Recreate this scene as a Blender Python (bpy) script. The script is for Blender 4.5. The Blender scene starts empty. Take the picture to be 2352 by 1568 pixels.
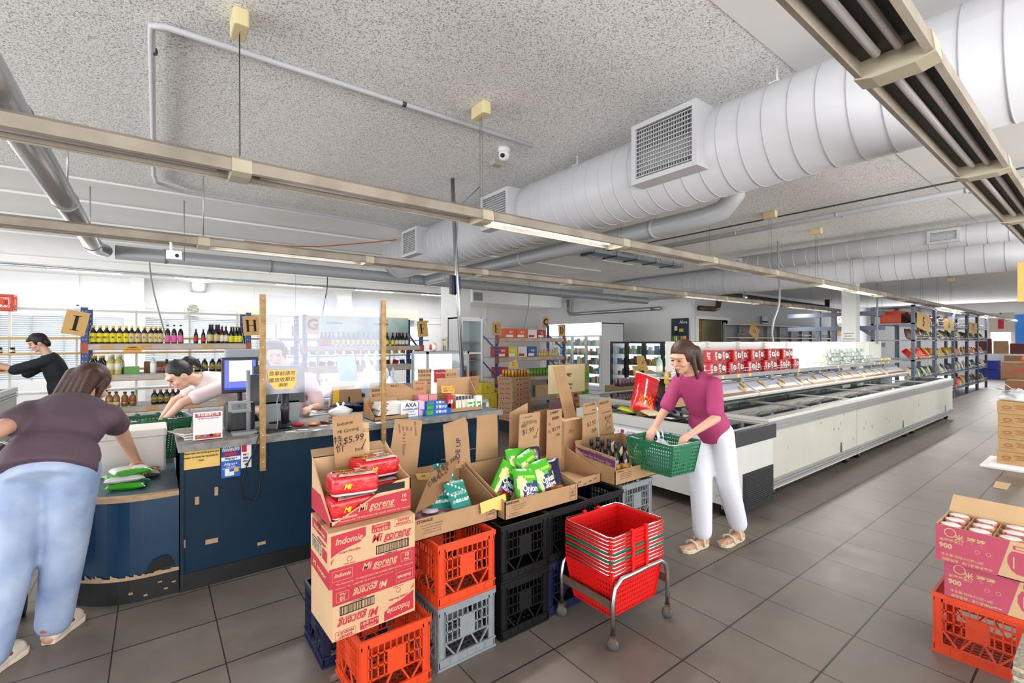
import bpy, math, random
from mathutils import Vector, Matrix
R_ = random.Random(7)
D = bpy.data; SC = bpy.context.scene; COL = SC.collection
PI = math.pi
# ---------------------------------------------------------------- camera (level, 16.4 mm, looking between the two shop axes)
H = 1.58; FPX = 1074.0; CX = 1176.0; CY = 784.0
YAW = math.atan2(2578 - CX, FPX)
FW = Vector((math.cos(YAW), math.sin(YAW), 0)); RT = Vector((math.sin(YAW), -math.cos(YAW), 0))
cam_d = D.cameras.new('camera'); cam = D.objects.new('camera', cam_d); COL.objects.link(cam)
cam_d.sensor_width = 36; cam_d.lens = 36 * FPX / 2352; cam_d.clip_start = .03; cam_d.clip_end = 200
cam.matrix_world = Matrix((( RT.x, 0, -FW.x, 0), (RT.y, 0, -FW.y, 0), (0, 1, 0, H), (0, 0, 0, 1)))
SC.camera = cam
def at(px, py, x=None, y=None, z=None):
    """the point where the sight line of a measured spot meets the plane x=, y= or z="""
    r = FW + RT * ((px - CX) / FPX) + Vector((0, 0, (CY - py) / FPX))
    t = (z - H) / r.z if z is not None else (x / r.x if x is not None else y / r.y)
    return Vector((r.x * t, r.y * t, H + r.z * t))
# ---------------------------------------------------------------- world, exposure, big lights
SC.view_settings.view_transform = 'Standard'; SC.view_settings.look = 'None'
SC.view_settings.gamma = 1; SC.view_settings.use_curve_mapping = False
SC.view_settings.exposure = 0.48
w = D.worlds.new('daylight'); SC.world = w; w.use_nodes = True
w.node_tree.nodes['Background'].inputs[0].default_value = (.86, .93, 1, 1)
w.node_tree.nodes['Background'].inputs[1].default_value = 1.3
SC.cycles.max_bounces = 7; SC.cycles.diffuse_bounces = 4; SC.cycles.glossy_bounces = 3
SC.cycles.transmission_bounces = 5; SC.cycles.transparent_max_bounces = 10
SC.cycles.caustics_reflective = False; SC.cycles.caustics_refractive = False
SC.cycles.sample_clamp_indirect = 4
def area(name, loc, size, target, power, col=(1, 1, 1)):
    l = D.lights.new(name, 'AREA'); l.shape = 'RECTANGLE'; l.size, l.size_y = size; l.energy = power; l.color = col
    o = D.objects.new(name, l); COL.objects.link(o); o.location = loc
    o.rotation_euler = (Vector(target) - Vector(loc)).to_track_quat('-Z', 'Y').to_euler()
    return o
# daylight through the shopfront glazing behind the camera and down the left side
area('shopfront_daylight', (2.5, -3.9, 1.3), (16, 2.2), (2.5, 3.5, 3.6), 480, (1, .98, .95))
area('side_window_daylight', (-7.8, 6, 1.3), (14, 2.2), (0, 6, 3.4), 560, (.97, .98, 1))
area('rear_window_daylight', (1.5, 14.8, 1.7), (14, 1.2), (1.5, 5, 1.4), 90, (.94, .97, 1))
area('far_window_daylight', (29.5, 4.5, 1.5), (5, 2.2), (15, 3.5, .6), 220, (.95, .97, 1))
# ---------------------------------------------------------------- materials
MT = {}
def lin(c):
    if isinstance(c, str):
        c = [int(c[i:i + 2], 16) / 255 for i in (1, 3, 5)]
    return tuple(((v / 12.92) if v <= .04045 else ((v + .055) / 1.055) ** 2.4) for v in c[:3]) + (1,)
def mat(name, c, rough=.5, metal=0, var=0, vs=6, bump=0, bs=60, emit=0, trans=0, alpha=1, coat=0, spec=.5, c2=None, th=None):
    """plain surface; var mixes a mottled second tone, bump roughens it"""
    if name in MT: return MT[name]
    m = D.materials.new(name); m.use_nodes = True; nt = m.node_tree; N = nt.nodes; L = nt.links
    b = N['Principled BSDF']; b.inputs['Base Color'].default_value = lin(c); b.inputs['Roughness'].default_value = rough
    b.inputs['Metallic'].default_value = metal; b.inputs['Specular IOR Level'].default_value = spec
    if coat: b.inputs['Coat Weight'].default_value = coat; b.inputs['Coat Roughness'].default_value = .08
    if emit: b.inputs['Emission Color'].default_value = lin(c); b.inputs['Emission Strength'].default_value = emit
    if trans: b.inputs['Transmission Weight'].default_value = trans
    if alpha < 1: b.inputs['Alpha'].default_value = alpha
    if var or bump:
        tc = N.new('ShaderNodeTexCoord'); mp = N.new('ShaderNodeMapping'); L.new(tc.outputs['Object'], mp.inputs[0])
    if var:
        n = N.new('ShaderNodeTexNoise'); n.inputs['Scale'].default_value = vs; n.inputs['Detail'].default_value = 5
        L.new(mp.outputs[0], n.inputs[0]); rp = N.new('ShaderNodeValToRGB'); L.new(n.outputs[0], rp.inputs[0])
        a = lin(c); k = lin(c2) if c2 else tuple(v * (1 - var) for v in a[:3]) + (1,)
        rp.color_ramp.elements[0].color = k; rp.color_ramp.elements[1].color = a
        rp.color_ramp.elements[0].position, rp.color_ramp.elements[1].position = th or (.35, .65)
        L.new(rp.outputs[0], b.inputs['Base Color'])
    if bump:
        n2 = N.new('ShaderNodeTexNoise'); n2.inputs['Scale'].default_value = bs; n2.inputs['Detail'].default_value = 4
        L.new(mp.outputs[0], n2.inputs[0]); bp = N.new('ShaderNodeBump'); bp.inputs['Strength'].default_value = bump
        bp.inputs['Distance'].default_value = .01; L.new(n2.outputs[0], bp.inputs['Height']); L.new(bp.outputs[0], b.inputs['Normal'])
    MT[name] = m; return m
def emis(name, c, s):
    if name in MT: return MT[name]
    m = D.materials.new(name); m.use_nodes = True; nt = m.node_tree; nt.nodes.clear()
    e = nt.nodes.new('ShaderNodeEmission'); o = nt.nodes.new('ShaderNodeOutputMaterial'); nt.links.new(e.outputs[0], o.inputs[0])
    e.inputs[0].default_value = lin(c); e.inputs[1].default_value = s; MT[name] = m; return m
def glass(name, tint=(.95, .97, 1), a=.12, rough=.05):
    """thin clear sheet: mostly see-through with a surface sheen"""
    if name in MT: return MT[name]
    m = D.materials.new(name); m.use_nodes = True; nt = m.node_tree; nt.nodes.clear(); N = nt.nodes; L = nt.links
    t = N.new('ShaderNodeBsdfTransparent'); t.inputs[0].default_value = tuple(tint) + (1,)
    g = N.new('ShaderNodeBsdfGlossy'); g.inputs['Roughness'].default_value = rough
    f = N.new('ShaderNodeLayerWeight'); f.inputs[0].default_value = .5
    pw = N.new('ShaderNodeMath'); pw.operation = 'POWER'; pw.inputs[1].default_value = 4; L.new(f.outputs['Facing'], pw.inputs[0])
    ad = N.new('ShaderNodeMath'); ad.operation = 'MULTIPLY_ADD'; ad.inputs[1].default_value = .6; ad.inputs[2].default_value = a * .5; ad.use_clamp = True; L.new(pw.outputs[0], ad.inputs[0])
    mx = N.new('ShaderNodeMixShader'); o = N.new('ShaderNodeOutputMaterial')
    L.new(ad.outputs[0], mx.inputs[0]); L.new(t.outputs[0], mx.inputs[1]); L.new(g.outputs[0], mx.inputs[2]); L.new(mx.outputs[0], o.inputs[0])
    MT[name] = m; return m
# ---------------------------------------------------------------- mesh builder
TXC = {}
def text_mesh(s, weight=0, shear=0):
    k = (s, weight, shear)
    if k in TXC: return TXC[k]
    c = D.curves.new('t', 'FONT'); c.body = s; c.size = 1; c.align_x = 'CENTER'; c.align_y = 'CENTER'
    c.resolution_u = 2; c.offset = weight; c.shear = shear; c.space_line = .9
    o = D.objects.new('t', c); COL.objects.link(o); bpy.context.view_layer.update()
    me = D.meshes.new_from_object(o); vs = [tuple(v.co[:2]) for v in me.vertices]; fs = [tuple(p.vertices) for p in me.polygons]
    D.objects.remove(o); D.curves.remove(c); D.meshes.remove(me)
    TXC[k] = (vs, fs); return TXC[k]
def RZ(a): return Matrix.Rotation(a, 4, 'Z')
def RX(a): return Matrix.Rotation(a, 4, 'X')
def RY(a): return Matrix.Rotation(a, 4, 'Y')
def TR(x, y, z): return Matrix.Translation((x, y, z))
class MB:
    def __init__(s): s.v = []; s.f = []; s.mi = []; s.sm = []; s.T = Matrix(); s.m = 0; s.smooth = False
    def add(s, vs, fs):
        b = len(s.v); T = s.T
        for v in vs: s.v.append(tuple(T @ Vector(v)))
        for f in fs: s.f.append(tuple(b + i for i in f)); s.mi.append(s.m); s.sm.append(s.smooth)
        return s
    def box(s, x0, y0, z0, x1, y1, z1):
        return s.add([(x0,y0,z0),(x1,y0,z0),(x1,y1,z0),(x0,y1,z0),(x0,y0,z1),(x1,y0,z1),(x1,y1,z1),(x0,y1,z1)],
                     [(0,3,2,1),(4,5,6,7),(0,1,5,4),(1,2,6,5),(2,3,7,6),(3,0,4,7)])
    def bb(s, cx, cy, z0, w, d, h, b=0):
        """box standing on z0, optional bevelled upright corners"""
        if not b: return s.box(cx - w/2, cy - d/2, z0, cx + w/2, cy + d/2, z0 + h)
        p = []
        for sx, sy, a0 in ((1, 1, 0), (-1, 1, PI/2), (-1, -1, PI), (1, -1, 3*PI/2)):
            for k in range(4):
                a = a0 + k * PI / 6; p.append((cx + sx*(w/2 - b) + b*math.cos(a), cy + sy*(d/2 - b) + b*math.sin(a)))
        return s.prism(p, z0, z0 + h)
    def prism(s, poly, z0, z1):
        n = len(poly)
        return s.add([(x, y, z0) for x, y in poly] + [(x, y, z1) for x, y in poly],
                     [tuple(range(n))[::-1], tuple(range(n, 2*n))] + [(i, (i+1) % n, n + (i+1) % n, n + i) for i in range(n)])
    def bar(s, p, q, w, h=None, up=(0, 0, 1)):
        """square bar between two points"""
        p = Vector(p); q = Vector(q); h = h or w; d = (q - p).normalized(); u = Vector(up)
        if abs(d.dot(u)) > .98: u = Vector((0, 1, 0))
        a = d.cross(u).normalized() * w/2; b = a.cross(d).normalized() * h/2
        return s.add([p-a-b, p+a-b, p+a+b, p-a+b, q-a-b, q+a-b, q+a+b, q-a+b],
                     [(0,1,2,3),(7,6,5,4),(0,4,5,1),(1,5,6,2),(2,6,7,3),(3,7,4,0)])
    def tube(s, pts, r, n=8, closed=False, cap=True):
        pts = [Vector(p) for p in pts]; N = len(pts); rr = r if isinstance(r, (list, tuple)) else [r] * N
        vs = []; prev = None
        for i, p in enumerate(pts):
            a = pts[(i-1) % N] if (i or closed) else p; b = pts[(i+1) % N] if (i < N-1 or closed) else p
            d = (b - a).normalized()
            if prev is None:
                u = d.cross(Vector((0, 0, 1)));
                if u.length < .05: u = d.cross(Vector((1, 0, 0)))
            else: u = prev - d * prev.dot(d)
            u.normalize(); prev = u; w = d.cross(u)
            for k in range(n): t = 2*PI*k/n; vs.append(p + (u*math.cos(t) + w*math.sin(t)) * rr[i])
        fs = []
        for i in range(N if closed else N-1):
            for k in range(n):
                j = (i+1) % N; fs.append((i*n+k, i*n+(k+1) % n, j*n+(k+1) % n, j*n+k))
        if cap and not closed: fs += [tuple(range(n))[::-1], tuple(range((N-1)*n, N*n))]
        o = s.smooth; s.smooth = True; s.add(vs, fs); s.smooth = o; return s
    def lathe(s, prof, n=12, c=(0, 0, 0), sy=1.0):
        """prof: list of (radius, z)"""
        vs = []; cx, cy, cz = c
        for r, z in prof:
            for k in range(n): t = 2*PI*k/n; vs.append((cx + r*math.cos(t), cy + sy*r*math.sin(t), cz + z))
        fs = []; M = len(prof)
        for i in range(M-1):
            for k in range(n): fs.append((i*n+k, i*n+(k+1) % n, (i+1)*n+(k+1) % n, (i+1)*n+k))
        fs += [tuple(range(n))[::-1], tuple(range((M-1)*n, M*n))]
        o = s.smooth; s.smooth = True; s.add(vs, fs); s.smooth = o; return s
    def quad(s, O, U, V, w, h):
        """flat rectangle from corner O"""
        O = Vector(O); U = Vector(U).normalized() * w; V = Vector(V).normalized() * h
        return s.add([O, O+U, O+U+V, O+V], [(0, 1, 2, 3)])
    def panel(s, pts, t):
        """flat outline (3d points) given thickness t"""
        P = [Vector(p) for p in pts]; n = (P[1]-P[0]).cross(P[2]-P[0]).normalized() * t; k = len(P)
        return s.add(P + [p + n for p in P], [tuple(range(k))[::-1], tuple(range(k, 2*k))] + [(i, (i+1) % k, k+(i+1) % k, k+i) for i in range(k)])
    def text(s, t, O, U, V, size, weight=0, shear=0, fit=None, maxw=None):
        """lettering centred on O, U = reading direction, V = up"""
        vs, fs = text_mesh(t, weight, shear)
        O = Vector(O); U = Vector(U).normalized(); V = Vector(V).normalized()
        k = 1
        if fit and vs:
            w = (max(v[0] for v in vs) - min(v[0] for v in vs)) * size
            if w > 0: k = fit / w
        if maxw and vs:
            w = (max(v[0] for v in vs) - min(v[0] for v in vs)) * size
            if w > maxw: k = maxw / w
        return s.add([O + U * (x * size * k) + V * (y * size) for x, y in vs], fs)
    def build(s, name, mats, parent=None, loc=None, bevel=0):
        me = D.meshes.new(name); me.from_pydata(s.v, [], s.f)
        for m in (mats if isinstance(mats, (list, tuple)) else [mats]): me.materials.append(m)
        me.polygons.foreach_set('material_index', s.mi); me.polygons.foreach_set('use_smooth', s.sm); me.update()
        o = D.objects.new(name, me); COL.objects.link(o)
        if parent: o.parent = parent
        if loc is not None: o.location = loc
        if bevel:
            b = o.modifiers.new('b', 'BEVEL'); b.width = bevel; b.segments = 2; b.limit_method = 'ANGLE'
        return o
def tag(o, label=None, cat=None, group=None, kind=None):
    if label: o['label'] = label
    if cat: o['category'] = cat
    if group: o['group'] = group
    if kind: o['kind'] = kind
    return o
def thing(name, label, cat, loc=(0, 0, 0), rz=0, group=None):
    o = D.objects.new(name, None); COL.objects.link(o); o.empty_display_size = .05
    o.location = loc; o.rotation_euler = (0, 0, rz); return tag(o, label, cat, group)
def dup(root, loc, rz=None, label=None, group=None, rot=None, scale=None):
    r = root.copy(); COL.objects.link(r); r.location = loc
    if rz is not None: r.rotation_euler = (0, 0, rz)
    if rot is not None: r.rotation_euler = rot
    if scale is not None: r.scale = scale
    tag(r, label, None, group)
    for ch in root.children:
        c = ch.copy(); COL.objects.link(c); c.parent = r
        for g in ch.children:
            d = g.copy(); COL.objects.link(d); d.parent = c
    return r
class Kind:
    """first call places the model itself, later calls place copies"""
    def __init__(s, root): s.r = root; s.used = False
    def put(s, loc, rz=0, label=None, group=None, rot=None, scale=None):
        if not s.used:
            s.used = True; r = s.r; r.location = loc; r.rotation_euler = rot if rot is not None else (0, 0, rz)
            if scale is not None: r.scale = scale
            tag(r, label, None, group); return r
        return dup(s.r, loc, rz, label, group, rot, scale or ((1, 1, 1)))
def struct(name, mb, m, label, cat='wall', **k):
    return tag(mb.build(name, m, **k), label, cat, None, 'structure')
ORD = ['first','second','third','fourth','fifth','sixth','seventh','eighth','ninth','tenth','eleventh','twelfth','thirteenth','fourteenth',
       'fifteenth','sixteenth','seventeenth','eighteenth','nineteenth','twentieth','twenty-first','twenty-second','twenty-third','twenty-fourth','twenty-fifth','twenty-sixth']
# shared materials
WHITE = mat('white_paint', '#ecebe9', .6, var=.05, vs=2); WALLW = mat('wall_paint', '#ececec', .7, var=.06, vs=1.2, bump=.05, bs=20)
CARD = mat('cardboard', '#a98560', .85, var=.12, vs=9); CARDL = mat('cardboard_light', '#c8a67c', .85, var=.08, vs=9); CARDD = mat('cardboard_dark', '#8a6543', .85, var=.12, vs=9)
YPAP = mat('yellow_paper', '#e9c26d', .8, var=.08, vs=14); BLACK = mat('black_plastic', '#141416', .45); INK = mat('black_ink', '#17150f', .8)
REDINK = mat('red_ink', '#b3283c', .8); BROWNINK = mat('brown_ink', '#5a2b2b', .8); STEEL = mat('steel', '#b9bbbd', .28, 1, var=.2, vs=20); CHROME = mat('chrome', '#d9dadc', .15, 1)
GREY = mat('grey_plastic', '#8b9093', .5); DGREY = mat('dark_grey_plastic', '#3c3f43', .5); PAPER = mat('white_paper', '#eceaea', .7)
BLUEST = mat('blue_rack_steel', '#153a77', .45, var=.15, vs=15); ORANGEST = mat('orange_beam_steel', '#a8482e', .5, var=.2, vs=12); BEAM = mat('beige_beam', '#b8b0a4', .6, var=.15, vs=8)
TUBE = emis('lit_fluorescent_tube', '#ffffff', 7)
# ================================================================= THE ROOM
CZ = 3.3
def tile_floor():
    m = D.materials.new('floor_tiles'); m.use_nodes = True; nt = m.node_tree; N = nt.nodes; L = nt.links; b = N['Principled BSDF']
    g = N.new('ShaderNodeNewGeometry'); sp = N.new('ShaderNodeSeparateXYZ'); L.new(g.outputs['Position'], sp.inputs[0])
    def M(op, a, bb=None, c=None):
        n = N.new('ShaderNodeMath'); n.operation = op
        for i, v in enumerate((a, bb, c)):
            if v is None: continue
            if isinstance(v, (int, float)): n.inputs[i].default_value = v
            else: L.new(v, n.inputs[i])
        return n.outputs[0]
    P = .45
    cells = []; lines = []
    for ax, off, wd in (('X', .282, .0045), ('Y', 1.776, .0075)):
        u = M('DIVIDE', M('SUBTRACT', sp.outputs[ax], off), P); cells.append(M('FLOOR', u)); f = M('FRACT', u)
        d = M('MULTIPLY', M('MINIMUM', f, M('SUBTRACT', 1.0, f)), P); lines.append(M('LESS_THAN', d, wd/2 + .001))
    gr = M('MAXIMUM', lines[0], lines[1])
    cb = N.new('ShaderNodeCombineXYZ'); L.new(cells[0], cb.inputs[0]); L.new(cells[1], cb.inputs[1])
    wn = N.new('ShaderNodeTexWhiteNoise'); L.new(cb.outputs[0], wn.inputs[0])
    n1 = N.new('ShaderNodeTexNoise'); n1.inputs['Scale'].default_value = 3.5; n1.inputs['Detail'].default_value = 9; n1.inputs['Roughness'].default_value = .62; L.new(g.outputs['Position'], n1.inputs[0])
    v = M('ADD', M('MULTIPLY', n1.outputs[0], .55), M('MULTIPLY', wn.outputs[0], .1))
    rp = N.new('ShaderNodeValToRGB'); L.new(v, rp.inputs[0]); rp.color_ramp.elements[0].position = .1; rp.color_ramp.elements[1].position = .62
    rp.color_ramp.elements[0].color = lin('#5c544d'); rp.color_ramp.elements[1].color = lin('#847a71')
    mx = N.new('ShaderNodeMix'); mx.data_type = 'RGBA'; L.new(gr, mx.inputs['Factor']); L.new(rp.outputs[0], mx.inputs['A']); mx.inputs['B'].default_value = lin('#2b2927')
    L.new(mx.outputs['Result'], b.inputs['Base Color'])
    L.new(M('ADD', M('MULTIPLY', n1.outputs[0], .3), .28), b.inputs['Roughness'])
    bp = N.new('ShaderNodeBump'); bp.inputs['Strength'].default_value = .5; bp.inputs['Distance'].default_value = .004
    L.new(M('SUBTRACT', M('MULTIPLY', n1.outputs[0], .25), gr), bp.inputs['Height']); L.new(bp.outputs[0], b.inputs['Normal'])
    return m
def popcorn():
    m = D.materials.new('sprayed_ceiling'); m.use_nodes = True; nt = m.node_tree; N = nt.nodes; L = nt.links; b = N['Principled BSDF']
    g = N.new('ShaderNodeNewGeometry'); b.inputs['Roughness'].default_value = .95
    n = N.new('ShaderNodeTexNoise'); n.inputs['Scale'].default_value = 115; n.inputs['Detail'].default_value = 4; n.inputs['Roughness'].default_value = .6; L.new(g.outputs['Position'], n.inputs[0])
    rp = N.new('ShaderNodeValToRGB'); L.new(n.outputs[0], rp.inputs[0]); rp.color_ramp.elements[0].position = .36; rp.color_ramp.elements[1].position = .5
    rp.color_ramp.elements[0].color = lin('#9c9995'); rp.color_ramp.elements[1].color = lin('#fdfcfa')
    L.new(rp.outputs[0], b.inputs['Base Color'])
    bp = N.new('ShaderNodeBump'); bp.inputs['Strength'].default_value = 1; bp.inputs['Distance'].default_value = .008; L.new(n.outputs[0], bp.inputs['Height']); L.new(bp.outputs[0], b.inputs['Normal'])
    return m
POP = popcorn()
mb = MB(); mb.box(-8, -4, -.1, 32, 15.2, 0); struct('floor', mb, tile_floor(), 'grey square tiled shop floor with dark joints', 'floor')
mb = MB(); mb.m = 0
mb.box(-8, 1.26, CZ, 32, 6.65, CZ+.1); mb.box(8.5, 6.65, CZ, 32, 15.2, CZ+.1)
mb.m = 1; mb.box(-8, -4, CZ-.005, 32, 1.26, CZ+.1); mb.box(-8, 6.65, CZ-.02, 8.5, 15.2, CZ+.1)
struct('ceiling', mb, [POP, WHITE], 'rough sprayed white ceiling with smooth painted bands', 'ceiling')
# smooth white downstand bands running across behind the sprayed field
mb = MB(); mb.box(-8, 13.2, 3.14, 13, 15, CZ-.02); struct('trim_1', mb, WHITE, 'white bulkhead along the rear wall under the ceiling', 'bulkhead')
mb = MB()
for y in (7.6, 8.9, 10.4): mb.box(-8, y, CZ-.045, 8.5, y+.04, CZ-.018)
struct('trim_2', mb, WHITE, 'thin white joint strips on the smooth rear ceiling', 'trim')
# rear wall with a ribbon of louvred windows
mb = MB(); Y = 15
mb.box(-8, Y, 0, 13, Y+.2, .7); mb.box(-8, Y, 2.16, 13, Y+.2, CZ)
mb.box(7.0, Y, .7, 13, Y+.2, 2.16)
for x in (-8, -5.2, -.6, 3.4): mb.box(x, Y, .7, x+.35, Y+.2, 2.16)
for x in (-6.5, -1.45, 2.2, 4.2, 6.2, 8.2, 10.2): mb.box(x, Y-.02, 2.2, x+.05, Y, 3.2)
mb.box(-8, Y-.025, 2.2, 13, Y, 2.24); mb.box(-8, Y-.02, 2.42, 13, Y, 2.445)
struct('wall_rear', mb, WALLW, 'white panelled rear wall above the louvred windows', 'wall')
SL = mat('louvre_white', '#a9b0b5', .5)
for i, (x0, x1) in enumerate(((-4.85, -.6), (-.25, 3.4), (3.75, 7.0), (-7.65, -5.2))):
    mb = MB()
    for k in range(30): z = .72 + k*.049; mb.add([(x0, Y+.02, z), (x1, Y+.02, z), (x1, Y+.045, z+.034), (x0, Y+.045, z+.034)], [(0, 1, 2, 3)])
    n = max(3, int((x1-x0)/.5))
    for k in range(n+1): x = x0 + (x1-x0)*k/n; mb.box(x-.012, Y-.01, .7, x+.012, Y+.02, 2.16)
    o = struct('window_%d' % (i+1), mb, SL, 'bright window with closed white louvres in the rear wall, %s' % ('between the first two piers','behind the cooking wine rack','behind the sauce rack','at the far left corner')[i], 'window')
    g = MB(); g.box(x0, Y+.1, .7, x1, Y+.11, 2.16); g.build('pane', glass('window_glass'), o)
# piers on the rear wall
for i, (a, b_) in enumerate(((300, 331), (775, 808))):
    p = at(a, 700, y=14.6); q = at(b_, 700, y=14.6); mb = MB(); mb.box(p.x, 14.6, 0, q.x, 15, 3.14); mb.m = 0; mb.box(p.x-.02, 14.58, 0, q.x+.02, 14.6, 2.55)
    struct('column_%d' % (i+1), mb, WHITE, ('white square pier on the rear wall behind the cooking wine rack', 'white pier on the rear wall behind the plastic screen')[i], 'column')
# cool room block on the right rear: wall facing left, wall facing the camera
mb = MB(); mb.box(13, 8, 0, 13.2, 15, CZ)
for z in (2.35, 2.75): mb.box(12.995, 8, z, 13, 15, z+.006)
struct('wall_right', mb, WALLW, 'white block wall behind the upright fridges', 'wall')
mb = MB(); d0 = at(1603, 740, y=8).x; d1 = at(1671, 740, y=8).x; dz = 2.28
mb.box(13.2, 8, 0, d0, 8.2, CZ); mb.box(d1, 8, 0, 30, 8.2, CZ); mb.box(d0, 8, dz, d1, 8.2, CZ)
struct('wall_middle', mb, mat('pale_grey_wall_paint', '#cfd0d2', .7, var=.05, vs=1), 'pale grey wall behind the bare gondola shelving', 'wall')  # greyer paint than on the other walls
mb = MB()
for a, b_, c, d in ((d0-.12, d0, 0, dz+.1), (d1, d1+.12, 0, dz+.1), (d0, d1, dz, dz+.1)): mb.box(a, 7.97, c, b_, 8.22, d)
mb.build('door_frame', WHITE)
D.objects['door_frame'].name = 'door_1'; o = D.objects['door_1']; tag(o, 'white framed doorway in the rear wall with newspaper-covered door behind', 'door', None, 'structure')
mb = MB(); mb.box(d0-.2, 8.9, 0, d1+3, 8.95, 3.2); mb.m = 1  # panel runs on past the doorway, added to block the bright world behind
for i in range(4):
    for j in range(5): mb.box(d0+.12+i*.42, 8.885, .5+j*.37, d0+.12+i*.42+.38, 8.9, .5+j*.37+.34)
mb.m = 2
for i in range(4):
    for j in range(5):
        for r in range(7):
            if (i*5+j*3+r) % 4: mb.box(d0+.15+i*.42, 8.882, .54+j*.37+r*.042, d0+.15+i*.42+.1+.2*((r*7+i) % 3)/3, 8.885, .55+j*.37+r*.042)
mb.build('extended_door_leaf', [mat('cream', '#d9cfa9', .6), mat('old_newspaper', '#c9a860', .8), mat('newsprint', '#5b4a2c', .8)], o)
# far end wall and the outside glimpsed through its window
wx = 30
w0 = at(2325, 760, x=wx).y; w1 = at(2272, 760, x=wx).y
mb = MB(); mb.box(wx, -4, 0, wx+.2, w0, CZ); mb.box(wx, w1, 0, wx+.2, 8.2, CZ); mb.box(wx, w0, 0, wx+.2, w1, .95); mb.box(wx, w0, 2.85, wx+.2, w1, CZ)
for y in [k*.6 for k in range(-4, 14)]: mb.box(wx-.01, y, 2.6, wx, y+.02, CZ)
struct('wall_far', mb, WALLW, 'far end wall of boards beyond the snack racks', 'wall')
mb = MB(); mb.box(wx+.02, w0-.05, .92, wx+.1, w1+.05, 1.0); mb.box(wx+.02, w0-.05, 2.8, wx+.1, w1+.05, 2.88); mb.box(wx+.02, w0-.05, .95, wx+.1, w0+.04, 2.85); mb.box(wx+.02, w1-.04, .95, wx+.1, w1+.05, 2.85)
struct('window_5', mb, WHITE, 'sunlit white-framed window in the far end wall', 'window')
mb = MB(); mb.box(wx-.08, 1.4, 0, wx-.02, w0-.1, 2.75); o = struct('door_2', mb, mat('blue_door', '#2f86e0', .45), 'bright blue door in the far end wall', 'door')
# front and left sides (behind the camera): low walls, mullions and open glazing
mb = MB(); mb.box(-8, -4.2, 0, 32, -4, .5); mb.box(-8, -4.2, 3.15, 32, -4, CZ)
for x in range(-8, 33, 3): mb.box(x, -4.15, .5, x+.08, -4.05, 3.15)
struct('wall_front', mb, WHITE, 'shopfront wall with tall glazing behind the camera', 'wall')
mb = MB(); mb.box(-8.2, -4, 0, -8, 15, .5); mb.box(-8.2, -4, 3.15, -8, 15, CZ)
for y in range(-4, 15, 3): mb.box(-8.15, y, .5, -8.05, y+.08, 3.15)
struct('wall_left', mb, WHITE, 'left side wall with tall glazing', 'wall')
# free-standing columns
mb = MB(); cx = 6.24; cy = 10.5
mb.box(cx, cy, 0, cx+.42, cy+.85, CZ); struct('column_3', mb, WHITE, 'big white square column beside the tall drinks cabinet', 'column')
cx = at(1966, 700, y=3.8).x; mb = MB(); mb.box(cx, 3.8, 0, cx+.27, 4.09, CZ); mb.box(cx-.015, 3.785, 0, cx+.285, 4.105, .1)
o = struct('column_4', mb, WHITE, 'white column behind the long chest freezers carrying a notice', 'column')
mb = MB(); a = at(1935, 790, x=cx-.01); b_ = at(1966, 772, x=cx-.01)
mb.quad((cx-.012, 4.09, 1.52), (0, -1, 0), (0, 0, 1), .29, .3); mb.m = 1
for i, t in enumerate(('PLEASE NOTE', 'SECURITY', 'SURVEILLANCE', 'CAMERAS IN OPERATION')): mb.text(t, (cx-.014, 3.945, 1.77-i*.065), (0, -1, 0), (0, 0, 1), .034, .02)
tag(mb.build('notice', [PAPER, INK]), 'white paper security notice taped to the column by the chest freezers', 'notice')
# ================================================================= DUCTS, PIPES, LIGHT RAILS
DUCT = mat('duct_white', '#c8c8cc', .45, var=.05, vs=2); GRILLE = mat('grille_grey', '#c9cbcb', .5); VOID = mat('painted_void_shade', '#1b1c1d', .9)
PVC = mat('grey_pvc', '#a9abad', .35); GALV = mat('galvanised', '#b4b8ba', .35, .8, var=.15, vs=18); TRAY = mat('perforated_tray', '#9aa3a8', .45, .6)
def duct(name, label, x, z, r, y0, y1, step, capend=True):
    t = thing(name, label, 'air duct', (x, y0, z))
    mb = MB(); mb.tube([(0, 0, 0), (0, y1-y0, 0)], r, 40)
    y = .1
    while y < y1-y0-.05: mb.tube([(0, y-.004, 0), (0, y+.004, 0)], [r+.0035, r+.0035], 40); y += step
    if capend: mb.tube([(0, y1-y0, 0), (0, y1-y0+.05, 0), (0, y1-y0+.09, 0), (0, y1-y0+.1, 0)], [r, r*.93, r*.7, r*.3], 40)
    mb.build('duct_shell', DUCT, t); return t
def grille(p, w, h, nx, nz, parent, depth=.34):
    """supply grille whose face looks along -x; p = corner nearest the camera side, bottom; w runs along +y"""
    x, y, z = p; mb = MB(); b = .035
    mb.box(x+.01, y, z, x+depth, y+w, z+.012); mb.box(x+.01, y, z+h-.012, x+depth, y+w, z+h); mb.box(x+.01, y, z+.012, x+depth, y+.012, z+h-.012); mb.box(x+.01, y+w-.012, z+.012, x+depth, y+w, z+h-.012)
    for a in ((y, z, y+w, z+b), (y, z+h-b, y+w, z+h), (y, z+b, y+b, z+h-b), (y+w-b, z+b, y+w, z+h-b)): mb.box(x-.01, a[0], a[1], x+.01, a[2], a[3])
    o = mb.build('vent_box', DUCT, parent)
    mb = MB(); mb.box(x+.08, y+.013, z+.013, x+.085, y+w-.013, z+h-.013); mb.m = 1  # dark plate behind the slats, the shade inside the vent painted on
    for i in range(nx): yy = y+b+(w-2*b)*(i+.5)/nx; mb.box(x+.02, yy-.002, z+b, x+.035, yy+.002, z+h-b)
    for i in range(nz): zz = z+b+(h-2*b)*(i+.5)/nz; mb.box(x-.002, y+b, zz-.0025, x+.01, y+w-b, zz+.0025)
    mb.build('grille', [VOID, GRILLE], o)
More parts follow.
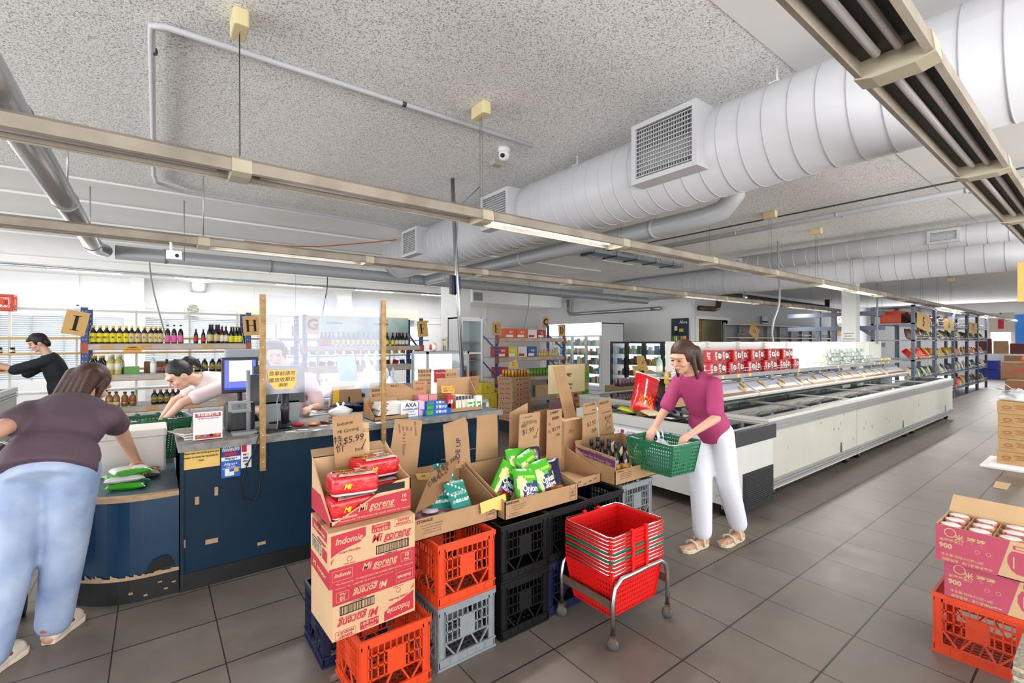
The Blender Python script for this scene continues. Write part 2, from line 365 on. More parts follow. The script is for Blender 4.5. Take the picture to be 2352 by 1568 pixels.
d1 = duct('air_duct', 'fat white spiral duct with three square vents crossing above the counter', 3.15, 2.9, .3, -1.5, 7.1, .142)
for (x0, y0, x1, y1) in ((1452, 427, 1602, 372), (1105, 532, 1168, 507), (924, 592, 958, 577)):
    fx = 2.78
    a = at(x0, y0, x=fx); b = at(x1, y1, x=fx)
    grille((fx-3.15, b.y+1.5, a.z-2.9), a.y-b.y, .43 if x0 > 1200 else .36, 22, 12, d1)
for px in (1768, 1308):
    mb = MB(); yy = at(px, 170, x=3.0).y+1.5; mb.tube([(-.05, yy, .39), (-.05, yy, .28)], .006, 6); mb.box(-.09, yy-.03, .22, -.02, yy+.03, .3)
    mb.build('hanger', WHITE, d1)
d2 = duct('air_duct', 'slim white spiral duct with flush grilles, highest on the right', 9.0, 3.06, .15, -1, 4.5, .2)
for px0, px1, in ((2130, 2206), (1668, 1704)):
    a = at(px0, 540, x=8.86).y; b = at(px1, 540, x=8.86).y
    grille((-.165, b+1, -.09), a-b, .19, 14, 6, d2, .1)
d3 = duct('air_duct', 'wide white spiral duct running behind the slim duct', 10.5, 2.97, .3, -1, 9.0, .22)
# pipes
def pipe(name, label, pts, r, m, cat='pipe', bands=(), n=16, bm=None):
    t = thing(name, label, cat, pts[0]); o = Vector(pts[0]); mb = MB(); mb.tube([Vector(p)-o for p in pts], r, n); mb.build('pipe_run', m, t)
    rr = r if isinstance(r, (int, float)) else .05
    for p, q in bands:
        mb = MB(); mb.tube([(0, 0, 0), Vector(q)-Vector(p)], rr*1.08, n); mb.build('joint', bm or m, t, loc=Vector(p)-o)
    return t
pipe('steel_pipe', 'shiny silver pipe coming forward at the upper left', [(-.54, -1, 2.66), (-.54, 7.2, 2.66), (-.46, 7.38, 2.66)], .078, mat('shiny_duct', '#cfd1d4', .25, .85), bands=[((-.54, y, 2.66), (-.54, y+.02, 2.66)) for y in (3.2, 4.9, 6.9)])
pipe('drain_pipe', 'long dull grey pipe crossing the room behind the second light rail', [(-.37, 7.4, 2.66), (10, 7.4, 2.62)], .085, mat('dull_pipe', '#8f9194', .45), bands=[((x, 7.4, 2.66-.004*x), (x+.03, 7.4, 2.66-.004*x)) for x in (.1, 1.3, 3.4, 5.0, 7.0, 8.8)])
pipe('drain_pipe', 'glossy grey plastic pipe hung under the fat duct with an elbow up to the ceiling', [(3.76, 7.29, 2.64), (3.8, 2.2, 2.66), (3.81, 2.05, 2.69), (3.82, 1.96, 2.78), (3.82, 1.95, 3.3)], .085, PVC, bands=[((3.767, 6.6, 2.643), (3.767, 6.64, 2.643)), ((3.783, 4.7, 2.65), (3.783, 4.74, 2.65)), ((3.797, 2.7, 2.658), (3.797, 2.74, 2.658))])
pipe('conduit', 'thin white conduit bent at a right angle on the sprayed ceiling', [(2.6, 3.1, 3.27), (.05, 3.13, 3.27), (-.01, 3.16, 3.27), (-.01, 3.25, 3.26), (.0, 5.9, 3.25), (.02, 6.2, 3.26), (.3, 6.45, 3.27), (4, 6.5, 3.27), (7, 6.5, 3.27)], .018, DUCT, 'conduit', n=8, bands=[((0, 4.9, 3.255), (0, 4.93, 3.255)), ((0, 3.4, 3.262), (0, 3.43, 3.262)), ((1.4, 3.115, 3.27), (1.43, 3.115, 3.27))], bm=DGREY)
for i, (x, z) in enumerate(((6.9, 3.2), (6.6, 3.24), (7.15, 3.22))):
    pipe('conduit', ('thick white ceiling conduit running along the sprayed ceiling at the right', 'thin dark ceiling conduit just left of the thick white one', 'thin white ceiling conduit just right of the thick one')[i], [(x, -1, z), (x, 6.4, z)], (.03, .01, .01)[i], (DUCT, DGREY, DUCT)[i], 'conduit', n=8, bands=[((x, y, z), (x, y+.03, z)) for y in (1, 2.2, 3.5)])
a = at(1307, 650, x=12.85); b = at(1307, 722, x=12.85); c = at(1500, 709, x=12.85)
pipe('steel_pipe', 'bright galvanised pipe with an elbow on the block wall above the fridges', [(12.8, a.y, 3.2), (12.8, a.y, b.z+.1), (12.8, a.y-.1, b.z), (12.8, c.y, b.z)], .06, GALV, bands=[((12.8, c.y+.02, b.z), (12.8, c.y-.3, b.z)), ((12.8, a.y, b.z+.3), (12.8, a.y, b.z+.2))])
a = at(1608, 707, y=7.9); b = at(1653, 702, y=7.9)
pipe('copper_pipe', 'short brown curved pipe poking out above the doorway', [(a.x, 7.92, a.z), (b.x-.3, 7.92, a.z), (b.x-.05, 7.92, a.z+.05), (b.x, 7.92, a.z+.25), (b.x, 7.92, 3.3)], .08, mat('brown_pipe', '#5d4436', .4, .3))
a = at(1662, 676, y=7.4); b = at(1900, 697, y=7.4)
pipe('drain_pipe', 'dark brown cast pipe high on the wall above the bare shelving', [(a.x, 7.4, a.z), (b.x, 7.4, a.z-.05), (b.x, 7.4, a.z+.4)], .09, mat('dark_pipe', '#3a302c', .5), bands=[((a.x+1, 7.4, a.z-.005), (a.x+1.3, 7.4, a.z-.005))], bm=GALV)
a = at(1322, 572, z=3.05); b = at(1556, 616, z=3.05)
t = thing('cable_tray', 'perforated steel cable tray hung below the ceiling beside the fat duct', 'cable tray', (a.x, a.y, 3.05)); L = b.x-a.x; mb = MB()
mb.box(0, 0, 0, L, .008, .06); mb.box(0, .22, 0, L, .228, .06)
k = 0
while k*.05 < L: mb.box(k*.05, 0, 0, k*.05+.03, .228, .006); k += 1
mb.build('tray', TRAY, t)
for k in range(5): mb = MB(); x = .4+k*(L-.8)/4; mb.tube([(x, -.03, 0), (x, -.03, .25)], .006, 6); mb.tube([(x, .26, 0), (x, .26, .25)], .006, 6); mb.box(x-.01, -.04, -.02, x+.01, .28, 0); mb.build('hanger', DGREY, t)
# light rails
RAILC = mat('rail_cream', '#a3988a', .5, var=.12, vs=5, c2='#8c8274'); COLLAR = mat('collar_cream', '#bdb49c', .5, var=.1, vs=12); INR = mat('rail_inner_shade', '#393b38', .6, 0)  # INR is coloured dark to carry the shade inside the unlit channel
ROSE = mat('rose_cream', '#dccf9f', .5)
def rail(label, y, z, x0, n0, n1, lit, P=1.53):
    t = thing('light_rail', label, 'light rail', (x0, y, z), 0, 'hanging fluorescent light rails')
    S = MB(); I = MB(); Cc = MB(); T = MB()
    a, b = n0*P, n1*P
    def prof(m, pts, xa, xb):
        k = len(pts); m.add([(xa, p, q) for p, q in pts] + [(xb, p, q) for p, q in pts], [(i, (i+1) % k, k+(i+1) % k, k+i) for i in range(k)] + [tuple(range(k)), tuple(range(k, 2*k))[::-1]])
    for s in (-1, 1): prof(S, [(s*.05, .085), (s*.09, .06), (s*.098, .0), (s*.08, -.005), (s*.08, .005), (s*.09, .01), (s*.083, .052), (s*.045, .075)], a, b)
    prof(S, [(-.05, .085), (.05, .085), (.05, .078), (-.05, .078)], a, b)
    prof(I, [(-.083, .048), (.083, .048), (.083, .053), (-.083, .053)], a, b)
    prof(Cc, [(-.052, .089), (.052, .089), (.094, .063), (.103, -.004), (.055, -.016), (-.055, -.016), (-.103, -.004), (-.094, .063)], -.045, .045)
    T.tube([(.1, 0, .028), (P-.1, 0, .028)], .013, 8)
    jc = Cc.build('joint_cover', COLLAR, t, loc=(n0*P, 0, 0)); tb = {v: T.build('fluorescent_tube', (mat('unlit_tube', '#b9b3b3', .3), TUBE)[v], t) for v in (0, 1)}
    first = {0: True, 1: True}
    for n in range(n0+1, n1+1): o = jc.copy(); COL.objects.link(o); o.location = (n*P, 0, 0)
    for n in range(n0, n1):
        x = n*P
        on = n in lit
        for s in (-.028, .028):
            o = tb[on] if first[on] else tb[on].copy()
            if not first[on]: COL.objects.link(o)
            first[on] = False; o.location = (x, s, 0)
        if on:
            l = D.lights.new('tube_light', 'AREA'); l.shape = 'RECTANGLE'; l.size = P-.2; l.size_y = .1; l.energy = 26; l.color = (1, .98, .95)
            o = D.objects.new('tube_light', l); COL.objects.link(o); o.location = (x0+x+P/2, y, z-.03)
    S.build('rail_housing', RAILC, t); I.build('reflector', INR, t)
    return t
rail('nearest cream light rail, crossing the top right corner of the room', .44, 2.45, .36, -1, 19, (7, 8, 9, 12))
rail('cream light rail crossing low over the counter, lit beside the fat duct', 2.84, 2.45, .36, -3, 19, (1, 5, 6, 10, 11, 14, 15))
rail('cream light rail further back behind the plastic screen', 5.13, 2.45, .36, -4, 16, (-2, 0, 5, 6, 8, 9, 10))
# ceiling roses with their pairs of suspension wires
r0 = thing('ceiling_rose', 'cream oblong ceiling rose', 'ceiling rose'); mb = MB(); mb.bb(0, 0, -.09, .17, .075, .09, .018); mb.build('cover', ROSE, r0, bevel=.008)
for a_, b_ in ((-.012, -.03), (.012, .01)): mb = MB(); mb.tube([(a_, 0, -.09), (b_, 0, -.745)], .0016, 4); mb.build('wire', DGREY, r0)
K = Kind(r0)
for n in range(0, 12): K.put((.36+1.53*n, 2.84, CZ), PI/2, 'cream ceiling rose with two wires holding the middle light rail, %s from the left' % ORD[n], 'cream ceiling roses over the middle light rail')
for j, n in enumerate(range(5, 14)): K.put((.36+1.53*n, 5.13, CZ), PI/2, 'cream ceiling rose over the rear light rail, %s from the left' % ORD[j], 'cream ceiling roses over the rear light rail')
# battens on the rear bulkhead
ba = thing('batten_light', 'lit tube', 'tube light'); mb = MB(); mb.box(0, -.03, .03, 1.2, .03, .07); mb.box(-.02, -.02, 0, 0, .02, .05); mb.box(1.2, -.02, 0, 1.22, .02, .05); mb.build('batten_body', RAILC, ba)
mb = MB(); mb.tube([(0, 0, .012), (1.2, 0, .012)], .018, 8); mb.build('fluorescent_tube', TUBE, ba); K = Kind(ba)
for i, px in enumerate((108, 400, 632, 815, 968)):
    p = at(px, 640, y=13.55); K.put((p.x, 13.55, 3.07), 0, 'bare lit tube under the rear bulkhead, %s from the left' % ORD[i], 'bare tubes along the rear bulkhead')
    l = D.lights.new('tube_light', 'AREA'); l.shape = 'RECTANGLE'; l.size = 1.2; l.size_y = .1; l.energy = 36
    o = D.objects.new('tube_light', l); COL.objects.link(o); o.location = (p.x+.6, 13.55, 3.05)
pipe('conduit', 'grey conduit running above the row of bare tubes at the rear', [(-8, 13.4, 3.1), (9, 13.4, 3.1)], .03, GALV, 'conduit', n=8)
# small ceiling things
p = at(1158, 352, z=3.25); t = thing('dome_camera', 'white dome security camera on the sprayed ceiling', 'security camera', (p.x, p.y, CZ))
mb = MB(); mb.lathe([(.05, 0), (.055, -.02), (.05, -.04)], 20); mb.build('base', WHITE, t); mb = MB(); mb.lathe([(.045, -.04), (.05, -.07), (.04, -.1), (.02, -.115)], 20); mb.build('dome', WHITE, t)
mb = MB(); mb.tube([(-.035, -.03, -.085), (-.055, -.045, -.095)], .018, 12); mb.build('lens', BLACK, t)
p = at(1141, 381, z=3.25); mb = MB(); mb.box(-.05, -.04, -.05, .05, .04, 0); tag(mb.build('junction_box', mat('box_beige', '#b3ab9c', .6), loc=(p.x, p.y, CZ)), 'small beige junction box under the dome camera', 'junction box')
p = at(400, 583, y=4.9); t = thing('bullet_camera', 'small white camera hanging from the rear light rail', 'security camera', (p.x, 4.96, p.z))
mb = MB(); mb.bb(0, 0, -.04, .11, .09, .07, .02); mb.build('housing', WHITE, t); mb = MB(); mb.tube([(-.02, 0, .03), (-.02, 0, .1), (-.02, .09, .12)], .01, 8); mb.build('bracket', WHITE, t); mb = MB(); mb.tube([(.02, -.045, -.01), (.02, -.05, -.01)], .014, 12); mb.build('lens', BLACK, t)
# steel pole with the price screen
bo = at(1066, 945, y=4.3); to = at(1039, 480, y=4.3)
t = thing('steel_pole', 'tall steel pole leaning slightly beside the counter with cables taped to it', 'pole', (bo.x, 4.3, .9)); o = Vector((bo.x, 4.3, .9)); mb = MB()
mb.tube([(0, 0, 0), (-.085, 0, 1.3), (to.x-bo.x, 0, 2.4)], .022, 10); mb.build('tube', STEEL, t); mb = MB()
mb.tube([(-.05, -.03, .3), (-.09, -.03, 1.0), (-.12, -.03, 1.5), (-.09, -.03, 2.1), (.2, 0, 2.38)], .006, 5); mb.build('cable', GREY, t)
p = at(1040, 655, y=4.35); t = thing('hanging_screen', 'small dark screen hanging on the steel pole', 'screen', (p.x+.03, 4.33, p.z)); mb = MB(); mb.T = RZ(.5); mb.box(-.09, -.0, -.1, .09, .03, .1); mb.build('casing', BLACK, t)
mb = MB(); mb.T = RZ(.5); mb.box(-.08, -.004, -.09, .08, 0, .09); mb.build('display', mat('dim_display', '#1c2a55', .3), t)
def cable(name, label, pts, r, m, cat='cable'):
    P = [Vector(p) for p in pts]; o = P[0].copy(); Q = []
    for i in range(len(P)-1):
        p0 = P[max(i-1, 0)]; p1 = P[i]; p2 = P[i+1]; p3 = P[min(i+2, len(P)-1)]
        for k in range(5):
            u = k/5; Q.append(.5*((2*p1)+(p2-p0)*u+(2*p0-5*p1+4*p2-p3)*u*u+(3*p1-p0-3*p2+p3)*u*u*u)-o)
    Q.append(P[-1]-o); mb = MB(); mb.tube(Q, r, 7); return tag(mb.build(name, m, loc=o), label, cat)
cable('orange_cable', 'orange cable sagging beneath the ceiling left of the fat duct', [at(560, 553, y=7.2), at(690, 566, y=7.2), at(800, 561, y=7.2), at(930, 548, y=7.0), (at(935, 540, y=7).x, 7, 3.28)], .008, mat('orange_cable', '#c8502a', .5))
for lab, pts, r, m in (('grey spiral flex hanging behind the cooking wine rack', [(at(343, 600, y=12).x, 12, 3.28), at(345, 622, y=12), at(352, 665, y=11.5), at(362, 705, y=11), at(378, 765, y=10)], .014, GREY),
    ('thin dark flex hanging behind the plastic screen', [(at(752, 640, y=12).x, 12, 3.28), at(752, 650, y=12), at(750, 670, y=12), at(744, 700, y=12), at(741, 725, y=12)], .012, DGREY),
    ('grey flex dropping from the ceiling down to the red egg boxes', [(at(1787, 500, y=3.6).x, 3.6, 3.3), at(1787, 520, y=3.6), at(1788, 600, y=3.6), at(1790, 690, y=3.6), at(1776, 740, y=3.6), at(1774, 775, y=3.6), at(1783, 810, y=3.6)], .017, GREY),
    ('grey flex dropping in front of the drinks rack', [(at(1217, 600, y=9.2).x, 9.2, 3.3), at(1216, 640, y=9.2), at(1214, 700, y=9.2), at(1208, 730, y=9.2), at(1203, 760, y=9.2)], .014, GREY),
    ('white cable looping along the ceiling by the cable tray', [(at(1185, 620, y=9).x, 9, 3.3), at(1190, 625, y=9), at(1230, 640, y=9), at(1290, 645, y=9), at(1340, 605, y=9)], .006, DUCT)):
    cable('flex_cable', lab, pts, r, m)
pipe('conduit', 'vertical grey drop conduit rising beside the far end of the chest freezers', [at(2015, 650, y=3.3), at(2015, 790, y=3.3)], .016, GREY, 'conduit', n=8)
# rods under the ceiling on the left
for i, (px, py) in enumerate(((37, 150), (155, 330), (207, 480), (423, 520), (467, 470))):
    b = at(px, py+90, y=(5.1, 5.1, 6.9, 6.9, 5.13)[i]); mb = MB(); mb.tube([(0, 0, 0), (0, 0, 3.3-max(b.z, 2.55))], .006, 6)
    tag(mb.build('hanger_rod', GALV, loc=(b.x, b.y, max(b.z, 2.55))), 'thin threaded rod under the rough ceiling, %s from the left' % ORD[i], 'rod', 'threaded rods on the left')
# wall fittings at the rear
p = at(456, 657, y=14.9); t = thing('floodlight', 'bright floodlight on the rear wall above the extractor fan', 'floodlight', (p.x, 14.9, p.z)); mb = MB(); mb.box(-.16, 0, -.15, .16, .1, .15); mb.build('case', GREY, t); mb = MB(); mb.lathe([(.1, 0), (.12, .01), (.12, .02)], 20); o = mb.build('lamp', emis('flood_lamp', '#fffdf5', 9), t, loc=(0, -.01, 0)); o.rotation_euler = (PI/2, 0, 0)
p = at(443, 711, y=14.9); t = thing('extractor_fan', 'square cream extractor fan tilted on the rear wall', 'fan', (p.x, 14.9, p.z)); mb = MB(); mb.T = RY(.12); mb.bb(0, 0, -.17, .34, .14, .34, .02); mb.build('housing', mat('fan_cream', '#d9d3bd', .5), t, bevel=.02)
mb = MB(); mb.T = RY(.12) @ RX(PI/2); mb.lathe([(.13, .07), (.13, .08)], 24); mb.m = 1
for k in range(9): mb.box(-.12, -.12+k*.03, .08, .12, -.108+k*.03, .088)
mb.build('fan_grille', [DGREY, mat('fan_cream', '#d9d3bd')], t)
for i, (a, b) in enumerate(((545, 648), (880, 962))):
    p = at(a, 722, y=14.7); q = at(b, 722, y=14.7); t = thing('air_conditioner', ('long cream wall air conditioner right of rack sign H', 'long cream wall air conditioner above the sauce poster')[i], 'air conditioner', (p.x, 14.7, 2.3)); w_ = q.x-p.x
    mb = MB(); mb.bb(w_/2, .1, 0, w_, .28, .36, .05); mb.build('casing', mat('ac_cream', '#e3dcc2', .45), t, bevel=.03); mb = MB(); mb.box(.1, -.05, .06, w_-.1, -.04, .2)
    for k in range(4): mb.box(.1, -.055, .07+k*.033, w_-.1, -.05, .078+k*.033)
    mb.build('louvre', mat('ac_louvre_cream', '#c9c3ac', .5), t)  # louvre in a darker cream than the casing
p = at(1085, 690, y=11.5); q = at(1290, 690, y=11.5); mb = MB(); mb.box(0, 0, 0, q.x-p.x, .9, .45); t = thing('ceiling_cassette', 'large white boxy air unit hung above the drinks rack', 'air conditioner', (p.x, 11.5, 2.72)); mb.build('casing', WHITE, t, bevel=.02); mb = MB(); mb.box(.05, -.01, .06, .35, 0, .3); mb.build('label_plate', GREY, t)
# ================================================================= CHECKOUT COUNTER
BLUEC = mat('worn_blue_laminate', '#092a40', .5, var=.2, vs=3, spec=.25); KICK = mat('black_kick', '#0d0d10', .5, var=.2, vs=9)
WORN = mat('worn_grey_edge', '#8d8a86', .6, var=.4, vs=20); CHIP = mat('bare_chipboard', '#b99a76', .9, var=.2, vs=40); TOPB = mat('blue_grey_top', '#4b6678', .35, var=.35, vs=5)
YC = 3.59; ZC = .93
t = thing('checkout_counter', 'long dark blue checkout counter with worn grey edge and black kickboard', 'counter', (.13, YC, 0))
mb = MB(); mb.box(0, .02, .11, 2.48, .66, ZC-.045); mb.box(-.0, .0, .11, .02, .66, ZC-.045); mb.m = 1
for cx, cz, w_, h in ((.09, .56, .022, .05), (.195, .6, .02, .055), (.47, .735, .03, .03), (.17, .28, .07, .03), (.46, .19, .05, .02), (.02, .3, .02, .05), (.8, .3, .03, .008), (1.3, .4, .06, .004), (1.9, .55, .09, .004), (1.6, .62, .08, .003), (2.2, .6, .1, .004)):
    mb.box(cx-w_/2, .017, cz-h/2, cx+w_/2, .0205, cz+h/2)
mb.build('counter_body', [BLUEC, CHIP], t)
mb = MB(); mb.box(0, .012, 0, 2.48, .6, .11); mb.build('kickboard', KICK, t)
mb = MB(); mb.box(-.01, -.015, ZC-.045, 2.5, .7, ZC); mb.m = 1; mb.box(1.35, .0, ZC, 2.48, .68, ZC+.002); mb.build('worktop', [WORN, mat('grey_blue_top', '#5d7585', .3, var=.3, vs=6)], t)
# low curved packing end
def arc_poly(off=0):
    p = [(.125, 3.59+off), (-.0, 3.59+off)]
    for k in range(1, 15): a = PI/2*k/15; p.append((-.56*math.sin(a)*(1-off)-.0, 4.3-(.71-off)*math.cos(a)))
    return p + [(-.56+off*.8, 4.4), (-.56+off*.8, 5.0), (.125, 5.0)]
t = thing('packing_counter', 'low rounded blue packing end of the counter with splintered edges', 'counter', (0, 0, 0))
mb = MB(); mb.prism(arc_poly(.02)[::-1], .16, .62); mb.build('curved_panel', mat('curved_blue', '#0b3656', .3, var=.25, vs=4), t)
mb = MB(); mb.prism(arc_poly(.035)[::-1], 0, .15); mb.m = 1
for x, z in ((-.12, .06), (-.05, .03), (.02, .09), (.05, .04), (.09, .07)): mb.box(x, 3.62, z, x+.02, 3.64, z+.008)
mb.build('kickboard', [KICK, CHIP], t)
mb = MB(); mb.prism(arc_poly(.0)[::-1], .62, .65); mb.m = 1; mb.prism(arc_poly(.05)[::-1], .65, .652); mb.build('ledge', [CHIP, TOPB], t)
mb = MB(); P_ = arc_poly(.012)
for i in range(14):
    a = Vector(P_[i]); b = Vector(P_[i+1]); n = 3
    for k in range(n):
        u = a.lerp(b, k/n); v = a.lerp(b, (k+1)/n); h1 = R_.uniform(.0, .03); mb.add([(u.x, u.y, .148), (v.x, v.y, .148), (v.x, v.y, .165+h1), (u.x, u.y, .165+h1*.4), (u.x, u.y+.03, .148), (v.x, v.y+.03, .148)], [(0, 1, 2, 3), (0, 4, 5, 1)])
mb.build('splintered_edge', CHIP, t)
mb = MB(); mb.T = TR(.045, 3.593, .17); mb.add([(-.09, 0, 0), (.06, 0, .02), (.03, 0, .085), (-.0, 0, .09), (-.05, 0, .075)], [(0, 1, 2, 3, 4)]); mb.build('broken_hole_patch', VOID, t)  # flat dark patch; the shade inside the hole is only its colour
# papers on the counter front
def sheet(name, label, cat, O, U, w_, h, m, lines=(), group=None, t_=.002, extra=None):
    """paper or card sheet: O lower-left corner, U reading direction (horizontal); text lines: (x, z, size, string, mat index)"""
    O = Vector(O); U = Vector(U).normalized(); V = Vector((0, 0, 1)); N_ = U.cross(V)
    mb = MB(); mb.panel([Vector((0, 0, 0)), U*w_, U*w_+V*h, V*h], -t_ if 0 else t_); mats = [m, INK, REDINK, PAPER, mat('print_blue', '#1f5fc0', .5), mat('print_yellow', '#e8b92e', .5), mat('print_green', '#3aa655', .5)]
    for x, z, s, st, mi in lines: mb.m = mi; mb.text(st, U*x + V*z + N_*(t_+.0045), U, V, s, .01 if mi != 1 else .015, 0, None, w_*.92)
    if extra:
        for n_, (x, z, ww, hh, mi) in enumerate(extra): mb.m = mi; mb.quad(U*x+V*z+N_*(t_+.0006+.0003*min(n_, 10)), U, V, ww, hh)
    o = mb.build(name, mats, loc=O); return tag(o, label, cat, group)
def spot(px, py): return at(px, py, y=YC+.015)
a = spot(418, 1080); b = spot(505, 1018)
sheet('notice', 'torn yellow paper notice taped to the left of the counter front', 'notice', (a.x, YC+.012, a.z), (1, 0, 0), b.x-a.x, b.z-a.z, YPAP, [((b.x-a.x)/2, .155, .016, '请看好您購買的已購物品,若有遺', 1), ((b.x-a.x)/2, .13, .016, '失概不負責。', 1), ((b.x-a.x)/2, .1, .018, 'Please take care of the goods you', 1), ((b.x-a.x)/2, .075, .018, 'bought, we cannot be responsible for', 1), ((b.x-a.x)/2, .052, .018, 'lost.', 1)])
a = spot(508, 1098); b = spot(552, 1020); w_ = b.x-a.x; h = b.z-a.z
sheet('payment_sticker', 'blue and purple mobile payment poster on the counter front', 'sticker', (a.x, YC+.011, a.z), (1, 0, 0), w_, h, mat('pay_navy', '#1b1f7c', .4), [(w_/2, h*.94, .022, '支付宝汇率优', 3), (w_/2, h*.86, .022, '扫码领券省更多', 3), (w_/2, h*.6, .024, 'Alipay+', 1), (w_/2, h*.42, .026, 'Alipay+', 3), (w_/2, h*.33, .013, 'Pay smart', 3), (w_/2, h*.29, .011, 'with your home e-wallets', 3)],
      extra=[(0, 0, w_, h*.52, 4), (0, h*.53, w_, h*.12, 3), (w_*.2, h*.68, w_*.6, h*.1, 2), (w_*.18, h*.15, .026, .026, 3), (w_*.42, h*.15, .026, .026, 4), (w_*.66, h*.15, .026, .026, 5), (w_*.18, h*.05, .026, .026, 3), (w_*.42, h*.05, .026, .026, 3)])
a = spot(552, 1075); b = spot(576, 1018); w_ = b.x-a.x; h = b.z-a.z
sheet('card_sticker', 'narrow white card payment sticker with red and yellow logo, beside the blue poster', 'sticker', (a.x+.003, YC+.011, a.z), (1, 0, 0), w_, h, PAPER, [(w_/2, h*.3, .018, 'eftpos', 1), (w_/2, h*.14, .03, '◀', 1)],
      extra=[(w_*.05, h*.68, w_*.5, h*.28, 2), (w_*.2, h*.53, w_*.3, h*.07, 2), (w_*.5, h*.53, w_*.25, h*.07, 5), (w_*.2, h*.38, w_*.5, h*.09, 4)])
# plastic sneeze screen on two timber battens
WOOD = mat('batten_wood', '#b08d55', .6, var=.25, vs=14, c2='#8c6a3a')
a = at(603, 676, y=YC-.02); b = at(603, 1080, y=YC-.02); c = at(880, 690, y=YC-.02); d = at(880, 1020, y=YC-.02)
t = thing('sneeze_screen', 'clear scuffed plastic screen held between two tall wooden battens', 'screen', (a.x, YC-.04, b.z))
for x, z1 in ((0, a.z-b.z), (c.x-a.x, c.z-b.z)):
    mb = MB(); mb.box(-.018, 0, 0, .018, .024, z1); bt = mb.build('batten', WOOD, t, loc=(x, 0, 0), bevel=.002)
    mb = MB()
    for z in (.06, .16, .24, .28, .62, .84, z1-.03): mb.lathe([(.005, 0), (.004, .003)], 8, (0, 0, z))
    for k in range(7): pass
    s_ = MB(); s_.T = RX(PI/2)
    for z in (.06, .16, .24, .28, .62, .84, z1-.03): s_.lathe([(.005, 0), (.004, .003)], 8, (0, z, 0))
    s_.build('screw', CHROME, bt)
p0 = at(628, 905, y=YC-.01)
def scuffed():
    m = D.materials.new('scuffed_acrylic'); m.use_nodes = True; nt = m.node_tree; nt.nodes.clear(); N = nt.nodes; L = nt.links
    t1 = N.new('ShaderNodeBsdfTransparent'); t1.inputs[0].default_value = (.93, .94, .98, 1)
    df = N.new('ShaderNodeBsdfTranslucent'); df.inputs[0].default_value = lin('#c2c6de'); gl = N.new('ShaderNodeBsdfGlossy'); gl.inputs['Roughness'].default_value = .12
    n = N.new('ShaderNodeTexNoise'); n.inputs['Scale'].default_value = 3; n.inputs['Detail'].default_value = 8; tc = N.new('ShaderNodeTexCoord'); L.new(tc.outputs['Object'], n.inputs[0])
    rp = N.new('ShaderNodeMapRange'); L.new(n.outputs[0], rp.inputs[0]); rp.inputs[1].default_value = .3; rp.inputs[2].default_value = .7; rp.inputs[3].default_value = .04; rp.inputs[4].default_value = .24
    m1 = N.new('ShaderNodeMixShader'); L.new(rp.outputs[0], m1.inputs[0]); L.new(t1.outputs[0], m1.inputs[1])
    ad = N.new('ShaderNodeBsdfDiffuse'); ad.inputs[0].default_value = lin('#b9bfdc'); m2 = N.new('ShaderNodeMixShader'); m2.inputs[0].default_value = .5; L.new(df.outputs[0], m2.inputs[1]); L.new(ad.outputs[0], m2.inputs[2]); L.new(m2.outputs[0], m1.inputs[2])
    m3 = N.new('ShaderNodeMixShader'); m3.inputs[0].default_value = .05; L.new(m1.outputs[0], m3.inputs[1]); L.new(gl.outputs[0], m3.inputs[2]); o = N.new('ShaderNodeOutputMaterial'); L.new(m3.outputs[0], o.inputs[0]); return m
mb = MB(); mb.box(-.02, .026, p0.z-b.z, c.x-a.x+.01, .03, a.z-b.z+.0); mb.build('acrylic_sheet', scuffed(), t)
cable('power_cable', 'black cable looping down the counter front by the left batten', [(a.x-.02, YC-.02, .95), (a.x-.05, YC-.03, .85), (a.x-.11, YC-.02, .7), (a.x-.12, YC-.02, .55), (a.x-.06, YC-.02, .5), (a.x-.02, YC-.02, .58), (a.x-.01, YC-.02, .75), (a.x+.0, YC-.02, .93)], .004, BLACK)
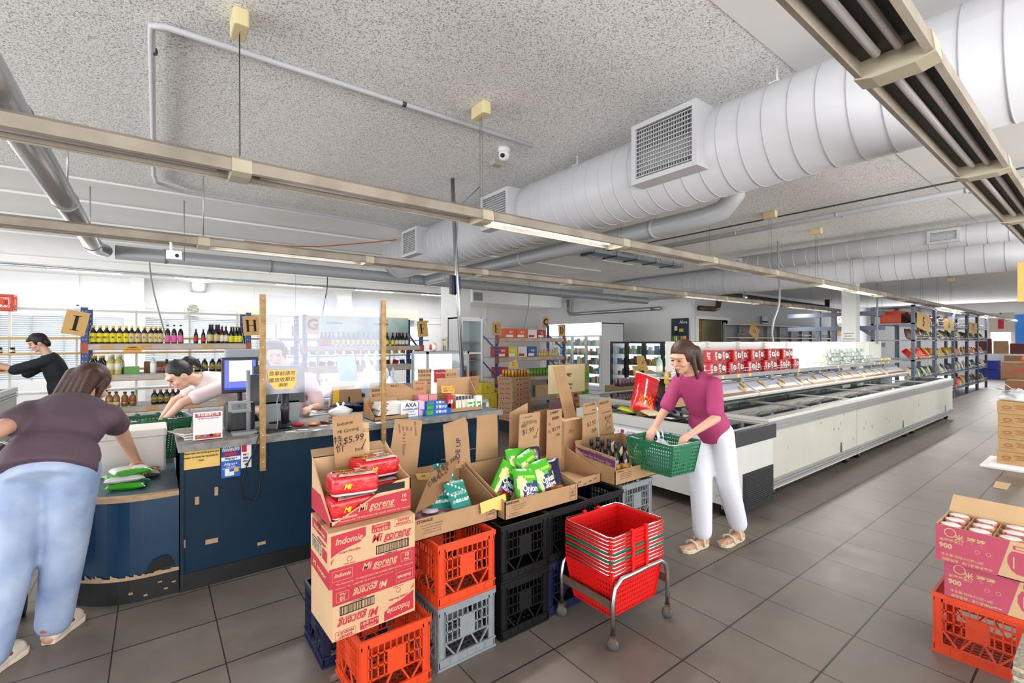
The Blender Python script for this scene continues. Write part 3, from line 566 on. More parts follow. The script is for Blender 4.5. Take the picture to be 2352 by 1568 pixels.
# ================================================================= FREEZERS
FZ = mat('freezer_white', '#b6b4aa', .45, var=.06, vs=3); FZ2 = mat('scuffed_freezer_white', '#c6c7c2', .4, var=.08, vs=3); ALU = mat('freezer_rail_grey', '#a3a4a4', .35, .5); SCUF = mat('scuff_mark', '#8c8c82', .9, var=.3, vs=30)
FGL = glass('freezer_glass', (.82, .88, .88), .25, .03); FROST = mat('freezer_inside', '#9ea39a', .7)
NAVY = mat('navy_plastic', '#26272c', .4)
def caster(parent, x, y, z=.1):
    mb = MB(); mb.T = TR(x, y, 0) @ RY(PI/2); mb.lathe([(.02, -.018), (.045, -.015), (.045, .015), (.02, .018)], 14, (-.045, 0, 0)); w_ = mb.build('caster', BLACK, parent)
    mb = MB(); mb.box(x-.025, y-.02, .06, x+.025, y+.02, z+.02); mb.build('fork', STEEL, w_)
def chest(label, x0, x1, y0, y1, z1, side=-1, door_n=2, latch=True):
    """long glass-topped freezer; side -1: decorated front towards -y"""
    t = thing('chest_freezer', label, 'freezer', (x0, y0, 0), 0, 'glass topped chest freezers'); w_ = x1-x0; dp = y1-y0
    mb = MB(); mb.box(.002, .02, .1, w_-.002, dp-.02, .11)
    for a_ in ((.002, .0, w_-.002, .03), (.002, dp-.03, w_-.002, dp), (.002, .03, .03, dp-.03), (w_-.03, .03, w_-.002, dp-.03)): mb.box(a_[0], a_[1], .1, a_[2], a_[3], z1-.03)
    mb.m = 1
    if latch:
        for fx in (.78,): mb.add([(w_*fx-.04, -.001, .2), (w_*fx+.04, -.001, .2), (w_*fx+.02, -.001, .33), (w_*fx-.02, -.001, .33)], [(0, 1, 2, 3)])
    mb.m = 2
    for k in range(7): x = R_.uniform(.1, w_-.1); z = R_.uniform(.25, .68); mb.quad((x, -.0015, z), (1, 0, 0), (0, 0, 1), R_.uniform(.01, .03), R_.uniform(.01, .06))
    mb.build('cabinet', [FZ, DGREY, SCUF], t)
    mb = MB()
    for z in (z1-.13, z1-.1, z1-.07, .13, .16, .19):
        mb.box(0, -.018, z, w_, .0, z+.022); mb.box(0, dp, z, w_, dp+.018, z+.022)
    mb.box(0, -.012, z1-.13, w_, 0, z1-.03); mb.box(0, -.008, .12, w_, 0, .21)
    mb.build('bumper_rail', ALU, t)
    mb = MB(); mb.box(0, -.012, z1-.03, w_, .07, z1); mb.box(0, dp-.07, z1-.03, w_, dp+.012, z1); mb.box(0, .07, z1-.03, .06, dp-.07, z1); mb.box(w_-.06, .07, z1-.03, w_, dp-.07, z1); mb.build('rim', FZ2, t)
    mb = MB(); mb.box(.03, .03, .3, w_-.03, dp-.03, .32); mb.m = 1
    for k in range(int(w_*9)):
        x = .08+k/9; mb.T = TR(x, R_.uniform(.2, dp-.2), .38) @ RZ(R_.uniform(-.5, .5)) @ RX(R_.uniform(-.3, .3)); mb.m = R_.choice((1, 2, 3, 4)); mb.box(-.05, -.12, 0, .05, .12, .12)
    mb.T = Matrix(); mb.build('frozen_packs', [FROST, mat('pack_pale', '#b9b49c', .4), mat('pack_red', '#9c4a44', .4), mat('pack_green', '#6f8a6a', .4), mat('pack_blue', '#6d7f96', .4)], t)['kind'] = 'stuff'
    for k in range(door_n):
        xa = .06+(w_-.12)*k/door_n; xb = .06+(w_-.12)*(k+1)/door_n; mb = MB(); zz = z1-.012+(k % 2)*.008
        for a_ in ((xa, .07, xb, .095), (xa, dp-.095, xb, dp-.07), (xa, .095, xa+.022, dp-.095), (xb-.022, .095, xb, dp-.095)): mb.box(a_[0], a_[1], zz, a_[2], a_[3], zz+.01)
        ln = mb.build('sliding_lid', ALU, t); mb = MB(); mb.box(xa+.02, .09, zz+.003, xb-.02, dp-.09, zz+.006); mb.build('lid_glass', FGL, ln)
    for x in (.25, w_-.18): caster(t, x, .08); caster(t, x, dp-.08)
    return t
YF = 2.12
xs = [4.78, at(1968, 900, y=YF).x, at(2098, 900, y=YF).x, at(2188, 900, y=YF).x]
for i in range(3):
    chest('long white chest freezer on casters, %s of the front row' % ('nearest', 'middle', 'farthest')[i], xs[i]+.004, xs[i+1]-.004, YF, 3.05, .82)
    chest('white chest freezer on the hidden far side of the island, %s' % ('nearest', 'middle', 'farthest')[i], xs[i]+.03, xs[i+1]-.03, 3.8, 4.7, .82)
# end freezer with the posters, facing the checkouts
t = thing('chest_freezer', 'scuffed white chest freezer standing across the end, with black bumper and side grille', 'freezer', (4.0, 2.05, 0), 0, 'glass topped chest freezers')
mb = MB(); mb.box(0, 0, .13, .03, 1.9, .69); mb.box(.03, 0, .1, .74, .03, .69); mb.box(.03, 1.87, .13, .74, 1.9, .69); mb.box(.71, .03, .13, .74, 1.87, .69); mb.box(.03, .03, .13, .71, 1.87, .16); mb.m = 1
for k in range(30):
    y = R_.choice((R_.uniform(.02, .5), R_.uniform(0.02, 1.5))); z = R_.uniform(.18, .66); a_ = R_.uniform(.003, .02); mb.add([(-.001, y, z), (-.001, y+a_, z+.004), (-.001, y+a_*.8, z+R_.uniform(.005, .05)), (-.001, y+a_*.1, z+.02)], [(0, 1, 2, 3)])
mb.build('cabinet', [FZ2, SCUF], t)
mb = MB(); mb.box(-.01, .0, .69, .74, .07, .79); mb.box(-.01, 1.83, .69, .74, 1.9, .79); mb.box(-.01, .07, .69, .06, 1.83, .79); mb.box(.68, .07, .69, .74, 1.83, .79); mb.build('rim', FZ2, t)
mb = MB(); mb.box(-.025, -.03, .66, .75, .0, .8); mb.box(-.025, 0, .66, -.01, .3, .8); mb.build('black_bumper', NAVY, t, bevel=.008)
mb = MB(); mb.box(.15, -.006, .06, .74, .0, .4); mb.m = 1
for k in range(15): mb.box(.18, -.012, .09+k*.019, .7, -.006, .098+k*.019)
mb.build('vent_grille', [BLACK, NAVY], t)
mb = MB(); mb.box(.05, .05, .78, .69, 1.85, .785); mb.build('lid_glass', glass('dark_lid_glass', (.35, .35, .36), .3, .03), t)
mb = MB(); mb.box(.05, .05, .4, .69, 1.85, .42); mb.build('interior', mat('dark_interior', '#4b4a48', .6), t)
for y in (.15, 1.7): caster(t, .12, y, .11); caster(t, .62, y, .11)
for i, (pa, pb) in enumerate(((1409, 1421), (1421, 1475), (1476, 1535))):
    a = at(pa, 1020, x=3.99); b = at(pb, 1020, x=3.99); w_ = a.y-b.y; z0 = .42; h = .235
    sheet('price_poster', ('white mooncake price poster half hidden by the cardboard signs', 'white mooncake price poster with green logo, middle of the three on the freezer end', 'white mooncake price poster with round blue logo, rightmost on the freezer end')[i], 'poster', (3.995, a.y, z0), (0, -1, 0), w_, h, mat('poster_white', '#e7e8f0', .6),
          [(w_*.55, h*.86, .024, ('', 'Ju Lu Fung', 'Chu-Hup Fung')[i], 1), (w_*.5, h*.75, .022, ('', '香九至上月餅', '香港天龍月餅')[i], 4), (w_*.5, h*.66, .014, ('', 'New Fung Hup Mooncake', 'Best Tong Tin Mooncake')[i], 1), (w_*.8, h*.3, .024, ('00', '$19.00', '$24.00')[i], 1), (w_*.4, h*.42, .01, 'Lotus paste mooncake 720g   8', 1), (w_*.4, h*.36, .01, 'White lotus double yolk   10', 1), (w_*.4, h*.48, .01, 'Single yolk lotus seed paste', 1)],
          'mooncake price posters', extra=[(w_*.08, h*.76, w_*.15, h*.16, 2), (w_*.78, h*.76, w_*.14, h*.1, (6, 6, 4)[i]), (w_*.05, h*.25, w_*.9, .0015, 1), (w_*.05, h*.55, w_*.9, .0015, 1), (w_*.7, h*.1, .0015, h*.45, 1)])
# superstructure over the freezer island
t = thing('island_shelf', 'long white shelf unit standing between the two freezer rows with slanted price ledge', 'shelving', (5.0, 3.36, 0)); Ls = xs[3]-5.0
SHW = mat('shelf_white', '#d9d8d0', .5, var=.05, vs=3); SLOT = mat('slot_dark', '#55554f', .8)
mb = MB(); mb.box(0, -.015, 1.17, Ls, .015, 1.575); mb.build('back_panel', SHW, t)
for k in range(11):
    x = Ls*k/10; mb = MB(); mb.box(x-.02, -.05, .0, x+.02, .05, 1.58); mb.m = 1
    for j in range(9): mb.box(x-.004, -.052, 1.2+j*.042, x+.004, -.05, 1.22+j*.042)
    mb.build('upright', [SHW, SLOT], t)
mb = MB(); mb.box(-.02, -.4, 1.15, Ls, .4, 1.17); mb.build('shelf', SHW, t)
mb = MB(); mb.box(-.02, -.425, 1.125, Ls, -.4, 1.175); mb.m = 1
for x in (.15, .42, .8, 1.1, 2.6, 4.2, 6.1, 6.4, 6.7, 7): mb.box(x, -.429, 1.13, x+.06, -.425, 1.17)
mb.build('price_rail', [ALU, YPAP], t)
for k in range(8):
    x0 = .05+k*.93; mb = MB()
    if x0+.85 > Ls: break
    mb.tube([(x0, -.3, 1.175), (x0, -.39, 1.24), (x0+.85, -.39, 1.24), (x0+.85, -.3, 1.175)], .0035, 5)
    for j in range(1, 8): mb.tube([(x0+j*.106, -.39, 1.175), (x0+j*.106, -.39, 1.24)], .0025, 4)
    mb.tube([(x0, -.39, 1.205), (x0+.85, -.39, 1.205)], .0025, 4); mb.build('wire_guard', CHROME, t)
for k in range(9):
    x = .25+k*.86; mb = MB(); mb.box(x-.04, -.34, 1.04, x+.04, -.3, 1.15); mb.build('bracket', GREY, t)
LDG = mat('ledge_lilac_white', '#c9c9d2', .5)
n = 6; wl = (Ls+.2)/n
for k in range(n):
    mb = MB(); x0 = -.2+k*wl; mb.T = TR(x0+.01, -.52, .9) @ RX(math.atan2(.15, .24))
    mb.box(0, 0, 0, wl-.02, .29, .012); mb.m = 1; mb.box(.0, .0, .012, wl-.02, .012, .022); mb.box(0, 0, .012, .02, .29, .025); mb.m = 2; mb.box(.03, .012, .0125, wl-.05, .07, .016); mb.m = 1; mb.box(0, -.01, -.015, wl-.02, .0, .02)
    mb.build('price_ledge', [LDG, SHW, mat('brown_tape', '#8a5f33', .6)], t)
mb = MB(); mb.box(-.2, -.34, 1.03, Ls, -.3, 1.05); mb.box(0, -.3, .98, Ls, -.03, 1.0); mb.build('ledge_back', GREY, t)
SLX = [5.08, 5.24, 5.42, 5.9, 6.05, 6.55, 7.0, 7.18, 7.75, 8.0, 8.35, 8.8, 9.3, 9.45, 9.9, 10.3, 10.75, 11.2, 11.6, 12.0]
for i, x in enumerate(SLX):
    L_ = .1+(i % 3)*.03; mb = MB(); mb.T = RX(math.atan2(.15, .24)) @ RZ((-.35, .2, -.1, .3)[i % 4]); mb.add([(-.03, -.08, 0), (.03, -.08, .001), (.03, L_-.09, .004), (-.03, L_-.09, 0)], [(0, 1, 2, 3)]); mb.m = 1
    for k in range(4): mb.quad((-.02, -.06+k*.022, .004), (1, 0, 0), (0, 1, .02), .035, .004)
    u = (.1, .15, .12)[i % 3]
    tag(mb.build('price_slip', [YPAP, INK], loc=(x, 2.84+u, .9+.625*u+.035)), 'yellow handwritten price slip on the slanted freezer ledge, %s from the left' % ORD[i], 'price slip', 'yellow slips on the freezer ledge')
# left-hand freezer by the rear windows
t = thing('chest_freezer', 'pale chest freezer on the far left with the red basket on it', 'freezer', (-3.0, 6.6, 0), 0, 'glass topped chest freezers')
mb = MB(); mb.box(0, 0, .08, 1.25, 4.2, .8); mb.build('cabinet', FZ, t); mb = MB()
for z in (.7, .74, .78): mb.box(1.25, 0, z, 1.27, 4.2, z+.022)
mb.box(1.2, -.01, .8, 1.262, 4.21, .85); mb.box(-.01, 0, .8, .05, 4.2, .85); mb.build('bumper_rail', ALU, t); mb = MB(); mb.box(.05, 0, .81, 1.2, 4.2, .83); mb.build('lid_glass', glass('dark_lid_glass'), t)
mb = MB(); mb.box(.0, 1.0, .85, .4, 4.1, .88); mb.box(.15, 1.0, .85, .2, 4.1, 1.5); mb.add([(.2, 1, 1.16), (.6, 1, 1.02), (.6, 4.1, 1.02), (.2, 4.1, 1.16)], [(0, 1, 2, 3)]); mb.box(.0, .5, 1.22, .6, 4.1, 1.24); mb.build('top_shelf', SHW, t)
# ================================================================= UPRIGHT FRIDGES
FRW = mat('fridge_white', '#d9dbdc', .4); FRI = emis('fridge_inner_glow', '#f2f9ff', 1.5); HEAD = emis('lit_fridge_header', '#ffffff', 2.2)  # FRI: back panels glow themselves in place of lamps inside the fridges
pk = [mat('packa', '#c94a3a', .5), mat('packb', '#3d6fb5', .5), mat('packc', '#d9b13b', .5), mat('packd', '#4c8a4a', .5), mat('packe', '#e6e1d6', .5), mat('packf', '#7a4632', .5)]
def upright(label, x0, y0, y1, dp, z1, ndoor, header, frame, shelves=5, inner=FRI):
    """glass door fridge facing -x"""
    t = thing('display_fridge', label, 'fridge', (x0, y0, 0)); L_ = y1-y0; top = z1-header; mb = MB()
    mb.box(.06, 0, 0, dp, .03, z1); mb.box(.06, L_-.03, 0, dp, L_, z1); mb.box(.06, 0, z1-.03, dp, L_, z1); mb.box(dp-.03, 0, 0, dp, L_, z1); mb.box(.06, .03, 0, dp, L_-.03, .15); mb.build('cabinet', FRW, t)
    mb = MB(); mb.box(dp-.05, .03, .15, dp-.035, L_-.03, top); mb.build('glowing_back', inner, t)
    if header: mb = MB(); mb.tube([(0.04, .02, z1-header/2), (.04, L_-.02, z1-header/2)], .01, 4); mb.add([(.06, 0, z1-header), (-.02, 0, z1-header+.03), (-.03, 0, z1-.08), (.06, 0, z1), (.06, L_, z1-header), (-.02, L_, z1-header+.03), (-.03, L_, z1-.08), (.06, L_, z1)], [(0, 1, 2, 3), (4, 7, 6, 5), (0, 4, 5, 1), (1, 5, 6, 2), (2, 6, 7, 3)]); mb.build('header', HEAD, t)
    for k in range(shelves):
        z = .3+k*(top-.35)/shelves; mb = MB(); mb.box(.12, .04, z, dp-.06, L_-.04, z+.012); sh = mb.build('shelf', FRW, t); mb = MB()
        y = .06
        while y < L_-.12:
            w_ = R_.uniform(.05, .1); mb.m = R_.randrange(6); mb.box(.13, y, z+.012, .22, y+w_*.85, z+.012+R_.uniform(.08, (top-.35)/shelves*.8)); y += w_
        mb.build('stock', pk, sh)['kind'] = 'stuff'
    for k in range(ndoor):
        a_ = L_*k/ndoor; b_ = L_*(k+1)/ndoor; mb = MB(); f = .045
        mb.box(.0, a_+.005, .12, .05, a_+f, top); mb.box(0, b_-f, .12, .05, b_-.005, top); mb.box(0, a_+f, .12, .05, b_-f, .12+f); mb.box(0, a_+f, top-f, .05, b_-f, top); dr = mb.build('door', frame, t)
        mb = MB(); mb.box(.02, a_+f, .12+f, .026, b_-f, top-f); mb.build('door_glass', glass('clear_glass', (.93, .97, .97), .05), dr)
        mb = MB(); mb.box(-.03, a_+.02, .8, 0, a_+.04, 1.2); mb.build('handle', BLACK if frame is NAVY else GREY, dr)
    return t
upright('tall white glass-door fridge with glowing header, behind rack D', 10.6, 9.5, 11.9, 1.1, 2.15, 4, .38, FRW)
upright('low black-framed glass-door drinks cooler right of the tall fridge', 8.6, 5.5, 7.4, .7, 1.58, 4, 0, NAVY)
# tall narrow drinks cabinet in front of the column, facing the camera
t = thing('drinks_cabinet', 'tall narrow glass-door cabinet standing against the big column', 'cabinet', (4.72, 7.8, 0)); mb = MB(); w_ = .52
mb.box(0, .04, 0, .03, .5, 2.06); mb.box(w_-.03, .04, 0, w_, .5, 2.06); mb.box(0, .47, 0, w_, .5, 2.06); mb.box(0, .04, 0, w_, .5, .1); mb.box(0, .04, 2.03, w_, .5, 2.06); mb.build('cabinet', FRW, t)
for z in (.5, .85, 1.2, 1.55): mb = MB(); mb.box(.03, .08, z, w_-.03, .47, z+.015); mb.build('shelf', GREY, t)
mb = MB(); mb.box(0, 0, .08, .05, .035, 2.04); mb.box(w_-.05, 0, .08, w_, .035, 2.04); mb.box(.05, 0, 1.98, w_-.05, .035, 2.04); mb.box(.05, 0, .08, w_-.05, .035, .13); mb.box(.05, 0, 1.33, w_-.05, .035, 1.37); mb.build('door', FRW, t)
mb = MB(); mb.box(.05, .012, .13, w_-.05, .018, 1.98); mb.build('door_glass', glass('clear_glass'), t)
# small lit counter fridge on the back bench
t = thing('countertop_fridge', 'small brightly lit glass fridge standing behind the counter', 'fridge', (2.72, 5.3, .85)); mb = MB(); w_ = .62; hh = .62
mb.box(0, 0, 0, w_, .45, .04); mb.box(0, 0, hh-.03, w_, .45, hh); mb.box(0, .43, 0, w_, .45, hh)
for x in (0, w_-.025): mb.box(x, 0, 0, x+.025, .025, hh)
mb.build('frame', GREY, t); mb = MB(); mb.box(.03, .4, .04, w_-.03, .42, hh-.04); mb.build('glowing_back', FRI, t)
mb = MB(); mb.box(.025, .004, .04, w_-.025, .01, hh-.03); mb.box(.004, .025, .04, .01, .43, hh-.03); mb.build('glass', glass('clear_glass'), t)
for z in (.2, .38): mb = MB(); mb.box(.02, .04, z, w_-.02, .4, z+.01); mb.build('shelf', CHROME, t)
# ================================================================= RACKS
def rack(label, x0, x1, y, zs, Hh=2.04, dp=.6, post=BLUEST, sh=BEAM, clip=ORANGEST, brace=True, rx=.0):
    t = thing('storage_rack', label, 'rack', (x0, y, 0)); W_ = x1-x0
    for x in (0, W_-.075):
        for yy in (0, dp):
            mb = MB(); mb.box(x, yy, 0, x+.075, yy+.03, Hh); mb.m = 1; z = .1
            while z < Hh-.03: mb.box(x+.018, yy-.002, z, x+.026, yy, z+.016); mb.box(x+.05, yy-.002, z, x+.058, yy, z+.016); z += .075
            mb.build('post', [post, mat('post_hole', '#b8c4d6', .6)], t)
        if brace:
            mb = MB(); z = .2
            while z < Hh-.3: mb.bar((x+.02, .03, z), (x+.02, dp, z+.35), .02, .03); z += .6
            mb.build('brace', post, t)
    for z in zs:
        mb = MB(); mb.box(.06, .02, z-.02, W_-.06, dp, z); mb.build('shelf_board', mat('shelf_board', '#a8a5a1', .6, var=.1), t)
        mb = MB(); mb.box(.075, -.03, z-.085, W_-.075, .012, z-.012); mb.m = 1; mb.box(.075, -.032, z-.09, W_-.075, .014, z-.082); mb.box(0, -.035, z-.13, .075, 0, z+.01); mb.box(W_-.075, -.035, z-.13, W_, 0, z+.01); mb.m = 2; x = .2
        while x < W_-.3: mb.box(x, -.0325, z-.075, x+.14, -.03, z-.02); x += R_.uniform(.35, .8)
        mb.build('beam', [sh, clip, mat('price_strip', '#c79a58', .7)], t)
    return t
rack('blue-posted rack of cooking wine bottles between signs I and H', -.78, 1.24, 8.5, (.2, .67, 1.12, 1.55))
rack('blue-posted rack carrying the sauce bottles behind the plastic screen', at(695, 760, y=8.5).x, at(972, 760, y=8.5).x, 8.5, (.2, .72, 1.12, 1.5))
rack('blue-posted rack of canned drinks between signs E and D', 6.05, 8.2, 8.5, (.25, .75, 1.22, 1.66), 2.0)
# bare gondola by the rear wall
x0 = at(1697, 760, y=7.4).x; x1 = at(1925, 760, y=7.4).x
t = thing('gondola_shelving', 'empty grey gondola shelving with wire guards against the pale wall', 'shelving', (x0, 7.4, 0)); L_ = x1-x0+1; GG = mat('gondola_grey', '#8f9294', .5)
mb = MB(); mb.box(0, .5, 0, L_, .54, 2.15); mb.build('back_panel', mat('gondola_back', '#7d8082', .6), t)
k = 0
while k*1.0 <= L_: mb = MB(); mb.box(k-.02, .44, 0, k+.02, .5, 2.2); mb.build('upright', GG, t); k += 1
for z, c in ((2.15, mat('copper_strip', '#b98a66', .5)), (1.72, mat('copper_strip', '#b98a66')), (1.3, SHW), (.9, SHW)):
    mb = MB(); mb.box(0, 0, z-.03, L_, .5, z); mb.build('shelf', SHW, t); mb = MB(); mb.box(0, -.01, z-.04, L_, 0, z); mb.build('price_rail', c, t)
mb = MB(); mb.tube([(0, .03, 1.82), (L_, .03, 1.82)], .005, 4); k = 0
while k*.25 < L_: mb.tube([(k*.25, .03, 1.72), (k*.25, .03, 1.84)], .004, 4); k += 1
mb.build('wire_guard', CHROME, t)
# snack racks on the right along the aisle
def snack(label, x0, x1, y, Hh, post, zs):
    t = thing('snack_rack', label, 'rack', (x0, y, 0)); W_ = x1-x0
    for x in (0, W_-.07):
        for yy in (0, .75): mb = MB(); mb.box(x, yy, 0, x+.07, yy+.06, Hh if yy == 0 else Hh-.05); mb.build('post', post, t)
    for z in zs:
        mb = MB(); mb.box(.0, .0, z-.03, W_, .8, z); mb.build('shelf', mat('rack_shelf', '#8b9096', .5), t); mb = MB(); mb.tube([(.05, .01, z+.1), (W_-.05, .01, z+.1)], .005, 4); k = 0
        while k*.1 < W_-.1: mb.tube([(.05+k*.1, .01, z), (.05+k*.1, .01, z+.1)], .003, 4); k += 1
        if z < Hh-.2: mb.build('wire_guard', CHROME, t)
    return t
SLATE = mat('slate_steel', '#62697a', .45, var=.1, vs=9); DSL = mat('dark_slate', '#3b4253', .45)
SX = [at(px, 800, y=2.85).x for px in (2100, 2150, 2193, 2224, 2247, 2268)]
for i in range(5):
    snack('grey steel snack rack beside the aisle, %s from the freezers' % ORD[i], SX[i]+.01, SX[i+1]-.01, 2.85, 2.42, SLATE if i < 2 else DSL, (.25, .72, 1.16, 1.62, 2.0, 2.4))
t = thing('pallet_rack', 'tall slate-blue steel frame with side arms behind the egg trays', 'rack', (13.5, 4.35, 0))
for x, y in ((0, .0), (0, .35)): mb = MB(); mb.box(x, y, 0, x+.1, y+.1, 2.35); mb.build('post', SLATE, t)
for z in (2.2, 1.85, 1.45): 
    mb = MB(); mb.box(-.02, -1.0, z, -.001, 1.1, z+.1); mb.build('arm', SLATE, t)
mb = MB(); mb.bar((.1, -.1, 2.2), (.1, -.7, 1.75), .05, .08); mb.build('brace', SLATE, t)
# ================================================================= MILK CRATES
def crate_mesh(name, m, rows=3):
    S = .33; h = .3; mb = MB(); c = .036
    def side(T):
        mb.T = T; y = 0
        mb.box(-S/2-.004, y-.004, h-.022, S/2-.008, y+.008, h); mb.box(-S/2, y, h-.04, S/2-.004, y+.004, h-.022)
        mb.box(-S/2, y, .012, S/2-.005, y+.005, .045); mb.box(-S/2-.004, y-.004, 0, S/2-.008, y+.008, .012); mb.box(-S/2-.004, y-.004, .045, S/2-.008, y+.008, .052)
        for s in (-1, 1): mb.box(s*(S/2-c/2)-c/2, y+.004, .012, s*(S/2-c/2)+c/2, y+.009, h-.02); mb.box(s*(S/2-c)-.003, y, .05, s*(S/2-c)+.003, y+.006, h-.02)
        for z in (.12, .17, .222): mb.box(-S/2+c, y, z-.0035, S/2-c, y+.008, z+.0035)
        for i in range(9):
            x = -S/2+c+(S-2*c)*(i+.5)/9
            if 3 <= i <= 5:
                mb.box(x-.0025, y, .222, x+.0025, y+.008, h-.04)
            else: mb.box(x-.0025, y, .12, x+.0025, y+.008, h-.04)
        mb.box(-.043, y+.001, .12, .043, y+.006, .218)
        for s in (-1, 1):
            mb.bar((s*(S/2-c), y+.004, .12), (s*.075, y+.004, .052), .008, .006, (0, 1, 0)); mb.bar((s*.02, y+.004, .12), (s*.06, y+.004, .052), .008, .006, (0, 1, 0))
        for x in (-.1, -.05, .0, .05, .1): mb.box(x-.002, y-.003, .01, x+.002, y, .05)
    for k in range(4): side(TR(S/2, S/2, 0) @ RZ(k*PI/2) @ TR(0, -S/2, 0))
    mb.T = Matrix()
    for i in range(9): mb.box(.02, .03+i*.034, .012, S-.02, .036+i*.034, .018); mb.box(.03+i*.034, .02, .012, .036+i*.034, S-.02, .018)
    return mb.build(name, m)
CO = mat('crate_orange', '#d6421a', .42, var=.12, vs=20); CG = mat('crate_grey', '#7f8589', .5, var=.12, vs=20); CB = mat('crate_black', '#0b0c10', .5, var=.3, vs=25, spec=.3); CN = mat('crate_navy', '#101a3d', .45, var=.2, vs=25)
def crates():
    base = crate_mesh('milk_crate', CO); used = []
    def put(m, x, y, z, label, rz=0):
        if not used: o = base; used.append(1)
        else:
            o = base.copy(); COL.objects.link(o)
            if m.name not in crates.me: me = base.data.copy(); me.materials.clear(); me.materials.append(m); crates.me[m.name] = me
            o.data = crates.me[m.name]
        o.location = (x, y, z); o.rotation_euler = (0, 0, rz); tag(o, label, 'crate', 'plastic milk crates')
    crates.me = {CO.name: base.data}
    put(CO, .695, 1.965, 0, 'orange milk crate on the floor under the red and tan noodle cartons')
    put(CN, .645, 2.345, 0, 'dark navy milk crate on the floor behind the orange one under the noodle cartons')
    put(CG, 1.078, 1.985, 0, 'grey milk crate on the floor, holding up an orange crate')
    put(CO, 1.078, 1.985, .302, 'orange milk crate stacked on a grey crate under the purple yam box')
    put(CB, 1.45, 1.985, 0, 'black milk crate on the floor left of the basket trolley, bottom of its pair'); put(CB, 1.45, 1.985, .302, 'black milk crate under the onion ring box, left of two upper ones')
    put(CN, 1.79, 2.0, 0, 'navy-black milk crate on the floor just behind the basket trolley'); put(CB, 1.79, 2.0, .302, 'black milk crate under the right half of the onion ring box')
    put(CB, 2.135, 2.01, 0, 'black milk crate on the floor beyond the trolley, under the empty carton'); put(CB, 2.135, 2.01, .302, 'upper black milk crate directly below the small empty carton')
    put(CG, 2.52, 2.06, 0, 'grey milk crate on the floor at the right end of the crate row'); put(CG, 2.52, 2.06, .302, 'upper grey milk crate at the right end, below the egg carton')
    for i, x in enumerate((1.078, 1.45, 1.79, 2.135, 2.48)): put(CB, x, 2.4, 0, 'black milk crate on the floor in the back row, %s from the left' % ORD[i]); put(CB, x, 2.4, .302, 'upper black milk crate in the back row, %s from the left' % ORD[i])
    put(CO, 3.17, .262, 0, 'orange milk crate at the lower right under the pink jar cartons')
    put(CO, at(-30, 705, y=12.5).x, 12.5, 2.15, 'distant orange crate on the top shelf at the upper left')
crates()
# ================================================================= CARTONS
NTAN = mat('noodle_tan', '#c6a37c', .75, var=.06, vs=12); NRED = mat('noodle_red', '#b22236', .6, var=.06, vs=12); NPALE = mat('noodle_pale', '#e0c9ae', .75)
def noodle_face(mb, w_, h, O, U, V, N_):
    """printed long face; O lower-left corner"""
    O = Vector(O); U = Vector(U); V = Vector(V); N_ = Vector(N_)
    def q(x, z, a, b, m, e=1): mb.m = m; mb.quad(O+U*x*w_+V*z*h+N_*.0006*e, U, V, a*w_, b*h)
    def tx(s, x, z, sz, m, wt=.02, sh=0, fit=None): mb.m = m; mb.text(s, O+U*x*w_+V*z*h+N_*.0019, U, V, sz*h, wt, sh, fit and fit*w_)
    def poly(pts, m, e=1): mb.m = m; mb.add([O+U*x*w_+V*z*h+N_*.0006*e for x, z in pts], [tuple(range(len(pts)))])
    q(0, 0, 1, .36, 1)
    poly([(.02, .94), (.40, .98), (.40, .82), (.36, .74), (.28, .69), (.16, .65), (.08, .58), (.04, .5), (.02, .42)], 1)
    poly([(.02, .56), (.1, .63), (.2, .68), (.34, .73), (.38, .8), (.38, .77), (.34, .69), (.2, .64), (.1, .59), (.02, .5)], 0, 2)
    tx('Indomie', .21, .82, .17, 0, .02, .3, .3); tx('Instant Noodles', .22, .615, .07, 0 if 0 else 2, .01, 0, .24)
    q(.47, .82, .22, .15, 1); tx('CONTENT :', .58, .935, .05, 0, .02); tx('6 x 10 x @ 85 g', .58, .865, .075, 0, .03, 0, .2)
    for a in ((.74, .84, .23, .008), (.74, .98, .23, .008), (.74, .84, .003, .15), (.967, .84, .003, .15)): q(*a, 1)
    tx('EXPORT', .855, .945, .065, 1, .03); tx('PRODUCT', .855, .88, .065, 1, .03)
    tx('Mi goreng', .7, .71, .21, 1, .018, .3, .48); tx('FRIED NOODLES', .76, .625, .065, 1, .02, 0, .2)
    q(.52, .4, .4, .17, 3); q(.53, .42, .38, .13, 0, 2); mb.m = 3
    x = .545
    while x < .9: a = R_.choice((.004, .007, .011)); q(x, .42, a, .13, 3, 3); x += a+R_.choice((.005, .009))
    tx('1 00 BMMIE 01083 6', .7, .375, .035, 3, .01)
    mb.m = 1; mb.add([O+U*(.22*w_+math.cos(a*PI/8)*.05*h*r)+V*(.47*h+math.sin(a*PI/8)*.05*h*r)+N_*.001 for r in (1, .8) for a in range(16)], [(i, (i+1) % 16, 16+(i+1) % 16, 16+i) for i in range(16)])
    tx('LPPOM - MAJELIS', .22, .39, .03, 1, .01)
    tx('Mi goreng', .56, .24, .18, 0, .018, .3, .42); tx('FRIED NOODLES', .6, .15, .055, 0, .02, 0, .2); tx('10', .89, .25, .1, 0, .04); tx('Pack', .89, .175, .06, 0, .03)
    for a in ((.82, .13, .14, .006), (.82, .3, .14, .006), (.82, .13, .003, .17), (.958, .13, .003, .17)): q(*a, 0, 2)
    for a in ((.03, .12, .22, .006), (.03, .3, .22, .006), (.03, .12, .003, .18), (.248, .12, .003, .18)): q(*a, 0, 2)
    tx('Indomie', .14, .22, .1, 0, .03, .35, .18); tx('Manufactured by : PT INDOFOOD CBP SUKSES MAKMUR Tbk - Indonesia', .52, .06, .045, 0, .01, 0, .9)
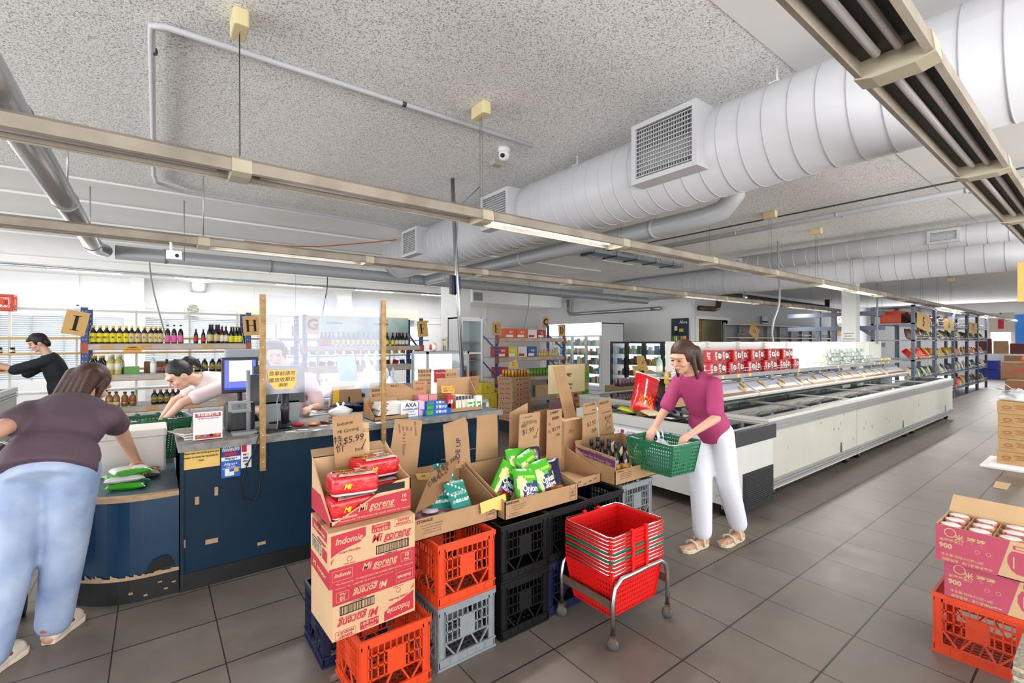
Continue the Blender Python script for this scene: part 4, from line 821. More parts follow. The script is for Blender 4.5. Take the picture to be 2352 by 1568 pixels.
def noodle_side(mb, w_, h, O, U, V, N_):
    O = Vector(O); U = Vector(U); V = Vector(V); N_ = Vector(N_)
    def q(x, z, a, b, m, e=1): mb.m = m; mb.quad(O+U*x*w_+V*z*h+N_*.0006*e, U, V, a*w_, b*h)
    q(0, 0, 1, .3, 1); q(.1, .78, .8, .2, 1); q(.1, .42, .5, .22, 3); q(.13, .44, .44, .18, 4, 2)
    x = .15
    while x < .53: q(x, .45, .02, .16, 3, 3); x += .04
    mb.m = 0; mb.text('Mi goreng', O+U*.5*w_+V*.15*h+N_*.002, U, V, .13*h, .03, .3, .7*w_); mb.m = 0; mb.text('Indomie', O+U*.5*w_+V*.87*h+N_*.002, U, V, .12*h, .03, .3, .6*w_)
    mb.m = 1; mb.text('goreng', O+U*.6*w_+V*.7*h+N_*.002, U, V, .1*h, .03, .3, .5*w_); q(.65, .42, .25, .2, 1)
def noodle_carton(w_, dp, h):
    t = thing('noodle_carton', 'x', 'carton'); mb = MB(); mb.box(0, 0, 0, w_, dp, h)
    mb2 = mb; noodle_face(mb, w_, h, (0, 0, 0), (1, 0, 0), (0, 0, 1), (0, -1, 0)); noodle_side(mb, dp, h, (0, dp, 0), (0, -1, 0), (0, 0, 1), (-1, 0, 0))
    mb.build('carton_body', [NTAN, NRED, NRED, INK, NPALE], t)
    mb = MB(); mb.box(.0, dp*.4, h, w_, dp*.6, h+.001); mb.box(-.001, dp*.4, h-.05, 0, dp*.6, h); mb.build('packing_tape', glass('tape_glass', (.9, .86, .8), .2), t)
    return t
nc = noodle_carton(.385, .3, .235)
nc['label'] = 'red and tan instant noodle carton, upright, in the middle of its stack'; nc['group'] = 'instant noodle cartons'; nc.location = (.578, 2.005, .545); nc.rotation_euler = (0, 0, -.015)
dup(nc, (.6+.385, 2.045, .303+.236), label='instant noodle carton printed upside down, resting on the orange crate', rot=(0, PI, .03)).scale = (1, 1, 1)
D.objects['noodle_carton.001']['group'] = 'instant noodle cartons'
# open top noodle tray
def openbox(mb, w_, dp, hf, hb, hl=None, hr=None, t_=.005, floor=True, m=0, mi=1):
    """open carton: front, back, left, right heights; sides may slope (pair)"""
    hl = hl or (hf, hb); hr = hr or (hf, hb); mb.m = m
    if floor: mb.box(0, 0, 0, w_, dp, .004)
    mb.box(0, 0, 0, w_, t_, hf); mb.box(0, dp-t_, 0, w_, dp, hb)
    for x, (a, b) in ((0, hl), (w_-t_, hr)):
        mb.add([(x, 0, 0), (x, dp, 0), (x, dp, b), (x, 0, a), (x+t_, 0, 0), (x+t_, dp, 0), (x+t_, dp, b), (x+t_, 0, a)], [(0, 1, 2, 3), (7, 6, 5, 4), (0, 3, 7, 4), (1, 5, 6, 2), (3, 2, 6, 7)])
t = thing('noodle_carton', 'opened instant noodle carton on top of the stack, its front corner cut away', 'carton', (.6, 2.06, .785), 0, 'instant noodle cartons')
mb = MB(); w_ = .37; dp = .3; mb.m = 0; mb.box(0, 0, 0, w_, dp, .004)
mb.panel([(0, 0, 0), (w_, 0, 0), (w_, 0, .15), (.3, 0, .145), (.03, 0, .02), (0, 0, .02)], -.005)
mb.box(0, dp-.005, 0, w_, dp, .235); mb.panel([(0, 0, 0), (0, 0, .02), (0, dp, .24), (0, dp, 0)], -.005); mb.panel([(w_, 0, 0), (w_, dp, 0), (w_, dp, .27), (w_, .1, .17), (w_, 0, .15)], -.005)
def qf(x, z, a, b, m): mb.m = m; mb.quad((x, -.0006, z), (1, 0, 0), (0, 0, 1), a, b)
mb.m = 1; mb.add([(.002, -.0006, .0), (w_, -.0006, 0), (w_, -.0006, .095), (.19, -.0006, .088), (.04, -.0006, .02)], [(0, 1, 2, 3, 4)])
qf(.2, .105, .14, .032, 3); mb.m = 0; mb.text('Mi goreng', (.2, -.003, .055), (1, 0, 0), (0, 0, 1), .045, .018, .3, .17); mb.text('FRIED NOODLES', (.24, -.003, .033), (1, 0, 0), (0, 0, 1), .013, .02); mb.text('10', (.335, -.003, .07), (1, 0, 0), (0, 0, 1), .024, .04); mb.text('Pack', (.335, -.003, .05), (1, 0, 0), (0, 0, 1), .015, .03); mb.text('Manufactured by : PT INDOFOOD CBP SUKSES MAKMUR Tbk - Indonesia', (.2, -.003, .014), (1, 0, 0), (0, 0, 1), .011, .01, 0, .33); mb.text('Indomie', (.08, -.003, .03), (1, 0, 0), (0, 0, 1), .02, .03, .3)
mb.m = 1; mb.add([(-.0006, dp, 0), (-.0006, 0, 0), (-.0006, 0, .018), (-.0006, dp*.5, .1), (-.0006, dp, .1)], [(0, 1, 2, 3, 4)])
mb.build('tray', [NTAN, NRED, NRED, INK], t)
mb = MB(); mb.panel([(0, dp, .24), (w_, dp, .235), (w_-.01, dp+.05, .265), (.01, dp+.06, .262)], .004); mb.build('back_flap', CARD, t)
# ---------------------------------------------------------------- pillow packs
def zf(u, v, t_, k=3): return t_/2*(max(0, 1-abs(u)**k)**.5)*(max(0, 1-abs(v)**k)**.5)
def bag(name, w_, h, t_, mats, fn, texts=(), n=16, k=3, crimp=.06, wob=.06, seed=1):
    """soft packet lying flat: x width, y height, z thickness; fn(u,v,front) -> material index"""
    rr = random.Random(seed); mb = MB(); vs = []; fs = []; mm = []
    nz = [[rr.uniform(-1, 1) for _ in range(n+1)] for _ in range(n+1)]
    for s in (1, -1):
        for j in range(n+1):
            for i in range(n+1):
                u = 2*i/n-1; v = 2*j/n-1; z = zf(u, v*(1+crimp), t_, k)*(1+wob*nz[j][i]); x = u*w_/2*(1-.06*(1-v*v)*0); pin = 1-.08*abs(u)**6*(1-abs(v)**4)
                vs.append((x*pin, v*h/2*(1-.03*abs(u)**4), s*z))
    N2 = (n+1)**2
    for s in (0, 1):
        for j in range(n):
            for i in range(n):
                a = s*N2+j*(n+1)+i; f = (a, a+1, a+n+2, a+n+1); fs.append(f if s == 0 else f[::-1]); mm.append(fn(2*(i+.5)/n-1, 2*(j+.5)/n-1, s == 0))
    mb.v = vs; mb.f = fs; mb.mi = mm; mb.sm = [True]*len(fs)
    for (st, x, y, sz, mi, wt, sh, fit) in texts:
        b = len(mb.v); mb.m = mi; mb.smooth = False; mb.text(st, (x*w_/2, y*h/2, 0), (1, 0, 0), (0, 1, 0), sz, wt, sh, fit)
        for q in range(b, len(mb.v)): vx, vy, _ = mb.v[q]; mb.v[q] = (vx, vy, zf(vx/w_*2, vy/h*2*(1+crimp), t_, k)*(1+wob*.6)+.0012)
    return mb.build(name, mats)
GL = dict(rough=.22, coat=.4)
PR = mat('pack_gloss_red', '#c4101c', .25, coat=.3, bump=.6, bs=22); PW = mat('pack_gloss_white', '#e6e4e6', .25, bump=.25, bs=25); PY = mat('pack_yellow', '#f2c21f', .3); PO = mat('pack_orange', '#d9822f', .3); PG = mat('pack_gloss_green', '#3fa51e', .25, coat=.3, bump=.3, bs=25); PNV = mat('pack_navy', '#152a63', .3); PB = mat('pack_black', '#16181a', .3)
PTE = mat('pack_teal', '#0f7a6b', .3, bump=.2, bs=20); PPK = mat('pack_mauve', '#9c6a7e', .4); PGD = mat('pack_dark_green', '#116038', .3, bump=.25, bs=25); PLB = mat('pack_blue', '#2c86c8', .3)
def noodle_fn(u, v, f):
    if not f: return 0
    if v < -.62: return 1
    if -.62 <= v < -.3: return 1 if abs(u) < .93 else 0
    if v > .62: return 2 if u < -.1 and v < .82 else (1 if u > .1 and v > .7 else 0)
    if u > 0 and -.3 <= v < .5: return (3, 1)[(int((u+1)*9)+int((v+1)*7)) % 3 == 0]
    return 0
def box_bag(name, w_, dp, h, mats, seed=0):
    """plump brick pack of noodles standing on its base: superellipse block"""
    rr = random.Random(seed); mb = MB(); n = 14; vs = []; fs = []; mm = []
    rings = [(-1, .0), (-1, .82), (-.9, .95), (-.7, 1), (-.3, 1.01), (.1, 1.0), (.5, 1), (.75, .99), (.92, .94), (1, .82), (1.05, .5), (1.06, 0)]
    S = 40
    for z, r in rings:
        for k in range(S):
            a = 2*PI*k/S; c, s = math.cos(a), math.sin(a); e = .22
            x = abs(c)**e*(1 if c > 0 else -1); y = abs(s)**e*(1 if s > 0 else -1); q = 1+rr.uniform(-.012, .012)
            vs.append((x*w_/2*r*q, y*dp/2*r*q, (z+1)*h/2+rr.uniform(-.002, .002)*(r > .3)))
    for i in range(len(rings)-1):
        for k in range(S):
            fs.append((i*S+k, i*S+(k+1) % S, (i+1)*S+(k+1) % S, (i+1)*S+k)); zz = i
            mm.append(1 if i in (1, 2) else 0)
    mb.v = vs; mb.f = fs; mb.mi = mm; mb.sm = [True]*len(fs)
    T = h*1.035; mb.smooth = False
    mb.m = 1; mb.add([(-w_*.38, -dp*.46, T*.985), (w_*.43, -dp*.46, T*.985), (w_*.42, -dp*.2, T+.001), (-w_*.3, -dp*.18, T+.001)], [(0, 1, 2, 3)])
    mb.m = 3; mb.add([(0.0, -dp*.16, T+.002), (w_*.42, -dp*.18, T+.002), (w_*.42, dp*.12, T+.002), (w_*.1, dp*.14, T+.002)], [(0, 1, 2, 3)])
    for k in range(7): mb.m = (1, 2, 4)[k % 3]; mb.quad((w_*(.02+.05*k), -dp*.1+.01*(k % 2), T+.003), (1, .3, 0), (0, 1, 0), .014, .012)
    mb.m = 4; mb.quad((-w_*.4, dp*.24, T+.001), (1, 0, 0), (0, 1, 0), w_*.45, dp*.08); mb.m = 1; mb.quad((w_*.1, dp*.2, T+.001), (1, 0, 0), (0, 1, 0), w_*.3, dp*.2); mb.m = 5; mb.quad((w_*.22, dp*.16, T+.002), (1, 0, 0), (0, 1, 0), w_*.16, dp*.07)
    mb.m = 2; mb.text('Mi\ngoreng', (-w_*.2, 0, T+.004), (1, 0, 0), (0, 1, 0), .04, .02, .3, w_*.38)
    mb.m = 6; mb.text('NET 10 x 85g packs', (0, -dp*.27, T+.003), (1, 0, 0), (0, 1, 0), .014, .02, 0, w_*.5); mb.m = 0; mb.text('EXPORT PRODUCT', (-w_*.02, -dp*.37, T+.002), (1, 0, 0), (0, 1, 0), .012, .02, 0, w_*.44)
    mb.m = 2; mb.text('Mi', (-w_*.2, -dp/2-.003, h*.5), (1, 0, 0), (0, 0, 1), .03, .04, .3)
    return mb.build(name, mats)
nm = [PR, PW, PY, PO, PG, PNV, INK]
k1 = box_bag('noodle_pack', .205, .15, .085, nm, 1)
tag(k1, 'glossy red bag of instant noodles at the left of the open noodle carton', 'noodle pack', 'red instant noodle packs'); k1.location = (.715, 2.13, .9); k1.rotation_euler = (-.03, .03, -.06)
for loc, rt, lb in (((.865, 2.25, .925), (0, .02, .12), 'glossy red bag of instant noodles at the right of the open noodle carton'), ((.71, 2.145, .8), (0, 0, .05), 'red noodle bag wedged underneath the left one in the open carton'), ((.865, 2.24, .82), (0, 0, 0), 'red noodle bag hidden under the right one in the open carton')):
    o = k1.copy(); COL.objects.link(o); o.location = loc; o.rotation_euler = rt; o['label'] = lb
# ---------------------------------------------------------------- outlined cardboard pieces standing in the boxes
def cut(name, label, cat, px, y, m, texts=(), dy=0, th=.004, lean=0, group=None):
    """flat piece of board measured as an outline in the plane y=const (dy: top leans back)"""
    P = [at(a, b, y=y) for a, b in px]; zmin = min(p.z for p in P); x0 = sum(p.x for p in P)/len(P)
    Q = [Vector((p.x-x0, (p.z-zmin)*dy, p.z-zmin)) for p in P]; mb = MB()
    if (Q[1]-Q[0]).cross(Q[2]-Q[0]).y > 0: Q.reverse()
    nrm = (Q[1]-Q[0]).cross(Q[2]-Q[0]).normalized(); mb.panel(Q, -th)
    U = Vector((1, 0, 0)); V = Vector((0, dy, 1)).normalized()
    for (a, b, sz, st, mi, wt, sh, rot) in texts:
        p = at(a, b, y=y); mb.m = mi; u = U; v = V
        if rot: u = (U*math.cos(rot)+V*math.sin(rot)); v = (V*math.cos(rot)-U*math.sin(rot))
        mb.text(st, Vector((p.x-x0, (p.z-zmin)*dy-.0016, p.z-zmin)), u, v, sz, wt, sh)
    return tag(mb.build(name, [m, INK, mat('purple_ink', '#4a1d4a', .8), REDINK, mat('green_ink', '#3f5a3a', .8), mat('purple_band', '#5c2a66', .7)], loc=(x0, y, zmin)), label, cat, group)
SG = 'cardboard price signs standing in the front boxes'
cut('price_sign', 'tall cardboard price sign reading Indomie Mi Goreng 5.99 a pack', 'sign', ((763, 957), (831, 948), (840, 1085), (771, 1085)), 2.31, CARD, ((792, 972, .024, 'Indomie', 1, 0, .2, .1), (799, 988, .024, 'Mi Goreng', 1, 0, .2, .12), (776, 1012, .045, '特', 1, 0, 0, .05), (781, 1030, .045, '价', 1, 0, 0, .05), (811, 1008, .046, '$5.99', 1, 0, .2, .12), (833, 1020, .06, '/', 1, 0, .3, .1), (824, 1031, .022, 'Pack', 1, 0, .2, .1)), group=SG)
cut('cardboard_strip', 'narrow cardboard flap peeking out right of the noodle price sign', 'cardboard', ((831, 970), (847, 970), (850, 1060), (833, 1060)), 2.335, CARDL, ((841, 988, .02, '三三', 1, 0, 0, 0),))
# storage box (leftmost egg carton with yam snacks)
def eggbox(label, loc, rz, w_, dp, hf, hb, hl, hr, prints):
    t = thing('egg_carton', label, 'cardboard box', loc, rz, 'cut-down egg cartons on the crates'); mb = MB(); openbox(mb, w_, dp, hf, hb, hl, hr)
    for (x, z, sz, st, mi, wt) in prints: mb.m = mi; mb.text(st, (x, -.0018, z), (1, 0, 0), (0, 0, 1), sz, wt)
    mb.m = 1
    for k in range(4):
        for a in ((w_-.07, .012+k*.022, .05, .0012), (w_-.07, .012, .0012, .088), (w_-.02, .012, .0012, .088)): mb.quad((a[0], -.0008, a[1]), (1, 0, 0), (0, 0, 1), a[2], a[3])
    mb.build('box_walls', [CARD, mat('brown_print', '#4e2a3a', .8)], t); return t
eb = eggbox('cut-down cardboard egg carton marked STORAGE holding the teal yam sticks', (1.0, 2.09, .606), .0, .5, .4, .105, .24, (.1, .24), (.1, .24), [(.06, .09, .02, 'STORAGE', 1, .03), (.1, .068, .009, '• store at 15°C in a cool dry place', 1, 0), (.1, .055, .009, '• store away from strong odours', 1, 0), (.1, .042, .009, '• shelf life : see date on box', 1, 0), (.1, .029, .009, '• stack no more than six high', 1, 0), (.455, .05, .012, '600\n500\nGRAMS', 1, 0)])
eggbox('cut-down egg carton marked HANDLING holding green onion ring bags', (1.515, 2.04, .606), .0, .56, .42, .1, .22, (.1, .24), (.1, .2), [(.05, .088, .018, 'HANDLING', 1, .03), (.09, .07, .008, '• load away from direct sunlight', 1, 0), (.09, .058, .008, '• do not drop or throw carton', 1, 0), (.09, .046, .008, '• keep dry and clean', 1, 0), (.07, .028, .008, 'Mob: 0400 221 317', 1, 0), (.07, .018, .008, 'Email: eggs@farmfresh.com', 1, 0), (.512, .05, .011, '700\n600\n500\nGRAMS', 1, 0)])
t = thing('egg_carton', 'small empty cardboard tray with torn rim between the onion rings and the bottles', 'cardboard box', (2.1, 2.2, .606), 0, 'cut-down egg cartons on the crates'); mb = MB(); openbox(mb, .36, .36, .06, .19, (.05, .19), (.07, .19)); mb.m = 1
for k in range(6): mb.quad((.04+k*.05, -.001, .01+.01*(k % 3)), (1, 0, .2), (0, 0, 1), .03, .006)
mb.build('box_walls', [CARD, mat('brown_print', '#4e2a3a', .8)], t)
t = thing('egg_carton', 'brown egg carton with a purple printed band holding sauce bottles, end of the row', 'cardboard box', (2.47, 2.08, .606), 0, 'cut-down egg cartons on the crates'); mb = MB(); w_ = .52; dp = .38
openbox(mb, w_, dp, .1, .24, (.19, .22), (.2, .24)); mb.m = 2; mb.add([(-.001, dp, .2), (-.001, .0, .17), (-.001, 0, .12), (-.001, dp*.72, .145)], [(0, 1, 2, 3)])
mb.m = 0; mb.text('Deer Bay Premier Eggs', (-.0025, .17, .152), (0, -1, -.08), (0, -.08, 1), .024, .02, 0, .28); mb.text('AUSTRALIAN PRODUCE', (-.0025, .1, .13), (0, -1, -.08), (0, -.08, 1), .011, .01); mb.m = 1; mb.text('15 x 1 Dozen', (-.0025, .18, .19), (0, -1, -.08), (0, -.08, 1), .024, .01); mb.text('STORAGE', (.05, -.002, .088), (1, 0, 0), (0, 0, 1), .014, .03)
for k in range(4): mb.text('• keep refrigerated and dry at all times', (.11, -.002, .072-k*.012), (1, 0, 0), (0, 0, 1), .008)
for k in range(5): mb.quad((-.001, .07, .01+k*.022), (0, -1, 0), (0, 0, 1), .06, .0012)
mb.build('box_walls', [CARD, mat('brown_print', '#4e2a3a', .8), mat('purple_band', '#5c2a66', .7)], t)
cut('price_sign', 'upright cardboard flap printed with a grams size table', 'sign', ((908, 962), (970, 965), (957, 1090), (890, 1090), (897, 1035)), 2.47, CARD, ((917, 984, .016, 'GRAMS', 2, 0, 0, -1.5), (926, 984, .016, '500', 2, 0, 0, -1.5), (935, 984, .016, '600', 2, 0, 0, -1.5), (944, 984, .016, '700', 2, 0, 0, -1.5), (954, 984, .016, 'BEE RANGE', 2, 0, 0, -1.5), (928, 1018, .024, '15 x 1 Dozen', 2, 0, 0, -1.6)), group=SG)
cut('price_sign', 'upright cardboard flap with a slanted top printed SIDE UP sideways', 'sign', ((1018, 975), (1068, 958), (1074, 970), (1082, 1075), (1026, 1075)), 2.45, CARD, ((1052, 1035, .045, 'SIDE UP', 2, .02, 0, 1.5),), group=SG)
cut('price_sign', 'blank upright cardboard flap right of the slanted one', 'sign', ((1096, 955), (1142, 950), (1146, 1072), (1093, 1072)), 2.5, CARD, group=SG)
cut('price_sign', 'leaning cardboard strip inside the yam box priced 6.29 each', 'sign', ((952, 1180), (1004, 1090), (1068, 1053), (1069, 1062), (1040, 1110), (1002, 1155)), 2.2, CARDD, ((1042, 1072, .03, '紫薯餅 300g', 1, 0, .1, .45), (1022, 1097, .035, '特 $6.29', 1, 0, .1, .45), (1005, 1110, .03, '价 /EA', 1, 0, .1, .45)), dy=.35, group=SG)
cut('price_sign', 'wide plain cardboard flap rising behind the 1.99 sign', 'sign', ((1171, 948), (1212, 925), (1212, 1075), (1170, 1075)), 2.47, CARD, group=SG)
cut('price_sign', 'cardboard price sign reading 1.99 each in green and black', 'sign', ((1194, 952), (1241, 945), (1236, 1090), (1188, 1090)), 2.36, CARD, ((1213, 957, .018, 'Nongshim', 4, 0, .2, .08), (1216, 970, .028, '洋葱圈50g', 4, 0, .1, .08), (1204, 979, .022, '特价:', 1, 0, 0, .08), (1213, 990, .046, '$1.99', 1, -.01, .1, .12), (1232, 992, .06, '/', 1, 0, .3, .1), (1229, 1003, .026, 'EA', 1, 0, .1, .1)), group=SG)
cut('price_sign', 'brown cardboard flap between the 1.99 and 2.99 signs', 'sign', ((1226, 945), (1262, 938), (1262, 1060), (1240, 1060), (1240, 960)), 2.52, CARDD, ((1240, 1000, .03, 'UP', 3, .03, 0, 1.57),), group=SG)
cut('price_sign', 'cardboard price sign reading 2.99 each for hotpot base', 'sign', ((1257, 942), (1291, 938), (1289, 1052), (1255, 1052)), 2.44, CARD, ((1273, 947, .022, '玉林麻辣', 1, .01, 0, .1), (1276, 960, .024, '香锅料', 1, .01, 0, .1), (1262, 975, .022, '特', 1, 0, 0, 0), (1262, 992, .022, '价:', 1, 0, 0, 0), (1277, 984, .034, '$2.99', 1, 0, .1, .15), (1281, 998, .026, '/EA', 1, 0, .2, .15)), group=SG)
cut('cardboard_strip', 'long ribbed cardboard strip leaning left behind the sauce bottles', 'cardboard', ((1287, 843), (1313, 840), (1352, 1069), (1322, 1069)), 2.6, CARD, tuple((1299+(k*2.1), 858+k*11, .03, '————', 1, -.02, 0, .05) for k in range(0)), dy=.1)
cut('price_sign', 'cardboard price sign reading 2.50 each for dark soy sauce', 'sign', ((1340, 927), (1370, 923), (1377, 1045), (1337, 1045)), 2.45, CARD, ((1355, 930, .022, '大吉羊老抽', 1, 0, 0, .1), (1364, 941, .016, '500ml', 1, 0, .1, .1), (1354, 950, .02, 'Dark soy sauce', 1, 0, .1, .05), (1358, 972, .045, '$2.50', 1, -.01, .1, .2), (1364, 988, .04, '/EA', 1, 0, .1, .2)), group=SG)
cut('price_sign', 'cardboard price sign with a crossed-out price above 2.99', 'sign', ((1374, 920), (1403, 912), (1415, 1045), (1380, 1045)), 2.5, CARD, ((1387, 925, .022, '黑龍玉米粉', 1, 0, 0, .1), (1392, 946, .018, 'Corn Powder', 1, 0, .1, .1), (1396, 957, .034, '$4.20', 1, 0, .1, .15), (1396, 968, .07, '╳', 1, 0, 0, .2), (1398, 983, .028, '$2.99', 4, 0, .1, .1)), group=SG)
o = cut('cardboard_box', 'tall brown carton printed with red characters SALTED behind the bottles', 'cardboard box', ((1297, 968), (1337, 960), (1340, 1045), (1296, 1045)), 2.55, CARD, ((1312, 990, .035, '(鮮)', 3, 0, 0, 0), (1327, 1016, .04, '咸 鴨', 3, .01, 0, .1), (1322, 1027, .02, 'SALTED', 3, .02, 0, .1)), th=.12)
# hanging yellow note
cut('price_note', 'crumpled yellow handwritten note hanging over the front edge of the yam box', 'note', ((1102, 1155), (1160, 1133), (1163, 1150), (1168, 1165), (1150, 1172), (1133, 1168), (1105, 1180)), 2.075, YPAP, ((1127, 1152, .022, '椿和家山楂棒糖', 1, 0, 0, .3), (1128, 1162, .02, '松白蒜香瓜子 105g', 1, -.01, 0, .3)), th=.002)
cut('price_note', 'small yellow note on the rear wall of the yam box', 'note', ((954, 1088), (990, 1085), (990, 1100), (960, 1102)), 2.46, YPAP, ((972, 1093, .012, '特價', 1, 0, 0, 0),), th=.002)
# contents: teal yam sticks, purple cakes
def yam_fn(u, v, f):
    if not f: return 0
    if v < -.45 and abs(u) < .75: return 1
    if (int((u+1)*8)*7+int((v+1)*8)*3) % 11 == 0 and v > .1: return 2
    return 0
b1 = bag('snack_pouch', .14, .2, .03, [PTE, PPK, PAPER, PY], yam_fn, [('小熊形山楂棒', 0, -.1, .02, 2, .02, 0, .11), ('ベビーシェイプ\nサンザシスティック', .0, .3, .012, 2, .02, .2, .1)])
tag(b1, 'teal pouch of hawthorn sticks, front one in the yam box', 'snack pouch', 'teal snack pouches'); b1.location = (1.3, 2.16, .735); b1.rotation_euler = (1.0, 0, .15)
for loc, rt, lb in (((1.29, 2.3, .8), (1.25, .1, .1), 'teal pouch of hawthorn sticks standing behind the front one'), ((1.23, 2.24, .72), (.9, 0, -.2), 'teal pouch of hawthorn sticks half hidden by the leaning price strip')):
    o = b1.copy(); COL.objects.link(o); o.location = loc; o.rotation_euler = rt; o['label'] = lb
t = thing('cake_tub', 'round clear tub of purple yam cakes at the front of the yam box', 'food tub', (1.16, 2.2, .6)); mb = MB(); mb.T = TR(0, 0, 0); mb.lathe([(.09, 0), (.1, .035), (.105, .04)], 28); mb.build('tub', mat('tub_amber', '#b9822f', .25), t)
for k in range(7): a = k*PI/3.5; mb = MB(); mb.lathe([(.02, .03), (.033, .045), (.03, .062), (.012, .068)], 12, (math.cos(a)*.058*(k < 6), math.sin(a)*.058*(k < 6), 0)); mb.build('yam_cake', PPK, t)
mb = MB(); mb.lathe([(.104, .04), (.1, .07), (.06, .08), (.0, .082)], 28); mb.build('lid', glass('clear_glass'), t); mb = MB(); mb.lathe([(.045, .083), (.045, .085)], 8); mb.build('label_sticker', mat('pale_lilac', '#cdbfd0', .5), t)
t['label'] = 'round clear-lidded tub of purple yam cakes at the front of the yam box'; t.location = (1.15, 2.205, .611)
# onion ring bags
def onion_fn(u, v, f):
    if not f: return 0
    d = (v-.0)-.25*u
    if -.72 < v-.2*u < .25 and u > -.55 and u < .8: return 2 if v-.2*u > -.45 else (3 if v-.2*u > -.6 else 0)
    if (u+.55)**2+(v-.25)**2 < .14: return 4
    if abs(u+.55) < .2 and v < .3: return 4
    if v > .45 and abs(u-.2) < .4 and v < .6: return 5
    if u > .3 and v < -.7: return 5
    return 0
b2 = bag('onion_ring_bag', .17, .24, .07, [PG, PG, PNV, PR, mat('ring_cream', '#e6e29a', .4), mat('lime', '#a5d332', .4), PAPER], onion_fn, [('Onion', .05, -.0, .05, 6, .03, 0, .1), ('Rings', .2, -.28, .04, 6, .03, 0, .085), ('Flavoured', -.15, -.35, .014, 6, .01, 0, .045)], wob=.1)
tag(b2, 'green bag of onion ring snacks at the front left of the HANDLING box', 'snack bag', 'green onion ring bags'); b2.location = (1.73, 2.12, .715); b2.rotation_euler = (1.15, .12, -.12)
for loc, rt, lb in (((1.89, 2.15, .735), (1.2, -.1, .12), 'green bag of onion ring snacks at the front right of the HANDLING box'), ((1.66, 2.24, .735), (1.3, .7, -.1), 'green onion ring bag tipped to the left behind the front bag'), ((1.8, 2.3, .79), (1.3, .1, .1), 'green onion ring bag standing at the back of the HANDLING box'), ((1.86, 2.23, .78), (1.1, -.3, .2), 'green onion ring bag squeezed between the front right one and the back one')):
    o = b2.copy(); COL.objects.link(o); o.location = loc; o.rotation_euler = rt; o['label'] = lb
b3 = bag('snack_bag', .16, .22, .05, [mat('navy_gloss', '#131a3d', .25), PNV, PY, PO], lambda u, v, f: (2 if f and abs(u-.2) < .2 and abs(v) < .3 else (3 if f and v < -.6 else 0)), [('薯片', 0, .5, .03, 2, .02, 0, .06)])
tag(b3, 'navy blue snack bag at the right end of the HANDLING box', 'snack bag', 'navy snack bags'); b3.location = (2.0, 2.22, .72); b3.rotation_euler = (1.0, -.2, -.7)
o = b3.copy(); COL.objects.link(o); o.location = (1.97, 2.36, .8); o.rotation_euler = (1.4, 0, 0); o['label'] = 'navy blue snack bag standing at the back of the HANDLING box'
# sauce bottles and yellow pouches in the egg carton
def bottle(name, prof, glassm, capm, cap_from, lab=None, labm=None, n=14, label_r=None):
    t = thing(name, 'x', 'bottle'); body = [p for p in prof if p[1] <= cap_from]; cap = [p for p in prof if p[1] >= cap_from]
    mb = MB(); mb.lathe(body, n); mb.build('glass_body', glassm, t); mb = MB(); mb.lathe(cap, n); mb.build('cap', capm, t)
    if lab: mb = MB(); r = label_r; mb.lathe([(r-.001, lab[0]), (r+.0012, lab[0]+.001), (r+.0012, lab[1]-.001), (r-.001, lab[1])], n); mb.build('label', labm, t)
    return t
DKG = mat('dark_glass', '#0d0b0c', .12, coat=.5); AMB = mat('amber_glass', '#2c120a', .15, coat=.4); YLB = mat('yellow_label', '#ddd02a', .6); BEIG = mat('beige_label', '#cdbb84', .6); PKL = mat('pink_label', '#d8669a', .6)
snack_lab = mat('bean_label', '#a9772f', .6, var=.4, vs=60)
sb = bottle('sauce_bottle', [(.032, 0), (.033, .01), (.033, .13), (.028, .155), (.0135, .185), (.0125, .21), (.0145, .211), (.0145, .25), (.012, .252)], DKG, BLACK, .21, (.02, .12), snack_lab, label_r=.033)
K = Kind(sb)
for i, (x, y) in enumerate(((2.63, 2.13), (2.56, 2.15), (2.58, 2.23), (2.52, 2.28), (2.65, 2.22), (2.6, 2.31), (2.67, 2.31), (2.55, 2.37), (2.64, 2.39))):
    K.put((x, y, .611), R_.uniform(0, 6), ('dark soy sauce bottle with bean label, nearest the front of the egg carton', 'black-capped sauce bottle second from the front in the egg carton', 'black-capped sauce bottle in the middle of the left half of the egg carton', 'black-capped sauce bottle against the left wall of the egg carton', 'black-capped sauce bottle right behind the one with the visible label', 'black-capped sauce bottle in the middle of the cluster in the egg carton', 'black-capped sauce bottle at the right of the third row in the egg carton', 'black-capped sauce bottle at the back left of the egg carton', 'black-capped sauce bottle at the back right of the cluster in the egg carton')[i], 'dark sauce bottles in the egg carton')
mb = MB(); mb.bb(0, 0, 0, .085, .05, .15, .012); mb.add([(-.042, -.02, .15), (.042, -.02, .15), (.03, 0, .175), (-.03, 0, .175), (-.042, .02, .15), (.042, .02, .15)], [(0, 1, 2, 3), (5, 4, 3, 2)])
yp = thing('flour_pouch', 'x', 'pouch'); mb.build('pouch', mat('pale_yellow_pouch', '#dccb8a', .4, bump=.3, bs=15), yp)
mb = MB(); mb.box(-.0, -.0265, .02, .04, -.025, .085); mb.m = 1; mb.box(.0, -.027, .02, .04, -.0265, .04); mb.m = 2; mb.box(.012, -.0272, .045, .028, -.0266, .07); mb.build('label', [PAPER, PO, INK], yp); mb = MB(); mb.panel([(-.03, 0, .172), (.03, 0, .172), (.055, .0, .205), (.0, .0, .195)], .002); mb.build('twisted_top', mat('film_white', '#e6e4da', .3), yp)
yp['label'] = 'pale yellow paper pouch with a picture label leaning right in the egg carton'; yp['group'] = 'yellow pouches in the egg carton'; yp.location = (2.83, 2.16, .625); yp.rotation_euler = (0, -.35, .1)
dup(yp, (2.73, 2.21, .625), rot=(0, -.25, .1), label='pale yellow paper pouch behind the labelled one, next to the bottles')
